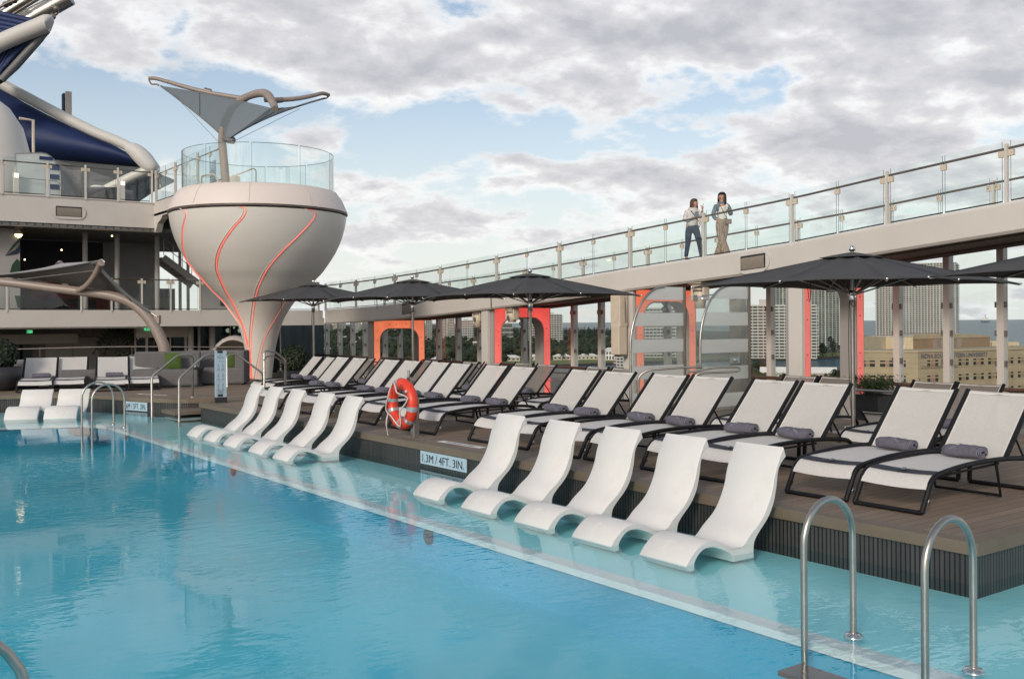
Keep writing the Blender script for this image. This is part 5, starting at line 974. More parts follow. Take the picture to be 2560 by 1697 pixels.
b.box(((xs[0]+xs[5])/2,BY+2.9,1.38),(xs[5]-xs[0],.12,.50)); wb(b,'window_header','white_paint',B)
for px in (477,531): p=gy(px,870,BY+1.5); b=MB(); b.tube([(p.x,BY+1.5,Bz),(p.x,BY+1.5,zL0)],.13,n=12); wb(b,'column','interior_wall',B)
b=MB(); rnd=random.Random(2)
for px,py in ((411,831),(435,831),(570,826),(600,826),(585,819)): p=gy(px,py,BY+4.5); b.ball((p.x,p.y,p.z),.11 if py>820 else .05,7)
wb(b,'pendant_lamps','lamp_soft',B)
for px,py,l,Y in ((74,829,'small green exit sign above the dark doorway on the far left',BY+3.8),(371,822,'green running man exit sign above the cafe windows',BY+2.8)):
    p=gy(px,py,Y); s=.34 if px>100 else .22; t=thing('exit_sign',l,'sign',p); b=MB(); b.box((0,0,0),(s,.04,.13)); b.build('plate','exit_green',t); b=MB(); b.box((-.03,-.022,0),(.02,.004,.08)); b.box((.03,-.022,-.01),(.07,.004,.015)); b.box((-.09,-.022,0),(.03,.004,.09)); b.build('pictogram','hem',t)
p=gy(345,843,BY+2.9); t=thing('access_sign','small black wheelchair access sign on the cafe window','sign',p); b=MB(); b.box((0,0,0),(.20,.03,.28)); b.build('plate','ink',t); b=MB(); b.lathe([(.032,0),(.045,0),(.045,.004),(.032,.004)],(0,-.018,-.05),n=14,m=Matrix.Rotation(R(90),4,'X')); b.box((-.01,-.02,.03),(.02,.004,.07)); b.ball((-.01,-.02,.085),.018,5); b.build('pictogram','hem',t)
# metal palm artwork
p=gy(294,900,BY+3.5); t=thing('palm_artwork','dark green cut-metal palm tree artwork in front of the lobby wall','artwork',(p.x,BY+3.5,Bz)); h=gy(294,838,BY+3.5).z-Bz
b=MB(); b.tube([(0,0,0),(0,0,h)],[.09,.05],n=8); b.build('trunk','art_green',t)
for k in range(9):
    a=R(-38+k*32); b=MB(); pts=[]; 
    for i in range(9): s=i/8; pts.append(Vector((math.cos(a)*1.05*s,-.02*k,h+.10+math.sin(a)*.55*s+.35*s-1.15*s*s)))
    if math.sin(a)<-.2: pts=[Vector((q.x*.8,q.y,q.z)) for q in pts]
    b.tube(pts,.02,n=4)
    for i in range(1,9):
        q=pts[i]; d=(pts[i]-pts[i-1]).normalized(); n=Vector((-d.z,0,d.x)); w=.26*math.sin(math.pi*(.2+.7*i/8))
        for s in (-1,1): b.add([q-d*.05,q+d*.05,q+n*s*w+d*.13],[(0,1,2)])
    b.build('frond','leaf_dark',t)
b=MB(); 
for x in (-.95,-.75,-.62): b.tube([(x,0,.0),(x+.1,0,1.0)],.012,n=4); b.ball((x,0,.35),.07,6)
b.build('fruit_stems','interior_red',t)
# sail structure in front of the middle deck (left)
t=thing('poolside_sail','taupe steel arch with prongs carrying a grey shade sail, left of the goblet tower','canopy',at(410,985,31)); T2=31
def A2(l,n=4,t0=T2,t1=None):
    k=len(l)-1; t1=t0 if t1 is None else t1; return smoothpath([at(x,y,t0+(t1-t0)*i/max(1,k)) for i,(x,y) in enumerate(l)],n)
b=MB(); p=A2([(-40,700),(0,704),(60,711),(130,720),(190,727),(240,733),(290,742),(330,758),(360,782),(385,815),(403,850),(412,885),(415,990)]); b.tube(p,[.125+.055*i/len(p) for i in range(len(p))],n=14); wb(b,'main_arch','mast_taupe',t)
b=MB(); p=A2([(188,729),(205,722),(222,708),(237,688),(248,668),(253,657)],4,T2,T2-1.2); b.tube(p,[.075+.03*i/len(p) for i in range(len(p))],n=12); wb(b,'prong','mast_taupe',t)
b=MB(); p=A2([(172,724),(163,713),(157,700),(153,688),(152,670),(150,657)],4,T2+.2,T2+1.3); b.tube(p,.085,n=12); wb(b,'prong','mast_taupe',t)
b=MB(); b.prism([at(378,793,T2-.05),at(397,788,T2-.05),at(397,808,T2-.05),at(392,812,T2-.05)],FW*.2); wb(b,'anchor_plate','mast_taupe',t)
g=MB(); P1=at(-40,690,T2); Pk=at(238,653,T2-1.1); Pb=at(145,659,T2+1.2); Pe=at(372,778,T2-.1); n=12
up_=[bez(P1,at(110,680,T2-.3),Pk,i/n) for i in range(n+1)]; lo_=[bez(P1,at(120,672,T2+.6),Pb,i/n) for i in range(n+1)]
g.grid([[lo_[i],up_[i]] for i in range(n+1)]); 
e_=[bez(Pk,at(285,720,T2-.5),Pe,i/n) for i in range(n+1)]; f_=[bez(Pb,at(240,728,T2+.8),Pe,i/n) for i in range(n+1)]
wb(g,'upper_sail','canopy_light',t); g=MB(); lowe=[bez(P1,at(150,700,T2+.5),at(295,733,T2+.2),i/n) for i in range(n+1)]
g.grid([[up_[i],up_[i].lerp(lowe[i],.5),lowe[i]] for i in range(n+1)]); g.grid([[e_[i],lowe[-1].lerp(Pe,i/n)] for i in range(n+1)]); wb(g,'lower_sail','canopy_grey2',t)
b=MB(); b.tube(e_,.05,n=6); b.tube(up_,.02,n=5); wb(b,'sail_edge','funnel_grey',t)
b=MB(); b.tube([at(12,703,T2),at(240,676,T2-.8)],.015,n=5); b.tube([at(250,678,T2-.8),at(345,770,T2)],.012,n=5); b.tube([at(228,660,T2-1),at(255,649,T2-1.2),at(262,655,T2-1.2)],.03,n=5); b.tube([at(140,659,T2+1),at(152,656,T2+1.2),at(168,665,T2+1)],.03,n=5); b.tube([at(370,777,T2),at(393,792,T2-.05)],.03,n=5); wb(b,'cables','steel',t)
p=at(46,585,40.5); t=thing('spot_lamp','lit warm spotlight hanging under the upper deck at the far left','lamp',p); b=MB(); b.ball((0,0,0),.15,9); b.build('bulb','lamp_warm',t); b=MB(); b.lathe([(.17,-.02),(.17,.05),(.08,.16),(.03,.2)],(0,0,0),n=14); b.box((0,0,.27),(.26,.2,.12)); b.build('housing','bracket_light',t)
# ================================================================ lounge furniture at the far side of the pool
def softbox(c,d,rz=0.,bev=.08): 
    b=MB(); b.box(c,d,rz); return b
def sofa(label,loc,rz,w,dp=1.0,back=1,arm=0,hb=.85,hs=.46):
    t=thing('sofa',label,'sofa',loc,rz,'grey outdoor sofas'); MB().box((0,0,hs/2+.03),(w,dp,hs)).build('seat','sofa',t,bevel=.06)
    if back: MB().box((0,dp/2-.14,hb/2+.03),(w,.26,hb)).build('backrest','sofa',t,bevel=.05)
    if arm: MB().box((arm*(w/2-.14),0.,(hb-.0)/2+.03),(.27,dp*.98,hb)).build('armrest','sofa',t,bevel=.05)
    MB().box((0,0,.015),(w*.9,dp*.9,.03)).build('plinth','ink',t); return t
def cushion(label,loc,rz,tilt,m,s=.42): 
    b=MB(); n=8; rows=[]
    for side in (1,-1):
        rows=[[Vector(((i/n-.5)*s*(1-.06*math.cos(math.pi*(j/n-.5))*0),side*.075*math.sin(math.pi*i/n)**.5*math.sin(math.pi*j/n)**.5,(j/n)*s)) for i in range(n+1)] for j in range(n+1)]; b.grid(rows)
    o=b.build('cushion',m); o.location=loc; o.rotation_euler=(tilt,0,rz); return tag(o,label,'cushion')
q=gz(412,969,0); sofa('grey sofa with high back behind the far right lounger, green cushion on it',q+Vector((.2,.5,0)),R(-24),1.75,1.0,1,0,hb=.93)
c=at(432,930,27.4); cushion('bright green square cushion on the grey sofa left of the small black table',Vector((c.x,c.y-.0,.50)),R(-24),R(-14),'cushion_green',.44)
q=gz(562,962,0); sofa('grey corner sofa behind the pool rules sign',q+Vector((-.1,.5,0)),R(-30),1.8,1.0,1,1,hb=.93)
c=at(571,925,28); cushion('green cushion half hidden behind the pool rules sign',Vector((c.x,c.y,.50)),R(-28),R(-14),'cushion_green',.4)
q=gz(222,975,0); sofa('low grey sofa block between the two pairs of far loungers',q+Vector((.2,1.2,0)),R(-15),1.3,.9,0)
q=gz(52,975,0); o=sofa('low pale grey pouf sofa behind the leftmost lounger',q+Vector((.1,1.0,0)),R(-15),1.1,.8,0,hs=.34)
cushion('pale triangular scatter cushion on the pouf behind the leftmost lounger',gz(52,975,0)+Vector((.15,1.0,.38)),R(20),R(-10),'cushion_grey',.4)
q=gz(488,966,0); t=thing('side_table','small black hourglass side table between the grey sofas','side table',q); MB().lathe([(.22,0),(.21,.03),(.12,.24),(.12,.25),(.24,.50),(.24,.53),(.0,.53)],n=20).build('body','ink',t)
t=thing('glass_lantern','clear glass lantern jar on the black hourglass table','lantern',q+Vector((0,0,.53))); MB().lathe([(.05,0),(.05,.2),(.052,.2),(.052,0)],n=14).build('jar','glass_clear',t); MB().lathe([(.0,0),(.03,0),(.03,.08),(0,.08)],n=10).build('candle','hem',t)
q=at(588,950,38); t=thing('cocoon_chair','rounded beige cocoon daybed beside the goblet tower','daybed',Vector((q.x,q.y,FLOOR+.75)),rz=R(-28)); t.scale=(.78,.78,.95)
b=MB(); n=10
rows=[]
for i in range(15):
    a=R(-15+210*i/14); rows.append([Vector((1.0*math.cos(a)*s,y,.95*math.sin(a)*s+.55)) for y,s in ((-.75,1.0),(-.45,1.12),(0,1.15),(.45,1.0),(.8,.66),(.95,.3),(.98,.02))])
b.grid(rows); b.build('shell','cocoon',t,solid=.06); MB().box((0,-.1,.12),(1.5,1.2,.4)).build('mattress','cushion_grey',t,bevel=.08); MB().lathe([(.3,-.9),(.25,-.5),(.5,-.1)],n=16).build('foot','cocoon',t)
# three small stools near the planter behind the right loungers
t=dup(LNG,(15.1,9.35,-.45),R(188),'taupe lounger facing away, behind the right parasol base','loungers facing the sea',(1,1,.8))
# ================================================================ objects on the upper deck
UZ=zU1+.05
def onU(px,y,d): p=gy(px,450,BY+d); return Vector((p.x,BY+d,UZ))
for px,s,l in ((40,1.0,'lit square deck lamp beside the white dome on the upper deck'),(305,.95,'lit square deck lamp right of the black table on the upper deck')):
    p=onU(px,0,2.2); t=thing('deck_lamp',l,'lamp',p,group='square deck lamps'); MB().box((0,0,.42),(.20,.2,.84)).build('post','white_paint',t,bevel=.01); MB().box((0,0,.96),(.22,.22,.24)).build('frame','white_paint',t); MB().box((0,-.113,.96),(.16,.02,.17)).build('light','lamp_soft',t)
p=onU(200,0,3); t=thing('cabana_chair','high-backed grey lounge seat on the upper deck','lounge seat',p); MB().box((-.35,0,.75),(.9,.14,1.5)).build('side_screen','cushion_grey',t,bevel=.06); MB().box((1.1,.2,.38),(2.2,1.0,.76)).build('seat','sofa',t,bevel=.06); b=MB(); b.ball((.75,0,.84),.18,7,(1.8,1,.45)); b.build('towel','hem',t)
p=onU(283,0,2.6); t=thing('side_table','black tapered side table on the upper deck','side table',p); MB().lathe([(.18,0),(.2,.05),(.36,.78),(.0,.8)],n=18).build('body','ink',t)
p=onU(92,0,2.4); t=thing('striped_screen','arched frosted screen with dark stripes on the upper deck','screen',p); w=2.6; h_=3.1; 
g=MB(); g.prism([(-1.25,0,0),(-1.25,0,h_-.2),(.3,0,h_)]+[(.3+1.1*math.sin(R(a)),0,h_-1.5+1.5*math.cos(R(a))) for a in (15,30,45,60,75,90)]+[(1.4,0,0)],(0,.03,0)); g.build('panel','frost',t)
b=MB(); b.tube([(-1.25,0,0),(-1.25,0,h_-.2),(.3,0,h_)]+[(.3+1.1*math.sin(R(a)),0,h_-1.5+1.5*math.cos(R(a))) for a in (15,30,45,60,75,90)]+[(1.4,0,0)],.035,n=6); b.tube([(-1.1,-.2,0),(-1.1,-.2,1.35),(1.1,-.2,1.3),(1.35,-.2,1.1),(1.35,-.2,.8)],.03,n=6); b.build('frame','steel',t)
b=MB(); 
for z in (.95,1.6,2.2): b.box((1.05,-.03,z),(.55,.02,.32))
b.box((.55,-.03,2.75),(.8,.02,.22)); b.build('dark_stripe','funnel_blue',t); t.scale=(.66,1,.66)
p=onU(-38,0,4.5); t=thing('white_dome','tall rounded white dome housing at the left edge of the upper deck','dome',p); MB().lathe([(1.9,0),(1.85,1.2),(1.75,2.3),(1.5,3.3),(1.0,4.1),(.5,4.5),(0,4.6)],n=32).build('dome','white_shell',t); b=MB(); b.tube([(1.75,-.9,2.1),(1.75,-.9,3.6),(1.2,-.9,3.62)],.07,n=6); b.build('frame','bracket_light',t)
p=onU(458,0,-2); t=thing('notice_board','pale blue information board on the wing beside the lookout','sign',Vector((XW+1.,BY-4.4,zU1))); MB().box((0,0,.65),(.06,.55,1.25)).build('panel','sign_blue',t); b=MB(); [b.box((-.035,0,.4+.12*i),(.01,.4,.03)) for i in range(5)]; b.build('lettering','sign_text',t)
# ================================================================ funnel
F=thing('funnel','huge slanted navy blue ship funnel with thick white rim behind the upper deck','funnel',at(100,470,66)); FT=66
def fa(x,y,d=0): return at(x,y,FT)+FW*d
xs_=[-220,-60,0,60,120,180,240,290,330,360,380]
top=[110,190,222,256,288,318,345,366,388,408,422]
r1=[200,262,284,306,326,344,360,374,392,409,422]; r2=[280,322,333,343,352,360,369,380,395,410,422]; r3=[360,392,396,399,402,405,408,411,414,417,422]
rows=[]
for i,x in enumerate(xs_): k_=1-i/len(xs_); rows.append([fa(x,top[i],0),fa(x,(top[i]*2+r1[i])/3,-.9*k_),fa(x,r1[i],-1.6*k_),fa(x,r2[i],-2.2*k_),fa(x,(r2[i]+r3[i])/2,-1.6*k_),fa(x,r3[i],.6*k_),fa(x,r3[i]+4,8*k_)])
b=MB(); b.grid(rows); wb(b,'blue_hull','funnel_blue',F)
P_=A([(-220,88),(-60,165),(0,208),(60,240),(120,272),(180,303),(240,332),(290,352),(325,369),(352,386),(372,402),(386,416),(390,424),(383,424)],FT-.5,FT-.5,3); b=MB(); b.tube(P_,[.36-.12*(i/len(P_))**3 for i in range(len(P_))],n=14); wb(b,'white_rim','funnel_white',F)
P_=A([(318,367),(338,378),(358,396),(378,418),(388,428)],FT-1,FT-1,3); b=MB(); b.tube(P_,[.3,.38,.45,.5,.53,.55,.56,.55,.52,.48,.42,.33,.2][:len(P_)],n=12); wb(b,'white_nose','funnel_white',F)
b=MB(); b.prism([at(140,400,FT-1),at(365,420,FT-1),at(300,452,FT),at(230,500,FT),at(140,520,FT)],FW*6); wb(b,'grey_underside','funnel_grey',F); b=MB(); b.tube(A([(372,424),(330,442),(300,456),(250,482),(225,500)],FT-1,FT-1),.3,n=10); wb(b,'under_pipe','white_shell',F)
b=MB(); b.box(at(166,262,FT+1),(.5,.5,1.4)); wb(b,'blue_fitting','funnel_blue',F); b=MB(); b.box(at(171,262,FT+.5),(.35,.35,1.7)); wb(b,'grey_fitting','bracket_light',F)
# louvred upper stack
U2=thing('exhaust_stack','slanted exhaust stack with navy louvres, white fin and grey pipes at the top left corner','funnel',at(30,120,62)); ST=62
b=MB(); P_=A([(-120,172),(-40,130),(0,108),(50,86),(95,68),(118,58),(127,60)],ST-1); b.tube(P_,[.52]*(len(P_)-3)+[.46,.38,.2],n=12); wb(b,'white_fin','funnel_white',U2)
b=MB(); b.prism([at(120,72,ST),at(100,100,ST),at(40,168,ST),at(5,200,ST),at(-60,240,ST),at(-60,150,ST+.5),at(0,120,ST+.5),at(70,90,ST+.5)],FW*.4); wb(b,'dark_core','interior_dark',U2)
b=MB()
for i in range(7): x=88-i*17; b.tube([at(x,84+i*7.5,ST-.5),at(x-60,146+i*22,ST-.5)],.12,n=6)
wb(b,'lower_louvres','funnel_blue',U2); b=MB()
for i in range(6): b.tube([at(95-i*15,56+i*7,ST-.3),at(-60,22+i*12,ST-.3)],.19,n=6)
wb(b,'upper_louvres','funnel_blue',U2); b=MB(); b.tube([at(118,76,ST-.6),at(4,200,ST-.6)],.22,n=6); wb(b,'grey_edge','funnel_grey',U2)
b=MB(); b.prism([at(-60,60,ST+1),at(-60,20,ST+1),at(95,55,ST+1),at(60,75,ST+1),at(-20,110,ST+1)],FW*1.5); wb(b,'louvre_backing','interior_dark',U2)
b=MB(); 
for p0,p1,r in (((-30,62),(120,-30),.36),((10,66),(160,-8),.34),((60,58),(175,-6),.52),((85,52),(150,14),.3)): b.tube([at(*p0,ST+2.5),at(*p1,ST+2.5)],r,n=12)
wb(b,'pipes','steel',U2); b=MB(); b.tube(A([(115,48),(130,40),(142,35),(141,20),(128,18)],ST+1.5),.09,n=5); b.tube(A([(-5,22),(15,10),(30,4),(45,-2)],ST+1),.09,n=5)
for x,y in ((140,22),(132,42),(14,12),(24,8),(36,2)): b.ball(at(x,y,ST+1.3),.2,5)
wb(b,'fittings','bracket',U2)
# ================================================================ people
def skin_body(name,joints,edges,m,parent,sub=2,root=0):
    me=bpy.data.meshes.new(name); me.from_pydata([Vector(j[0]) for j in joints],edges,[]); o=bpy.data.objects.new(name,me); COL.objects.link(o); o.parent=parent
    o.modifiers.new('skin','SKIN'); s=o.modifiers.new('ss','SUBSURF'); s.levels=sub; s.render_levels=sub
    for i,j in enumerate(joints): r=j[1]; me.skin_vertices[0].data[i].radius=(r,r) if not isinstance(r,tuple) else r; me.skin_vertices[0].data[i].use_root=(i==root)
    o.modifiers['skin'].use_smooth_shade=True; me.materials.append(M[m] if m else None); return o
def bake(o):
    dg=bpy.context.evaluated_depsgraph_get(); me=bpy.data.meshes.new_from_object(o.evaluated_get(dg)); o.modifiers.clear(); o.data=me
def hand(b,c,d,up,side,curl=.5):
    d=Vector(d).normalized(); up=Vector(up).normalized(); n=d.cross(up).normalized(); up=n.cross(d)
    b.tube([c,c+d*.035,c+d*.075],[.020,.030,.026],n=8)
    for i,l in enumerate((.062,.072,.066,.05)):
        s=c+d*.072+n*((i-1.5)*.0155); k1=(d*math.cos(curl)-up*math.sin(curl)); k2=(d*math.cos(curl*2)-up*math.sin(curl*2)); b.tube([s,s+k1*l*.5,s+k1*l*.5+k2*l*.5],[.0095,.009,.0075],n=6)
    b.tube([c+d*.02+n*side*.02,c+d*.045+n*side*.045,c+d*.075+n*side*.045-up*.012],[.012,.0105,.009],n=6)
def face(head_c,look,parent,skin,r=.092):
    look=Vector(look).normalized(); u=Vector((0,0,1)); s=look.cross(u).normalized(); c=Vector(head_c)
    b=MB(); b.ball(c+look*r*.93+u*-.012,.013,6); b.tube([c+look*r*.90+u*.02,c+look*(r*1.13)+u*-.022],[.007,.014],n=6); wb_(b,'nose',skin,parent)
    b=MB()
    for k in (-1,1): b.ball(c+look*r*.84+s*k*.032+u*.012,.007,6)
    wb_(b,'eyes','ink',parent); b=MB()
    for k in (-1,1): b.tube([c+look*r*.90+s*k*.018+u*.034,c+look*r*.80+s*k*.05+u*.036],.004,n=4)
    wb_(b,'eyebrows','hair_brown',parent)
    b=MB(); b.tube([c+look*r*.86-s*.022-u*.05,c+look*r*.93-u*.048,c+look*r*.86+s*.022-u*.05],.0065,n=5); wb_(b,'lips','lips',parent)
    b=MB(); [b.ball(c+s*k*r*.92,.016,6,(.6,.6,1.2)) for k in (-1,1)]; wb_(b,'ears',skin,parent)
def wb_(b,n,m,p): return b.build(n,m,p)
# woman 1 : brown bob, white blouse, jeans, striding towards the right, pointing
def woman(px,feet_y,t_,label):
    p=at(px,feet_y,t_); r=thing('person',label,'person',Vector((p.x,p.y,fz(p.y)+.06)),rz=0); r.scale=(1.06,1.06,1.07); return r
# local axes: +a = picture right (RT), +f = away from the camera
def loc(a,f,z): return RT*a+FW*f+UP*z
Wm=woman(1731,640,29.1,'woman with brown bob, white blouse and jeans pointing a finger on the track')
bod=[(loc(0,0,.93),.13),(loc(.0,0,1.12),.115),(loc(.02,0,1.28),.13),(loc(.03,0,1.38),.085),(loc(.055,-.01,1.45),.05),(loc(.075,-.02,1.555),.105),
 (loc(-.09,.02,.88),.105),(loc(-.12,.0,.50),.072),(loc(-.175,.03,.10),.045),(loc(-.13,-.09,.035),.035),
 (loc(.10,-.02,.88),.105),(loc(.19,.0,.52),.068),(loc(.26,.04,.11),.042),(loc(.33,-.04,.035),.035),
 (loc(-.14,0,1.33),.062),(loc(-.20,-.05,1.10),.05),(loc(-.03,-.18,1.14),.04),(loc(.03,-.20,1.18),.028),
 (loc(.15,-.02,1.33),.06),(loc(.24,-.10,1.16),.045),(loc(.24,-.22,1.34),.033),(loc(.24,-.24,1.38),.027),(loc(.075,-.02,1.64),.085)]
ed=[(5,22),(0,1),(1,2),(2,3),(3,4),(4,5),(0,6),(6,7),(7,8),(8,9),(0,10),(10,11),(11,12),(12,13),(3,14),(14,15),(15,16),(16,17),(3,18),(18,19),(19,20),(20,21)]
o=skin_body('body',bod,ed,'skin',Wm)
def sub_sk(name,idx,m,par,inf,conn,root=0,zmin=None): return skin_body(name,[(bod[i][0],(bod[i][1]+inf)) for i in idx],conn,m,par,2,root)
skin_body('trousers',[(loc(0,0,1.0),.135),(loc(0,0,.93),.148),(loc(-.09,.02,.86),.118),(loc(-.12,.0,.50),.082),(loc(-.175,.03,.09),.056),(loc(.10,-.02,.86),.118),(loc(.19,.0,.52),.078),(loc(.26,.04,.10),.054)],[(0,1),(1,2),(2,3),(3,4),(1,5),(5,6),(6,7)],'jeans',Wm,2,1)
skin_body('blouse',[(loc(0,0,.84),.165),(loc(0,0,1.12),.155),(loc(.02,0,1.28),.155),(loc(.03,0,1.38),.10),(loc(-.14,0,1.33),.085),(loc(-.21,-.05,1.10),.08),(loc(-.05,-.17,1.14),.058),(loc(.15,-.02,1.33),.085),(loc(.25,-.10,1.16),.07),(loc(.245,-.2,1.31),.05)],[(0,1),(1,2),(2,3),(3,4),(4,5),(5,6),(3,7),(7,8),(8,9)],'blouse',Wm,2,2)
hc=loc(.075,-.02,1.575); 
b=MB(); b.lathe([(.0,.12),(.055,.112),(.092,.075),(.104,.03),(.108,-.04),(.116,-.11),(.105,-.17),(.07,-.175)],hc+loc(-.018,.022,0),n=20); 
# open the bob towards the face: keep faces behind the look direction
look1=loc(.75,-.66,0).normalized()
def trim(b,c,look,zl,ang):
    keep=[];sm=[]
    for f,s in zip(b.f,b.sm):
        q=sum((Vector(b.v[i]) for i in f),Vector())/len(f)-Vector(c); h=Vector((q.x,q.y,0))
        if h.length>1e-4 and h.normalized().dot(look)>ang and q.z<zl: continue
        keep.append(f); sm.append(s)
    b.f=keep; b.sm=sm
trim(b,hc,look1,.06,.3); b.build('hair','hair_brown',Wm,solid=.02); face(hc,look1,Wm,'skin')
b=MB(); hand(b,loc(.24,-.24,1.38),(loc(.0,-.1,1)),loc(.5,0,0),1,.9); b.tube([loc(.25,-.25,1.45),loc(.262,-.25,1.53)],[.010,.008],n=6); b.build('pointing_hand','skin',Wm); b=MB(); hand(b,loc(.03,-.20,1.18),loc(.9,-.3,.3),loc(0,0,1),1,.8); b.build('hand','skin',Wm)
b=MB(); b.box(loc(.08,-.26,1.25),(.10,.03,.13),rz=-YAW); b.build('phone_case','denim_light',Wm); b=MB(); b.tube([loc(-.06,-.13,1.36),loc(.08,-.18,1.18),loc(.2,-.13,.98),loc(.2,.05,.92)],.012,n=5); b.build('bag_strap','black_strap',Wm)
b=MB(); b.ball(loc(-.14,-.05,.04),.045,7,(1.2,2,.8)); b.ball(loc(.31,0,.04),.045,7,(1.8,1.2,.8)); b.build('shoes','shoe',Wm)
# woman 2 : long black hair, denim jacket, striped trousers, hand in pocket, drink in the other hand
Wn=woman(1806,630,28.4,'woman with long black hair, denim jacket and striped trousers holding a drink')
skin_body('body',[(loc(0,0,.93),.12),(loc(.0,0,1.12),.105),(loc(0,0,1.30),.12),(loc(0,0,1.41),.075),(loc(-.01,-.01,1.48),.045),(loc(-.02,-.02,1.585),.102),
 (loc(-.08,0,.88),.10),(loc(-.03,-.05,.5),.07),(loc(.06,-.05,.10),.045),(loc(.05,-.15,.035),.035),(loc(.09,0,.88),.10),(loc(.03,.04,.5),.07),(loc(-.07,.06,.11),.045),(loc(-.08,-.02,.035),.035),
 (loc(-.16,0,1.35),.055),(loc(-.24,.02,1.12),.043),(loc(-.14,-.10,.97),.032),(loc(.16,0,1.35),.055),(loc(.22,-.05,1.12),.043),(loc(.12,-.19,1.22),.032),(loc(.09,-.2,1.25),.026),(loc(-.02,-.02,1.67),.083)],
 [(5,21),(0,1),(1,2),(2,3),(3,4),(4,5),(0,6),(6,7),(7,8),(8,9),(0,10),(10,11),(11,12),(12,13),(3,14),(14,15),(15,16),(3,17),(17,18),(18,19),(19,20)],'skin',Wn)
skin_body('trousers',[(loc(0,0,1.10),.115),(loc(0,0,.93),.13),(loc(-.085,0,.84),.12),(loc(-.03,-.06,.48),.105),(loc(.09,-.07,.08),.13),(loc(.09,0,.84),.12),(loc(.03,.05,.48),.10),(loc(-.10,.08,.08),.12),(loc(.095,-.07,-.04),.13),(loc(-.105,.08,-.04),.12)],[(0,1),(1,2),(2,3),(3,4),(1,5),(5,6),(6,7),(4,8),(7,9)],'striped_trousers',Wn,2,1)
skin_body('top',[(loc(0,-.02,.93),.115),(loc(0,-.02,1.2),.125),(loc(0,-.02,1.36),.10)],[(0,1),(1,2)],'hem',Wn,2,1)
skin_body('jacket',[(loc(.0,.03,.93),.13),(loc(.0,.03,1.18),.135),(loc(.0,.02,1.33),.135),(loc(0,.02,1.40),.095),(loc(-.16,0,1.355),.075),(loc(-.25,.02,1.12),.066),(loc(-.16,-.08,.98),.05),(loc(.165,0,1.355),.075),(loc(.235,-.05,1.12),.066),(loc(.14,-.17,1.2),.048)],[(0,1),(1,2),(2,3),(3,4),(4,5),(5,6),(3,7),(7,8),(8,9)],'denim_light',Wn,2,2)
b=MB(); b.prism([loc(.015,-.16,1.02),loc(.085,-.15,1.02),loc(.07,-.17,1.36),loc(.03,-.17,1.36)],FW*.01); b.build('white_vest','hem',Wn)
hc=loc(-.02,-.02,1.605); look2=loc(-.62,-.78,-.05).normalized(); b=MB(); b.lathe([(.0,.125),(.055,.115),(.097,.075),(.108,.02),(.112,-.08),(.105,-.2),(.075,-.30),(.04,-.32)],hc+loc(.02,.02,0),n=20); trim(b,hc,look2,.06,.3); b.build('hair','hair_black',Wn,solid=.02); face(hc,look2,Wn,'skin')
b=MB(); hand(b,loc(-.14,-.10,.97),loc(.5,0,-1),loc(0,-1,0),1,.5); b.build('hand','skin',Wn); b=MB(); hand(b,loc(.09,-.2,1.25),loc(-.3,-.2,.9),loc(-1,0,0),1,1.1); b.build('hand_with_cup','skin',Wn); b=MB(); b.lathe([(.024,0),(.034,.13),(.034,.135),(.0,.135)],loc(.075,-.25,1.24),n=12); b.build('cup','hem',Wn)
b=MB(); b.box(loc(.13,-.17,.93),(.17,.06,.13),rz=-YAW); b.build('shoulder_bag','bag_leather',Wn,bevel=.01); b=MB(); b.tube([loc(-.1,-.1,1.42),loc(0,-.17,1.2),loc(.1,-.17,.99)],.010,n=5); b.build('bag_strap','bag_leather',Wn)
b=MB(); b.box(loc(.12,-.16,1.07),(.07,.03,.05),rz=-YAW); b.build('wristband','lamp_soft_off',Wn) if 'lamp_soft_off' in M else None
b=MB(); b.ball(loc(.06,-.12,.035),.04,7,(1,2,.8)); b.ball(loc(-.08,.02,.035),.04,7,(1,2,.8)); b.build('shoes','shoe',Wn)
# people half hidden in the look-out bowl and behind the far loungers
def bust(px,py,t_,hair,label,seat=None,zoff=0):
    c=at(px,py,t_); z0=seat; r=thing('person',label,'person',Vector((c.x,c.y,z0))); h=c.z-z0
    skin_body('body',[(Vector((0,0,.12)),.13),(Vector((0,0,h-.40)),.14),(Vector((0,0,h-.26)),.09),(Vector((0,0,h-.18)),.05),(Vector((0,0,h-.05)),.085),(Vector((.17,0,h-.30)),.06),(Vector((.24,0,max(.15,h-.6))),.045),(Vector((.1,-.2,max(.2,h-.62))),.035),(Vector((-.17,0,h-.30)),.06),(Vector((-.24,0,max(.15,h-.6))),.045),(Vector((-.1,-.2,max(.2,h-.62))),.035)],[(0,1),(1,2),(2,3),(3,4),(2,5),(5,6),(6,7),(2,8),(8,9),(9,10)],'skin_dark' if hair=='hair_black' else 'skin',r,2,1)
    hc=Vector((0,0,h-.045)); b=MB(); b.lathe([(0,.13),(.06,.118),(.1,.07),(.108,.0),(.1,-.06),(.08,-.08)],hc,n=18); lk=-FW; trim(b,hc,lk,.05,.3); b.build('hair',hair,r,solid=.012); face(hc,lk,r,'skin'); 
    skin_body('shirt',[(Vector((0,0,.14)),.16),(Vector((0,0,h-.42)),.16),(Vector((0,0,h-.27)),.11),(Vector((.17,0,h-.30)),.075),(Vector((.24,0,max(.15,h-.52))),.06),(Vector((-.17,0,h-.30)),.075),(Vector((-.24,0,max(.15,h-.52))),.06)],[(0,1),(1,2),(2,3),(3,4),(2,5),(5,6)],'dark_grey',r,2,1); return r
bust(560,466,GT-1.4,'hair_brown','person in the lookout bowl, top of the head showing beside the mast',5.62)
bust(733,467,GT-1.2,'hair_black','person in the lookout bowl, dark hair showing at the right side',5.62)
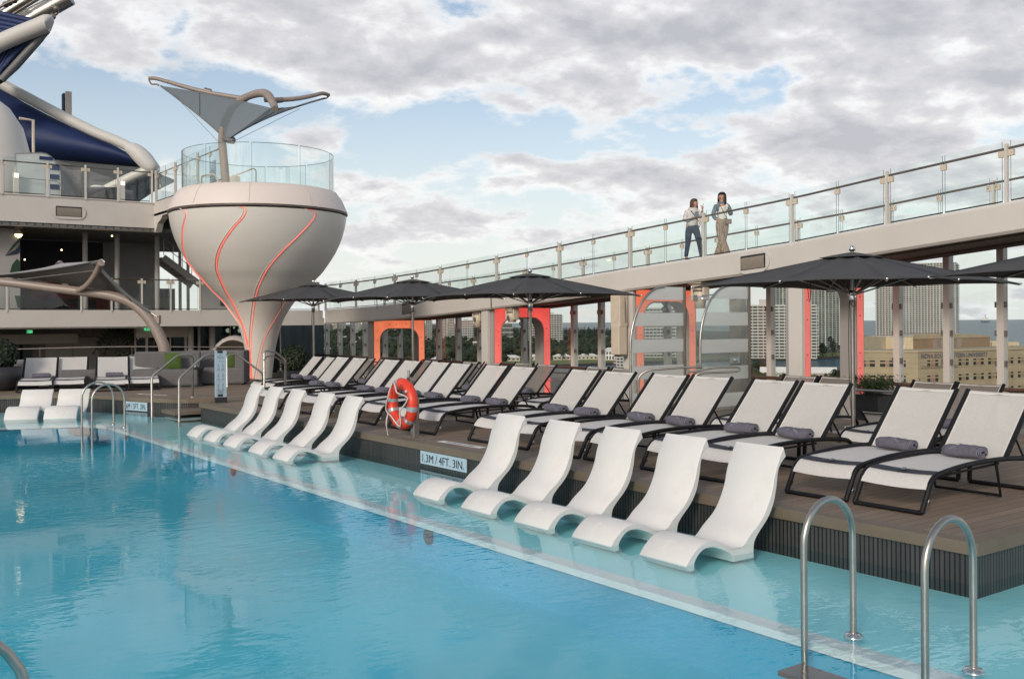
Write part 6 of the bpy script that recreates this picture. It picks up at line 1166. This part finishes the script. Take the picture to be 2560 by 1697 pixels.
bust(188,899,29.6,'hair_brown','person with auburn hair sitting behind the second far lounger',-.2)
# ================================================================ sea, shore and town
SEA=-32.; LZ=-31.
b=MB(); b.add([(-30000,-20000,SEA),(60000,-20000,SEA),(60000,60000,SEA),(-30000,60000,SEA)],[(0,1,2,3)]); struct('sea',b,'sea_water')
def gl(x,y,z=LZ): p=gz(x,y,z); return (p.x,p.y)
shore=[gl(420,1120),gl(800,1010),gl(1050,950),gl(1180,926),gl(1330,914),gl(1450,911),gl(1600,906),gl(1860,899),gl(2010,897),gl(2115,892),gl(2170,888),gl(2212,878)]
far=[gl(2212,846),gl(2150,836),gl(1600,824),gl(1340,823),gl(1240,814.5),gl(1160,811.5),gl(640,812.5),gl(300,815.5),gl(-800,825),gl(-800,1100)]
poly=shore+far
b=MB(); b.add([(x,y,LZ) for x,y in poly],[tuple(range(len(poly)))[::-1]]); struct('shore_land',b,'land')
b=MB(); 
for a,c in zip(shore,shore[1:]): b.add([(a[0],a[1],LZ),(c[0],c[1],LZ),(c[0],c[1],SEA-.5),(a[0],a[1],SEA-.5)],[(0,1,2,3)]); b.beam((a[0],a[1],LZ-.3),(c[0],c[1],LZ-.3),1.2,1.1)
struct('seawall',b,'seawall')
b=MB()
lw=[(1230,912,1330,913),(1330,913,1450,910),(1450,910,1600,905),(1600,905,1860,898),(1860,898,2010,896),(2010,896,2115,891)]
for x0,y0,x1,y1 in lw: A_=gl(x0,y0-1); B_=gl(x1,y1-1); C_=gl(x1,y1-10); D_=gl(x0,y0-13); b.add([A_+(LZ+.15,),B_+(LZ+.15,),C_+(LZ+.15,),D_+(LZ+.15,)],[(0,1,2,3)])
struct('lawn',b,'lawn')
b=MB(); pol=[gl(1780,925,-30.6),gl(1990,928,-30.6),gl(2120,935,-30.6),gl(2160,925,-30.6),gl(2420,890,-30.6),gl(2900,880,-30.6),gl(3400,1500,-30.6),gl(1500,1500,-30.6),gl(1720,960,-30.6)]; b.add([p+(-30.6,) for p in pol],[tuple(range(len(pol)))[::-1]]); struct('campus_ground',b,'land')
# --- high rises
def basis(px,t): 
    d=ray(px,PPY); az=math.atan2(d.x,d.y); return -az
def hirise(label,x0,x1,yt,t,floors,bays,style='slab',dep=22,roof=None,cat='tower block',rzo=0.,base=LZ,wall='tower_white',name='tower_block',grp=None):
    c=at((x0+x1)/2,803,t); zt=at((x0+x1)/2,yt,t).z; w=(x1-x0)*t/FPX; Hh=zt-base; T_=thing(name,label,cat,(c.x,c.y,base),basis((x0+x1)/2,t)+rzo,grp)
    b=MB(); b.box((0,dep/2,Hh/2),(w*.985,dep,Hh-.6)); b.build('glazing','tower_glass',T_)
    fh=Hh/floors; b=MB(); 
    for i in range(floors+1):
        z=i*fh
        if style=='slab': b.box((0,dep/2-.6,z+.45),(w,dep+1.4,min(1.35,fh*.46)))
        elif style=='grid': b.box((0,dep/2-.1,z),(w,dep+.6,fh*.22))
        else: b.box((0,dep/2-.1,z+fh*.1),(w*1.0,dep+.9,fh*.40))
    b.build('floor_bands',wall if style!='grid' else 'tower_green',T_)
    b=MB(); bw=w/bays
    for i in range(bays+1):
        x=-w/2+i*bw
        if style=='slab': b.box((x,dep/2-.7+(-.4 if i%3==0 else .3),Hh/2),(bw*(.16 if i%3 else .12),dep+.7,Hh))
        elif style=='grid': b.box((x,dep/2-.2,Hh/2),(bw*(.13 if i%4 else .3),dep+.8,Hh))
        else: b.box((x,dep/2-.2,Hh/2),(bw*(.34 if i%2 else .24),dep+.5,Hh))
    b.build('wall_bands',wall,T_)
    if style in('slab','wide'):
        b=MB(); rnd=random.Random(int(x0))
        for i in range(1,floors):
            for s in (-1,1): b.box((s*(w/2+.8),dep/2,i*fh+.5),(2.6,dep*.8,fh*.34))
        b.build('balconies',wall,T_)
    b=MB(); b.box((0,dep/2,Hh+.3),(w*1.01,dep+1,.9))
    if roof: b.box((w*roof[0],dep/2,Hh+roof[2]/2),(w*roof[1],dep*.6,roof[2]))
    b.build('roof',wall,T_); return T_
hirise('long white seventeen-storey condominium slab on the lawn beyond the channel',1845,2037,765,860,17,15,roof=(-.15,.14,6))
hirise('white condominium slab seen through the clear stripes of the left shower screen',1596,1697,772,900,15,11)
hirise('tall green-glass gridded tower behind the long white condominium',1926,2112,668,1080,38,22,'grid',dep=34)
hirise('tall cream-white tower with jagged balconies left of the open sea',2196,2380,660,1120,40,26,'wide',dep=36,rzo=-.12)
hirise('slim white tower with one column of windows beside the beige speaker box',1541,1566,772,720,19,3,'wide',dep=16)
hirise('balcony tower right of the red archway, with rooftop boxes',1371,1405,787,1500,13,5,'slab',roof=(-.25,.3,4))
hirise('pale tower half hidden behind the middle parasol pole',1318,1338,794,1600,10,3,'slab')
hirise('beige narrow tower left of the red archway',1209,1221,784,1500,17,3,'wide',wall='tower_cream')
hirise('broad white block with dark window columns left of the red archway',1147,1182,802,1700,9,8,'wide',roof=(.0,.3,3))
hirise('white tower between the wind break posts, second right of the orange archway',1119,1136,794,1900,14,4,'slab')
hirise('plain white tower right of the orange archway',1096,1117,790,1900,16,3,'wide')
hirise('blue-windowed tower touching the orange archway',1064,1079,799,1800,11,3,'slab')
hirise('white low block with a domed roof seen inside the red archway',1254,1280,809,1700,4,8,'slab',roof=(.1,.4,2))
rnd=random.Random(11); kk=0
for x in list(range(716,1058,9)):
    if rnd.random()<.12: continue
    w=rnd.uniform(4,11); yt=rnd.uniform(789,806); t_=rnd.uniform(3200,4300); kk+=1
    T_=hirise('far pale city building on the skyline, seen between the wind break posts',x,x+w,yt,t_,int((822-yt)/1.9),rnd.randint(2,5),rnd.choice(['slab','wide']),dep=25,name='city_building',cat='city building',grp='far skyline buildings',wall=rnd.choice(['tower_white','tower_white','tower_cream']))
# --- houses
def house(label,x0,x1,yb,kind='gable',roof='roof_white',t=None,h=3.2,rh=1.9,rz=0.,wall='house_wall',win=3,dep=11,arches=0,two=False):
    z=LZ+.1; c0=gz((x0+x1)/2,yb,z) if t is None else at((x0+x1)/2,yb,t); t_=(Vector((c0.x,c0.y,0))).dot(FW); w=(x1-x0)*t_/FPX; T_=thing('house',label,'house',(c0.x,c0.y,z),basis((x0+x1)/2,t_)+rz)
    b=MB(); b.box((0,dep/2,h/2),(w,dep,h)); b.build('wall',wall,T_)
    b=MB(); e=.7
    if kind=='hip':
        r=min(w,dep)*.35; v=[(-w/2-e,-e,h),(w/2+e,-e,h),(w/2+e,dep+e,h),(-w/2-e,dep+e,h),(-w/2+r,dep/2,h+rh),(w/2-r,dep/2,h+rh)]; b.add(v,[(0,1,5,4),(1,2,5),(2,3,4,5),(3,0,4),(0,3,2,1)])
    elif kind=='gable':
        v=[(-w/2-e,-e,h),(w/2+e,-e,h),(w/2+e,dep+e,h),(-w/2-e,dep+e,h),(-w/2-e,dep/2,h+rh),(w/2+e,dep/2,h+rh)]; b.add(v,[(0,1,5,4),(1,2,5),(2,3,4,5),(3,0,4),(0,3,2,1)])
    elif kind=='front':
        v=[(-w/2-e,-e,h),(w/2+e,-e,h),(w/2+e,dep+e,h),(-w/2-e,dep+e,h),(0,-e,h+rh),(0,dep+e,h+rh)]; b.add(v,[(0,4,5,3),(4,1,2,5),(0,1,4),(3,5,2),(0,3,2,1)])
    else: b.box((0,dep/2,h+.2),(w+1,dep+1,.5))
    b.build('roof',roof,T_)
    for i in range(win):
        x=-w/2+(i+.5)*w/win
        if arches:
            for lv in range(2):
                b=MB(); ww=w/win*.52; z0=.6+lv*(h/2); hh=h/2*.55; b.prism([(x-ww/2,-.06,z0),(x+ww/2,-.06,z0)]+[(x+ww/2*math.cos(R(a)),-.06,z0+hh+ww/2*math.sin(R(a))*(1 if lv==0 else .1)) for a in range(0,181,30)],(0,.05,0)); b.build('window','window_dark',T_)
        else: b=MB(); b.box((x,-.03,h*.52),(w/win*.5,.1,h*.36)); b.build('window','window_dark',T_)
    return T_
house('white-roofed ranch house at the left inside the red archway',1256,1300,903,'hip',win=4); house('long white gabled house on the shore right of the red archway',1383,1426,900,'hip',win=4); house('white hip-roofed shore house between the two wind break posts',1444,1494,899,'hip',win=5)
house('cream two-storey villa with arched arcade on the shore',1507,1566,900,'hip',h=8.5,rh=2,win=8,arches=1,wall='roof_white',dep=14)
house('white roof villa wing behind the arched villa',1546,1572,893,'gable',h=6,win=3)
house('grey gabled boathouse-like home with a dark balcony opening left of the red pillar',1148,1189,905,'front',roof='roof_grey',h=5.2,rh=3.2,wall='interior_wall',win=3)
house('low white house right of the orange archway',1079,1129,907,'hip',win=3); house('low white house under the stage light',1199,1222,905,'hip',win=2); house('white-roofed house behind the middle parasol pole',1326,1345,901,'gable',win=2)
house('grey-roofed house among trees inside the red archway',1254,1288,873,'hip',roof='roof_grey',win=3); house('terracotta-roofed house in the trees left of the stage light',1147,1166,851,'hip',roof='roof_rust',win=2)
house('white flat modern house in front of the pines',1372,1418,848,'flat',h=6,wall='roof_white',win=4); house('small white house among the palms',1397,1416,881,'gable',win=2); house('white house roof among the palms left of the second post',1457,1486,883,'gable',win=2); house('small white house below the pines',1458,1482,853,'hip',win=2); house('white cube house behind the shore pines',1506,1518,847,'flat',h=5,wall='roof_white',win=1)
house('white industrial roof with a rooftop box beside the farthest parasol pole',764,826,890,'flat',h=7,wall='roof_white',win=4,dep=30)
rnd=random.Random(4)
for i,(x,y,w,k) in enumerate([(724,841,16,'flat'),(748,843,26,'flat'),(712,826,12,'hip'),(776,833,14,'hip'),(803,840,17,'flat'),(829,842,17,'hip'),(798,828,22,'flat'),(858,846,12,'hip'),(876,861,15,'gable'),(891,848,9,'hip'),(916,868,11,'gable'),(893,827,20,'flat'),(930,840,12,'hip'),(965,862,9,'hip'),(985,858,12,'hip'),(1078,858,10,'gable'),(1106,862,12,'hip'),(1125,868,9,'gable'),(1183,862,9,'gable'),(1232,850,12,'hip'),(1316,868,10,'gable'),(1340,880,12,'gable'),(1428,866,11,'gable'),(1440,846,10,'flat'),(1520,862,12,'hip')]):
    house('small far white-roofed house among the dark trees, '+['beside the left wind break posts','between the posts left of the orange archway','framed by the orange archway','right of the orange archway','right of the red archway'][0 if x<790 else 1 if x<918 else 2 if x<1065 else 3 if x<1240 else 4],x,x+w,y,k,win=2)['group']='small far houses among the trees'
t_=640; house('long white tent-like roof beyond the channel in front of the near trees',1905,2085,938,'gable',t=560,h=3,rh=3.2,win=1)
# domes/boat crane omitted from view; low white club building behind the trees
house('low white terrace building left of the cream tower',2150,2215,868,'flat',h=6,wall='roof_white',win=5,dep=20)
# --- university building
UT=455.; p0=gz(2150,880,-12); p1=gz(2295,880,-12); p2=gz(2560,872.5,-12); dz=-12-LZ
Ub=thing('university_building','tan office building with blue wall lettering NOVA SOUTHEASTERN UNIVERSITY','building',(p1.x,p1.y,LZ)); p3=p1+(p2-p1)*1.7
b=MB(); bk=ray(2150,PPY)*45; bk.z=0; back=FW*45; P=[p0,p1,p3,p3+back,p0+bk]; b.prism([(p.x,p.y,LZ) for p in P],(0,0,-12-LZ)); wb(b,'wall','brick_tan',Ub)
b=MB(); 
for A_,B_ in ((p0,p1),(p1,p3)): 
    o_=-FW*.15; b.beam(A_+o_+Vector((0,0,.25)),B_+o_+Vector((0,0,.25)),.8,.5)
wb(b,'parapet','tan_light',Ub)
def frow(A_,B_,us,ztop,h,w,m,name,sep=True):
    d=(B_-A_).normalized(); n=Vector((d.y,-d.x,0)); n=-n if n.dot(FW)>0 else n
    for u in us:
        c=A_+d*u; c.z=ztop-h/2; b=MB(); q=[c-d*w/2+Vector((0,0,-h/2)),c+d*w/2+Vector((0,0,-h/2)),c+d*w/2+Vector((0,0,h/2)),c-d*w/2+Vector((0,0,h/2))]; b.prism(q,n*.12); wb(b,name,m,Ub)
def ucoord(A_,B_,px):   # distance along the wall of a compass bearing
    d=(B_-A_); r=ray(px,PPY); r2=Vector((r.x,r.y)); a=Vector((A_.x,A_.y)); dd=Vector((d.x,d.y)); s=(a.x*r2.y-a.y*r2.x)/(dd.y*r2.x-dd.x*r2.y); return s*dd.length
scl=UT/FPX
L1=[ucoord(p0,p1,x) for x in (2157,2180,2206,2229,2257)]; L2=[ucoord(p1,p3,x) for x in (2321,2341,2361,2380,2399,2417,2436,2455,2473,2492,2512,2529,2547,2566)]
for r in range(5):
    zt=-12-(19+r*34.5)*.187
    for A_,B_,LL,w in ((p0,p1,L1,2.1),(p1,p3,L2,1.7)):
        frow(A_,B_,LL,zt,.65,w,'window_dark','window'); frow(A_,B_,LL,zt-1.35,1.35,w,'window_dark','window')
    b=MB(); 
    for A_,B_,LL in ((p0,p1,L1),(p1,p3,L2)):
        d=(B_-A_).normalized(); n=-FW
        for u0,u1 in zip(LL[::2],LL[1::2]):
            for z,h in ((zt-.35,.55),(zt-2.0,1.2)): a=A_+d*(u0+1.2); c=A_+d*(u1-1.2); b.beam(Vector((a.x,a.y,z))+n*.06,Vector((c.x,c.y,z))+n*.06,.1,h)
    wb(b,'brown_panels','brick_brown',Ub)
b=MB()
for k in range(12):
    z=-12-2.6-k*2.15
    for A_,B_ in ((p0,p1),(p1,p3)): b.beam(Vector((A_.x,A_.y,z))-FW*.03,Vector((B_.x,B_.y,z))-FW*.03,.05,.10)
wb(b,'wall_joints','brick_brown',Ub)
def bigtext(body,px0,px1,ytop,ybot,m,name):
    A_=p1; B_=p3; d=(B_-A_).normalized(); u0=ucoord(p1,p3,px0); u1=ucoord(p1,p3,px1); c=A_+d*u0; tt=Vector((c.x,c.y,0)).dot(FW); z0=at(px0,ybot,tt).z; z1=at(px0,ytop,tt).z
    o=text(body,name,m,Ub,(0,0,0),(1,0,0),(0,0,1),1.,.1); me=o.data; xs=[v.co.x for v in me.vertices]; zs=[v.co.z for v in me.vertices]; kx=(u1-u0)/(max(xs)-min(xs)); kz=(z1-z0)/(max(zs)-min(zs)); mx,mz=min(xs),min(zs)
    for v in me.vertices: q=A_+d*(u0+(v.co.x-mx)*kx)-FW*(.35+v.co.y); v.co=(q.x,q.y,z0+(v.co.z-mz)*kz)
    wp(o,Ub)
bigtext('NOVA SOUTHEASTERN UNIVERSITY',2302,2468,884.5,896,'letter_blue','lettering'); bigtext('OCEANOGRAPHIC CENTER',2302,2394,914,922,'letter_grey','lettering')
q0=at(2215,877,470);q1=at(2283,877,462);q2=at(2475,873,500); zt=lambda y,t: at(2300,y,t).z
b=MB(); b.prism([(q0.x,q0.y,-12.5),(q1.x,q1.y,-12.5),(q1.x+20,q1.y+28,-12.5),(q0.x+20,q0.y+28,-12.5)],(0,0,zt(842,465)+12.5)); wb(b,'penthouse_left','tan_light',Ub)
b=MB(); b.prism([(q1.x,q1.y,-12.5),(q2.x,q2.y,-12.5),(q2.x+10,q2.y+25,-12.5),(q1.x+20,q1.y+28,-12.5)],(0,0,5.2)); wb(b,'penthouse_lower','brick_brown',Ub)
b=MB(); rows=[]
for i in range(13):
    s=i/12; p=q1.lerp(q2,s)-FW*.4; h=zt(839,462)+.2+.55*math.sin(math.pi*s*.9)-1.2*s**3; rows.append([Vector((p.x,p.y,-7.4)),Vector((p.x,p.y,h)),Vector((p.x+18,p.y+25,h))])
b.grid(rows,False); wb(b,'penthouse_curved_roof','brick_tan',Ub)
b=MB(); 
for px in (2333,2352,2392): p=q1.lerp(q2,(px-2283)/192)-FW*.5; b.beam(Vector((p.x,p.y,-12.2)),Vector((p.x,p.y,-7.6)),2.6,.1,up=FW)
wb(b,'louvre_doors','interior_grey',Ub); q=q0.lerp(q1,.62); b=MB(); b.box((q.x,q.y-.3,-10.9),(1.2,.4,2.6),rz=-YAW); wb(b,'roof_door','roof_white',Ub)
T_=thing('annex_building','low cream annex with small windows behind the tan university building','building',tuple(at(2508,875,560))); T_.location.z=LZ; c=T_.location; b=MB(); b.box((0,0,(zt(856,560)-LZ)/2),(14,10,zt(856,560)-LZ)); b.box((-6,2,(zt(854,560)-LZ)/2),(6,8,zt(854,560)-LZ)); b.build('wall','tan_light',T_); b=MB(); [b.box((x,-5.05,zt(866,560)+dzz),(.9,.1,.9)) for x in (0,4) for dzz in (-.8,1.6)]; b.build('window','window_dark',T_); T_.rotation_euler.z=-R(60)*.8
# --- ship on the horizon
p=at(2463,804,9800); T_=thing('cargo_ship','small dark-hulled cargo ship seen bow-on on the sea horizon','ship',(p.x,p.y,SEA),basis(2463,9800)); b=MB(); b.prism([(-38,0,0),(38,0,0),(42,0,22),(-42,0,22)],(0,60,0)); b.build('hull','hull_grey',T_); b=MB(); b.box((0,30,30),(60,20,16)); b.box((0,30,42),(40,16,12)); b.box((0,30,54),(20,12,14)); b.box((22,12,32),(6,6,20)); b.box((-22,12,32),(6,6,20)); b.build('superstructure','ship_white',T_); b=MB(); b.box((0,30,66),(5,5,26)); b.build('mast','hull_grey',T_)
# --- trees
def crown(mb,c,r,rnd,n=3,sq=.8,det=5):
    for k in range(n):
        d=Vector((rnd.gauss(0,.42),rnd.gauss(0,.42),rnd.gauss(0,.28)))*r; rr=r*rnd.uniform(.45,.75); rows=[]
        m_=det; 
        for i in range(m_+1):
            th=math.pi*i/m_; row=[]
            for j in range(m_+2): ph=2*math.pi*j/(m_+2)+i*.5; q=rr*rnd.uniform(.72,1.2); row.append(Vector(c)+d+Vector((q*math.sin(th)*math.cos(ph),q*math.sin(th)*math.sin(ph),q*sq*math.cos(th))))
            row.append(row[0]); rows.append(row)
        mb.grid(rows,False)
def leafcrown(mb,c,r,rnd,n,s,sz=(1,1,.8)):
    for _ in range(n):
        d=Vector((rnd.gauss(0,1),rnd.gauss(0,1),rnd.gauss(0,1))).normalized(); q=r*rnd.uniform(.55,1.08); p=Vector(c)+Vector((d.x*q*sz[0],d.y*q*sz[1],d.z*q*sz[2])); a=Vector((rnd.uniform(-1,1),rnd.uniform(-1,1),rnd.uniform(-.6,.6))).normalized()*s*rnd.uniform(.6,1.5); e=a.cross(Vector((rnd.uniform(-1,1),rnd.uniform(-1,1),1))).normalized()*s*.6
        mb.add([p-a,p+e,p+a,p-e],[(0,1,2,3)])
rnd=random.Random(21)
houses=[(o.location.x,o.location.y) for o in bpy.data.objects if o.name.startswith('house')]
def forest(name,m,cnt,xr,yr,rr,kind='round',dens=None):
    mb=MB(); k=0
    while k<cnt:
        x=rnd.uniform(*xr); y=rnd.uniform(*yr)
        y_=yr[0]+(yr[1]-yr[0])*rnd.random()**1.0
        p=gz(x,y_,LZ); r=rnd.uniform(*rr); k+=1
        bl=False
        for hx,hy in houses:
            dx,dy=p.x-hx,p.y-hy
            if abs(dx)+abs(dy)<60:
                dep=dx*FW.x+dy*FW.y; lat=dx*RT.x+dy*RT.y
                if abs(lat)<11 and -26<dep<13: bl=True;break
        if bl: continue
        if kind=='round': c=Vector((p.x,p.y,LZ+r*1.05)); crown(mb,c,r,rnd,3,.85,4); leafcrown(mb,c,r*1.08,rnd,26,r*.17)
        else:
            h=rnd.uniform(13,21)
            for i in range(5): zc=LZ+h*(.25+.17*i); leafcrown(mb,Vector((p.x+rnd.gauss(0,.6),p.y+rnd.gauss(0,.6),zc)),r*(1-.17*i),rnd,16,r*.22,(1,1,1.3))
            crown(mb,Vector((p.x,p.y,LZ+h*.42)),r*.85,rnd,2,1.5,4)
    o=mb.build(name,m); o['kind']='stuff'; return o
forest('woodland','tree_far',560,(640,1260),(833,912),(4.,7.2))
forest('woodland','tree_far',330,(690,1260),(822,842),(6,9.5))
forest('woodland','tree_far',330,(1240,1590),(838,893),(3.4,6.5))
forest('woodland','olive_far',90,(900,1580),(846,905),(3.5,6.0))
forest('pine_wood','pine_far',300,(1236,1600),(832,852),(3.2,4.8),'pine')
forest('pine_wood','pine_far',90,(1150,1280),(828,846),(3.2,4.8),'pine')
forest('woodland','tree_far',120,(1590,2200),(852,884),(3.2,5.5))
forest('woodland','olive_far',26,(2110,2230),(858,884),(2.8,4.5))
mb=MB()
for _ in range(60):
    x=rnd.uniform(1840,2010); y=rnd.uniform(935,1010); p=gz(x,y,-30.6); r=rnd.uniform(2.6,4.6); c=Vector((p.x,p.y,-30.6+r)); crown(mb,c,r*.85,rnd,3,.9,5); leafcrown(mb,c,r*1.05,rnd,110,r*.10)
for _ in range(34):
    x=rnd.uniform(1990,2150); y=rnd.uniform(950,985); p=gz(x,y,-30.6); r=rnd.uniform(2.,3.2); c=Vector((p.x,p.y,-30.6+r)); crown(mb,c,r*.85,rnd,3,.9,5); leafcrown(mb,c,r*1.05,rnd,110,r*.10)
o=mb.build('woodland','olive_far'); o['kind']='stuff'
def palm(label,px,yb,h,r,z=LZ,t=None,seed=1):
    p=gz(px,yb,z) if t is None else Vector((at(px,yb,t).x,at(px,yb,t).y,z)); T_=thing('palm_tree',label,'palm tree',(p.x,p.y,z),group=None); rd=random.Random(seed); b=MB(); lean=rd.uniform(-.8,.8); b.tube([(0,0,0),(lean*.4,0,h*.5),(lean,0,h)],[.35,.26,.2],n=6); b.build('trunk','bark',T_); b=MB()
    for k in range(17):
        a=2*math.pi*k/17+rd.random(); e=rd.uniform(-.1,1.); pts=[Vector((lean+math.cos(a)*r*s*(1-.15*e),math.sin(a)*r*s*(1-.15*e),h+r*(e*s*.8-.95*s*s))) for s in (0,.3,.6,.85,1.)]
        for i in range(4):
            u=(pts[i+1]-pts[i]).normalized(); n=u.cross(UP).normalized()*r*.16*(1.1-.2*i)
            for s in (-1,1): b.add([pts[i],pts[i+1],pts[i+1]+n*s*.8-UP*r*.10,pts[i]+n*s-UP*r*.12],[(0,1,2,3)])
    b.build('crown','leaf_dark',T_)
palm('palm tree on the lawn in front of the long white condominium, left one',1898,888,9.5,4.2,seed=2); palm('leaning palm tree on the lawn in front of the white condominium, right one',1972,887,17,4.5,seed=5)
palm('near palm tree crown left of the dark parasol pole',2095,960,7,4.2,z=-30.6,seed=3); palm('palm tree by the shore house between the wind break posts',1448,899,6,3,seed=8); palm('palm tree right of the white shore house',1468,899,5.5,2.8,seed=9); palm('palm tree in front of the long white gabled house',1406,901,5.5,3,seed=10); palm('tall palm tree behind the arched villa',1522,885,12,3.6,seed=12); palm('second tall palm tree behind the arched villa',1545,884,11,3.5,seed=13); palm('palm tree over the right end of the arched villa',1560,884,13,3.6,seed=14)
palm('palm tree clump near the cream tower base',2170,858,9,4.5,seed=15); palm('palm tree left of the cream tower base',2186,857,8,4,seed=16); palm('small palm tree inside the red archway',1268,905,5,3,seed=18)
def bigtree(label,px,yb,h,r,m,kind='round',seed=1,z=LZ):
    p=gz(px,yb,z); T_=thing('tree',label,'tree',(p.x,p.y,z)); rd=random.Random(seed); b=MB(); b.tube([(0,0,0),(0,0,h*.5)],[.5,.3],n=6)
    for k in range(4): a=k*1.6; b.tube([(0,0,h*.35),(math.cos(a)*r*.5,math.sin(a)*r*.5,h*.65)],[.25,.1],n=5)
    b.build('trunk','bark',T_); b=MB()
    if kind=='pine':
        for i in range(7): leafcrown(b,(rd.gauss(0,r*.18),rd.gauss(0,r*.18),h*(.22+.115*i)),r*(1-.11*i),rd,150,r*.09,(1,1,1.2))
        crown(b,(0,0,h*.5),r*.6,rd,3,1.6,6)
    else: crown(b,(0,0,h*.62),r*.85,rd,5,.8,6); leafcrown(b,(0,0,h*.62),r*1.05,rd,700,r*.075)
    b.build('crown',m,T_)
bigtree('tall feathery dark pine in front of the green-glass tower',2082,892,17.5,6.0,'pine_far','pine',4); bigtree('dark bushy tree left of the tall pine on the lawn',2056,892,12,5,'pine_far','pine',5); bigtree('rust-brown tree on the lawn beside the pinkish archway',2036,892,11.5,3.8,'leaf_rust','pine',6); bigtree('reddish-brown tree left of the first clear wind break post',1421,890,16,4.2,'leaf_rust','pine',7)
bigtree('olive-green domed tree framed low in the orange archway',1010,915,9,9,'olive_far','round',8); bigtree('dark round tree near the white industrial roof',905,895,12,8,'tree_far','round',9); bigtree('dark tree right of the white pillar',1356,892,9,5,'tree_far','round',12); bigtree('dark oak beside the shore villa',1442,893,8,5.5,'tree_far','round',14); bigtree('domed tree beyond the channel above the brown rail',1902,940,10,4.8,'tree_far','round',15,z=-30.6)
# air between the ship and the far shore
hz=bpy.data.materials.new('haze'); hz.use_nodes=True; nt=hz.node_tree; nt.nodes.clear(); o_=nt.nodes.new('ShaderNodeOutputMaterial'); pv=nt.nodes.new('ShaderNodeVolumePrincipled'); pv.inputs['Color'].default_value=(.86,.9,.95,1); pv.inputs['Density'].default_value=0.00007; nt.links.new(pv.outputs[0],o_.inputs['Volume'])
HAZE=False
if HAZE:
    b=MB(); b.box((12000,10000,30),(44000,44000,140)); o=b.build('haze',None); o.data.materials.append(hz); o['kind']='stuff'
bpy.context.view_layer.update()
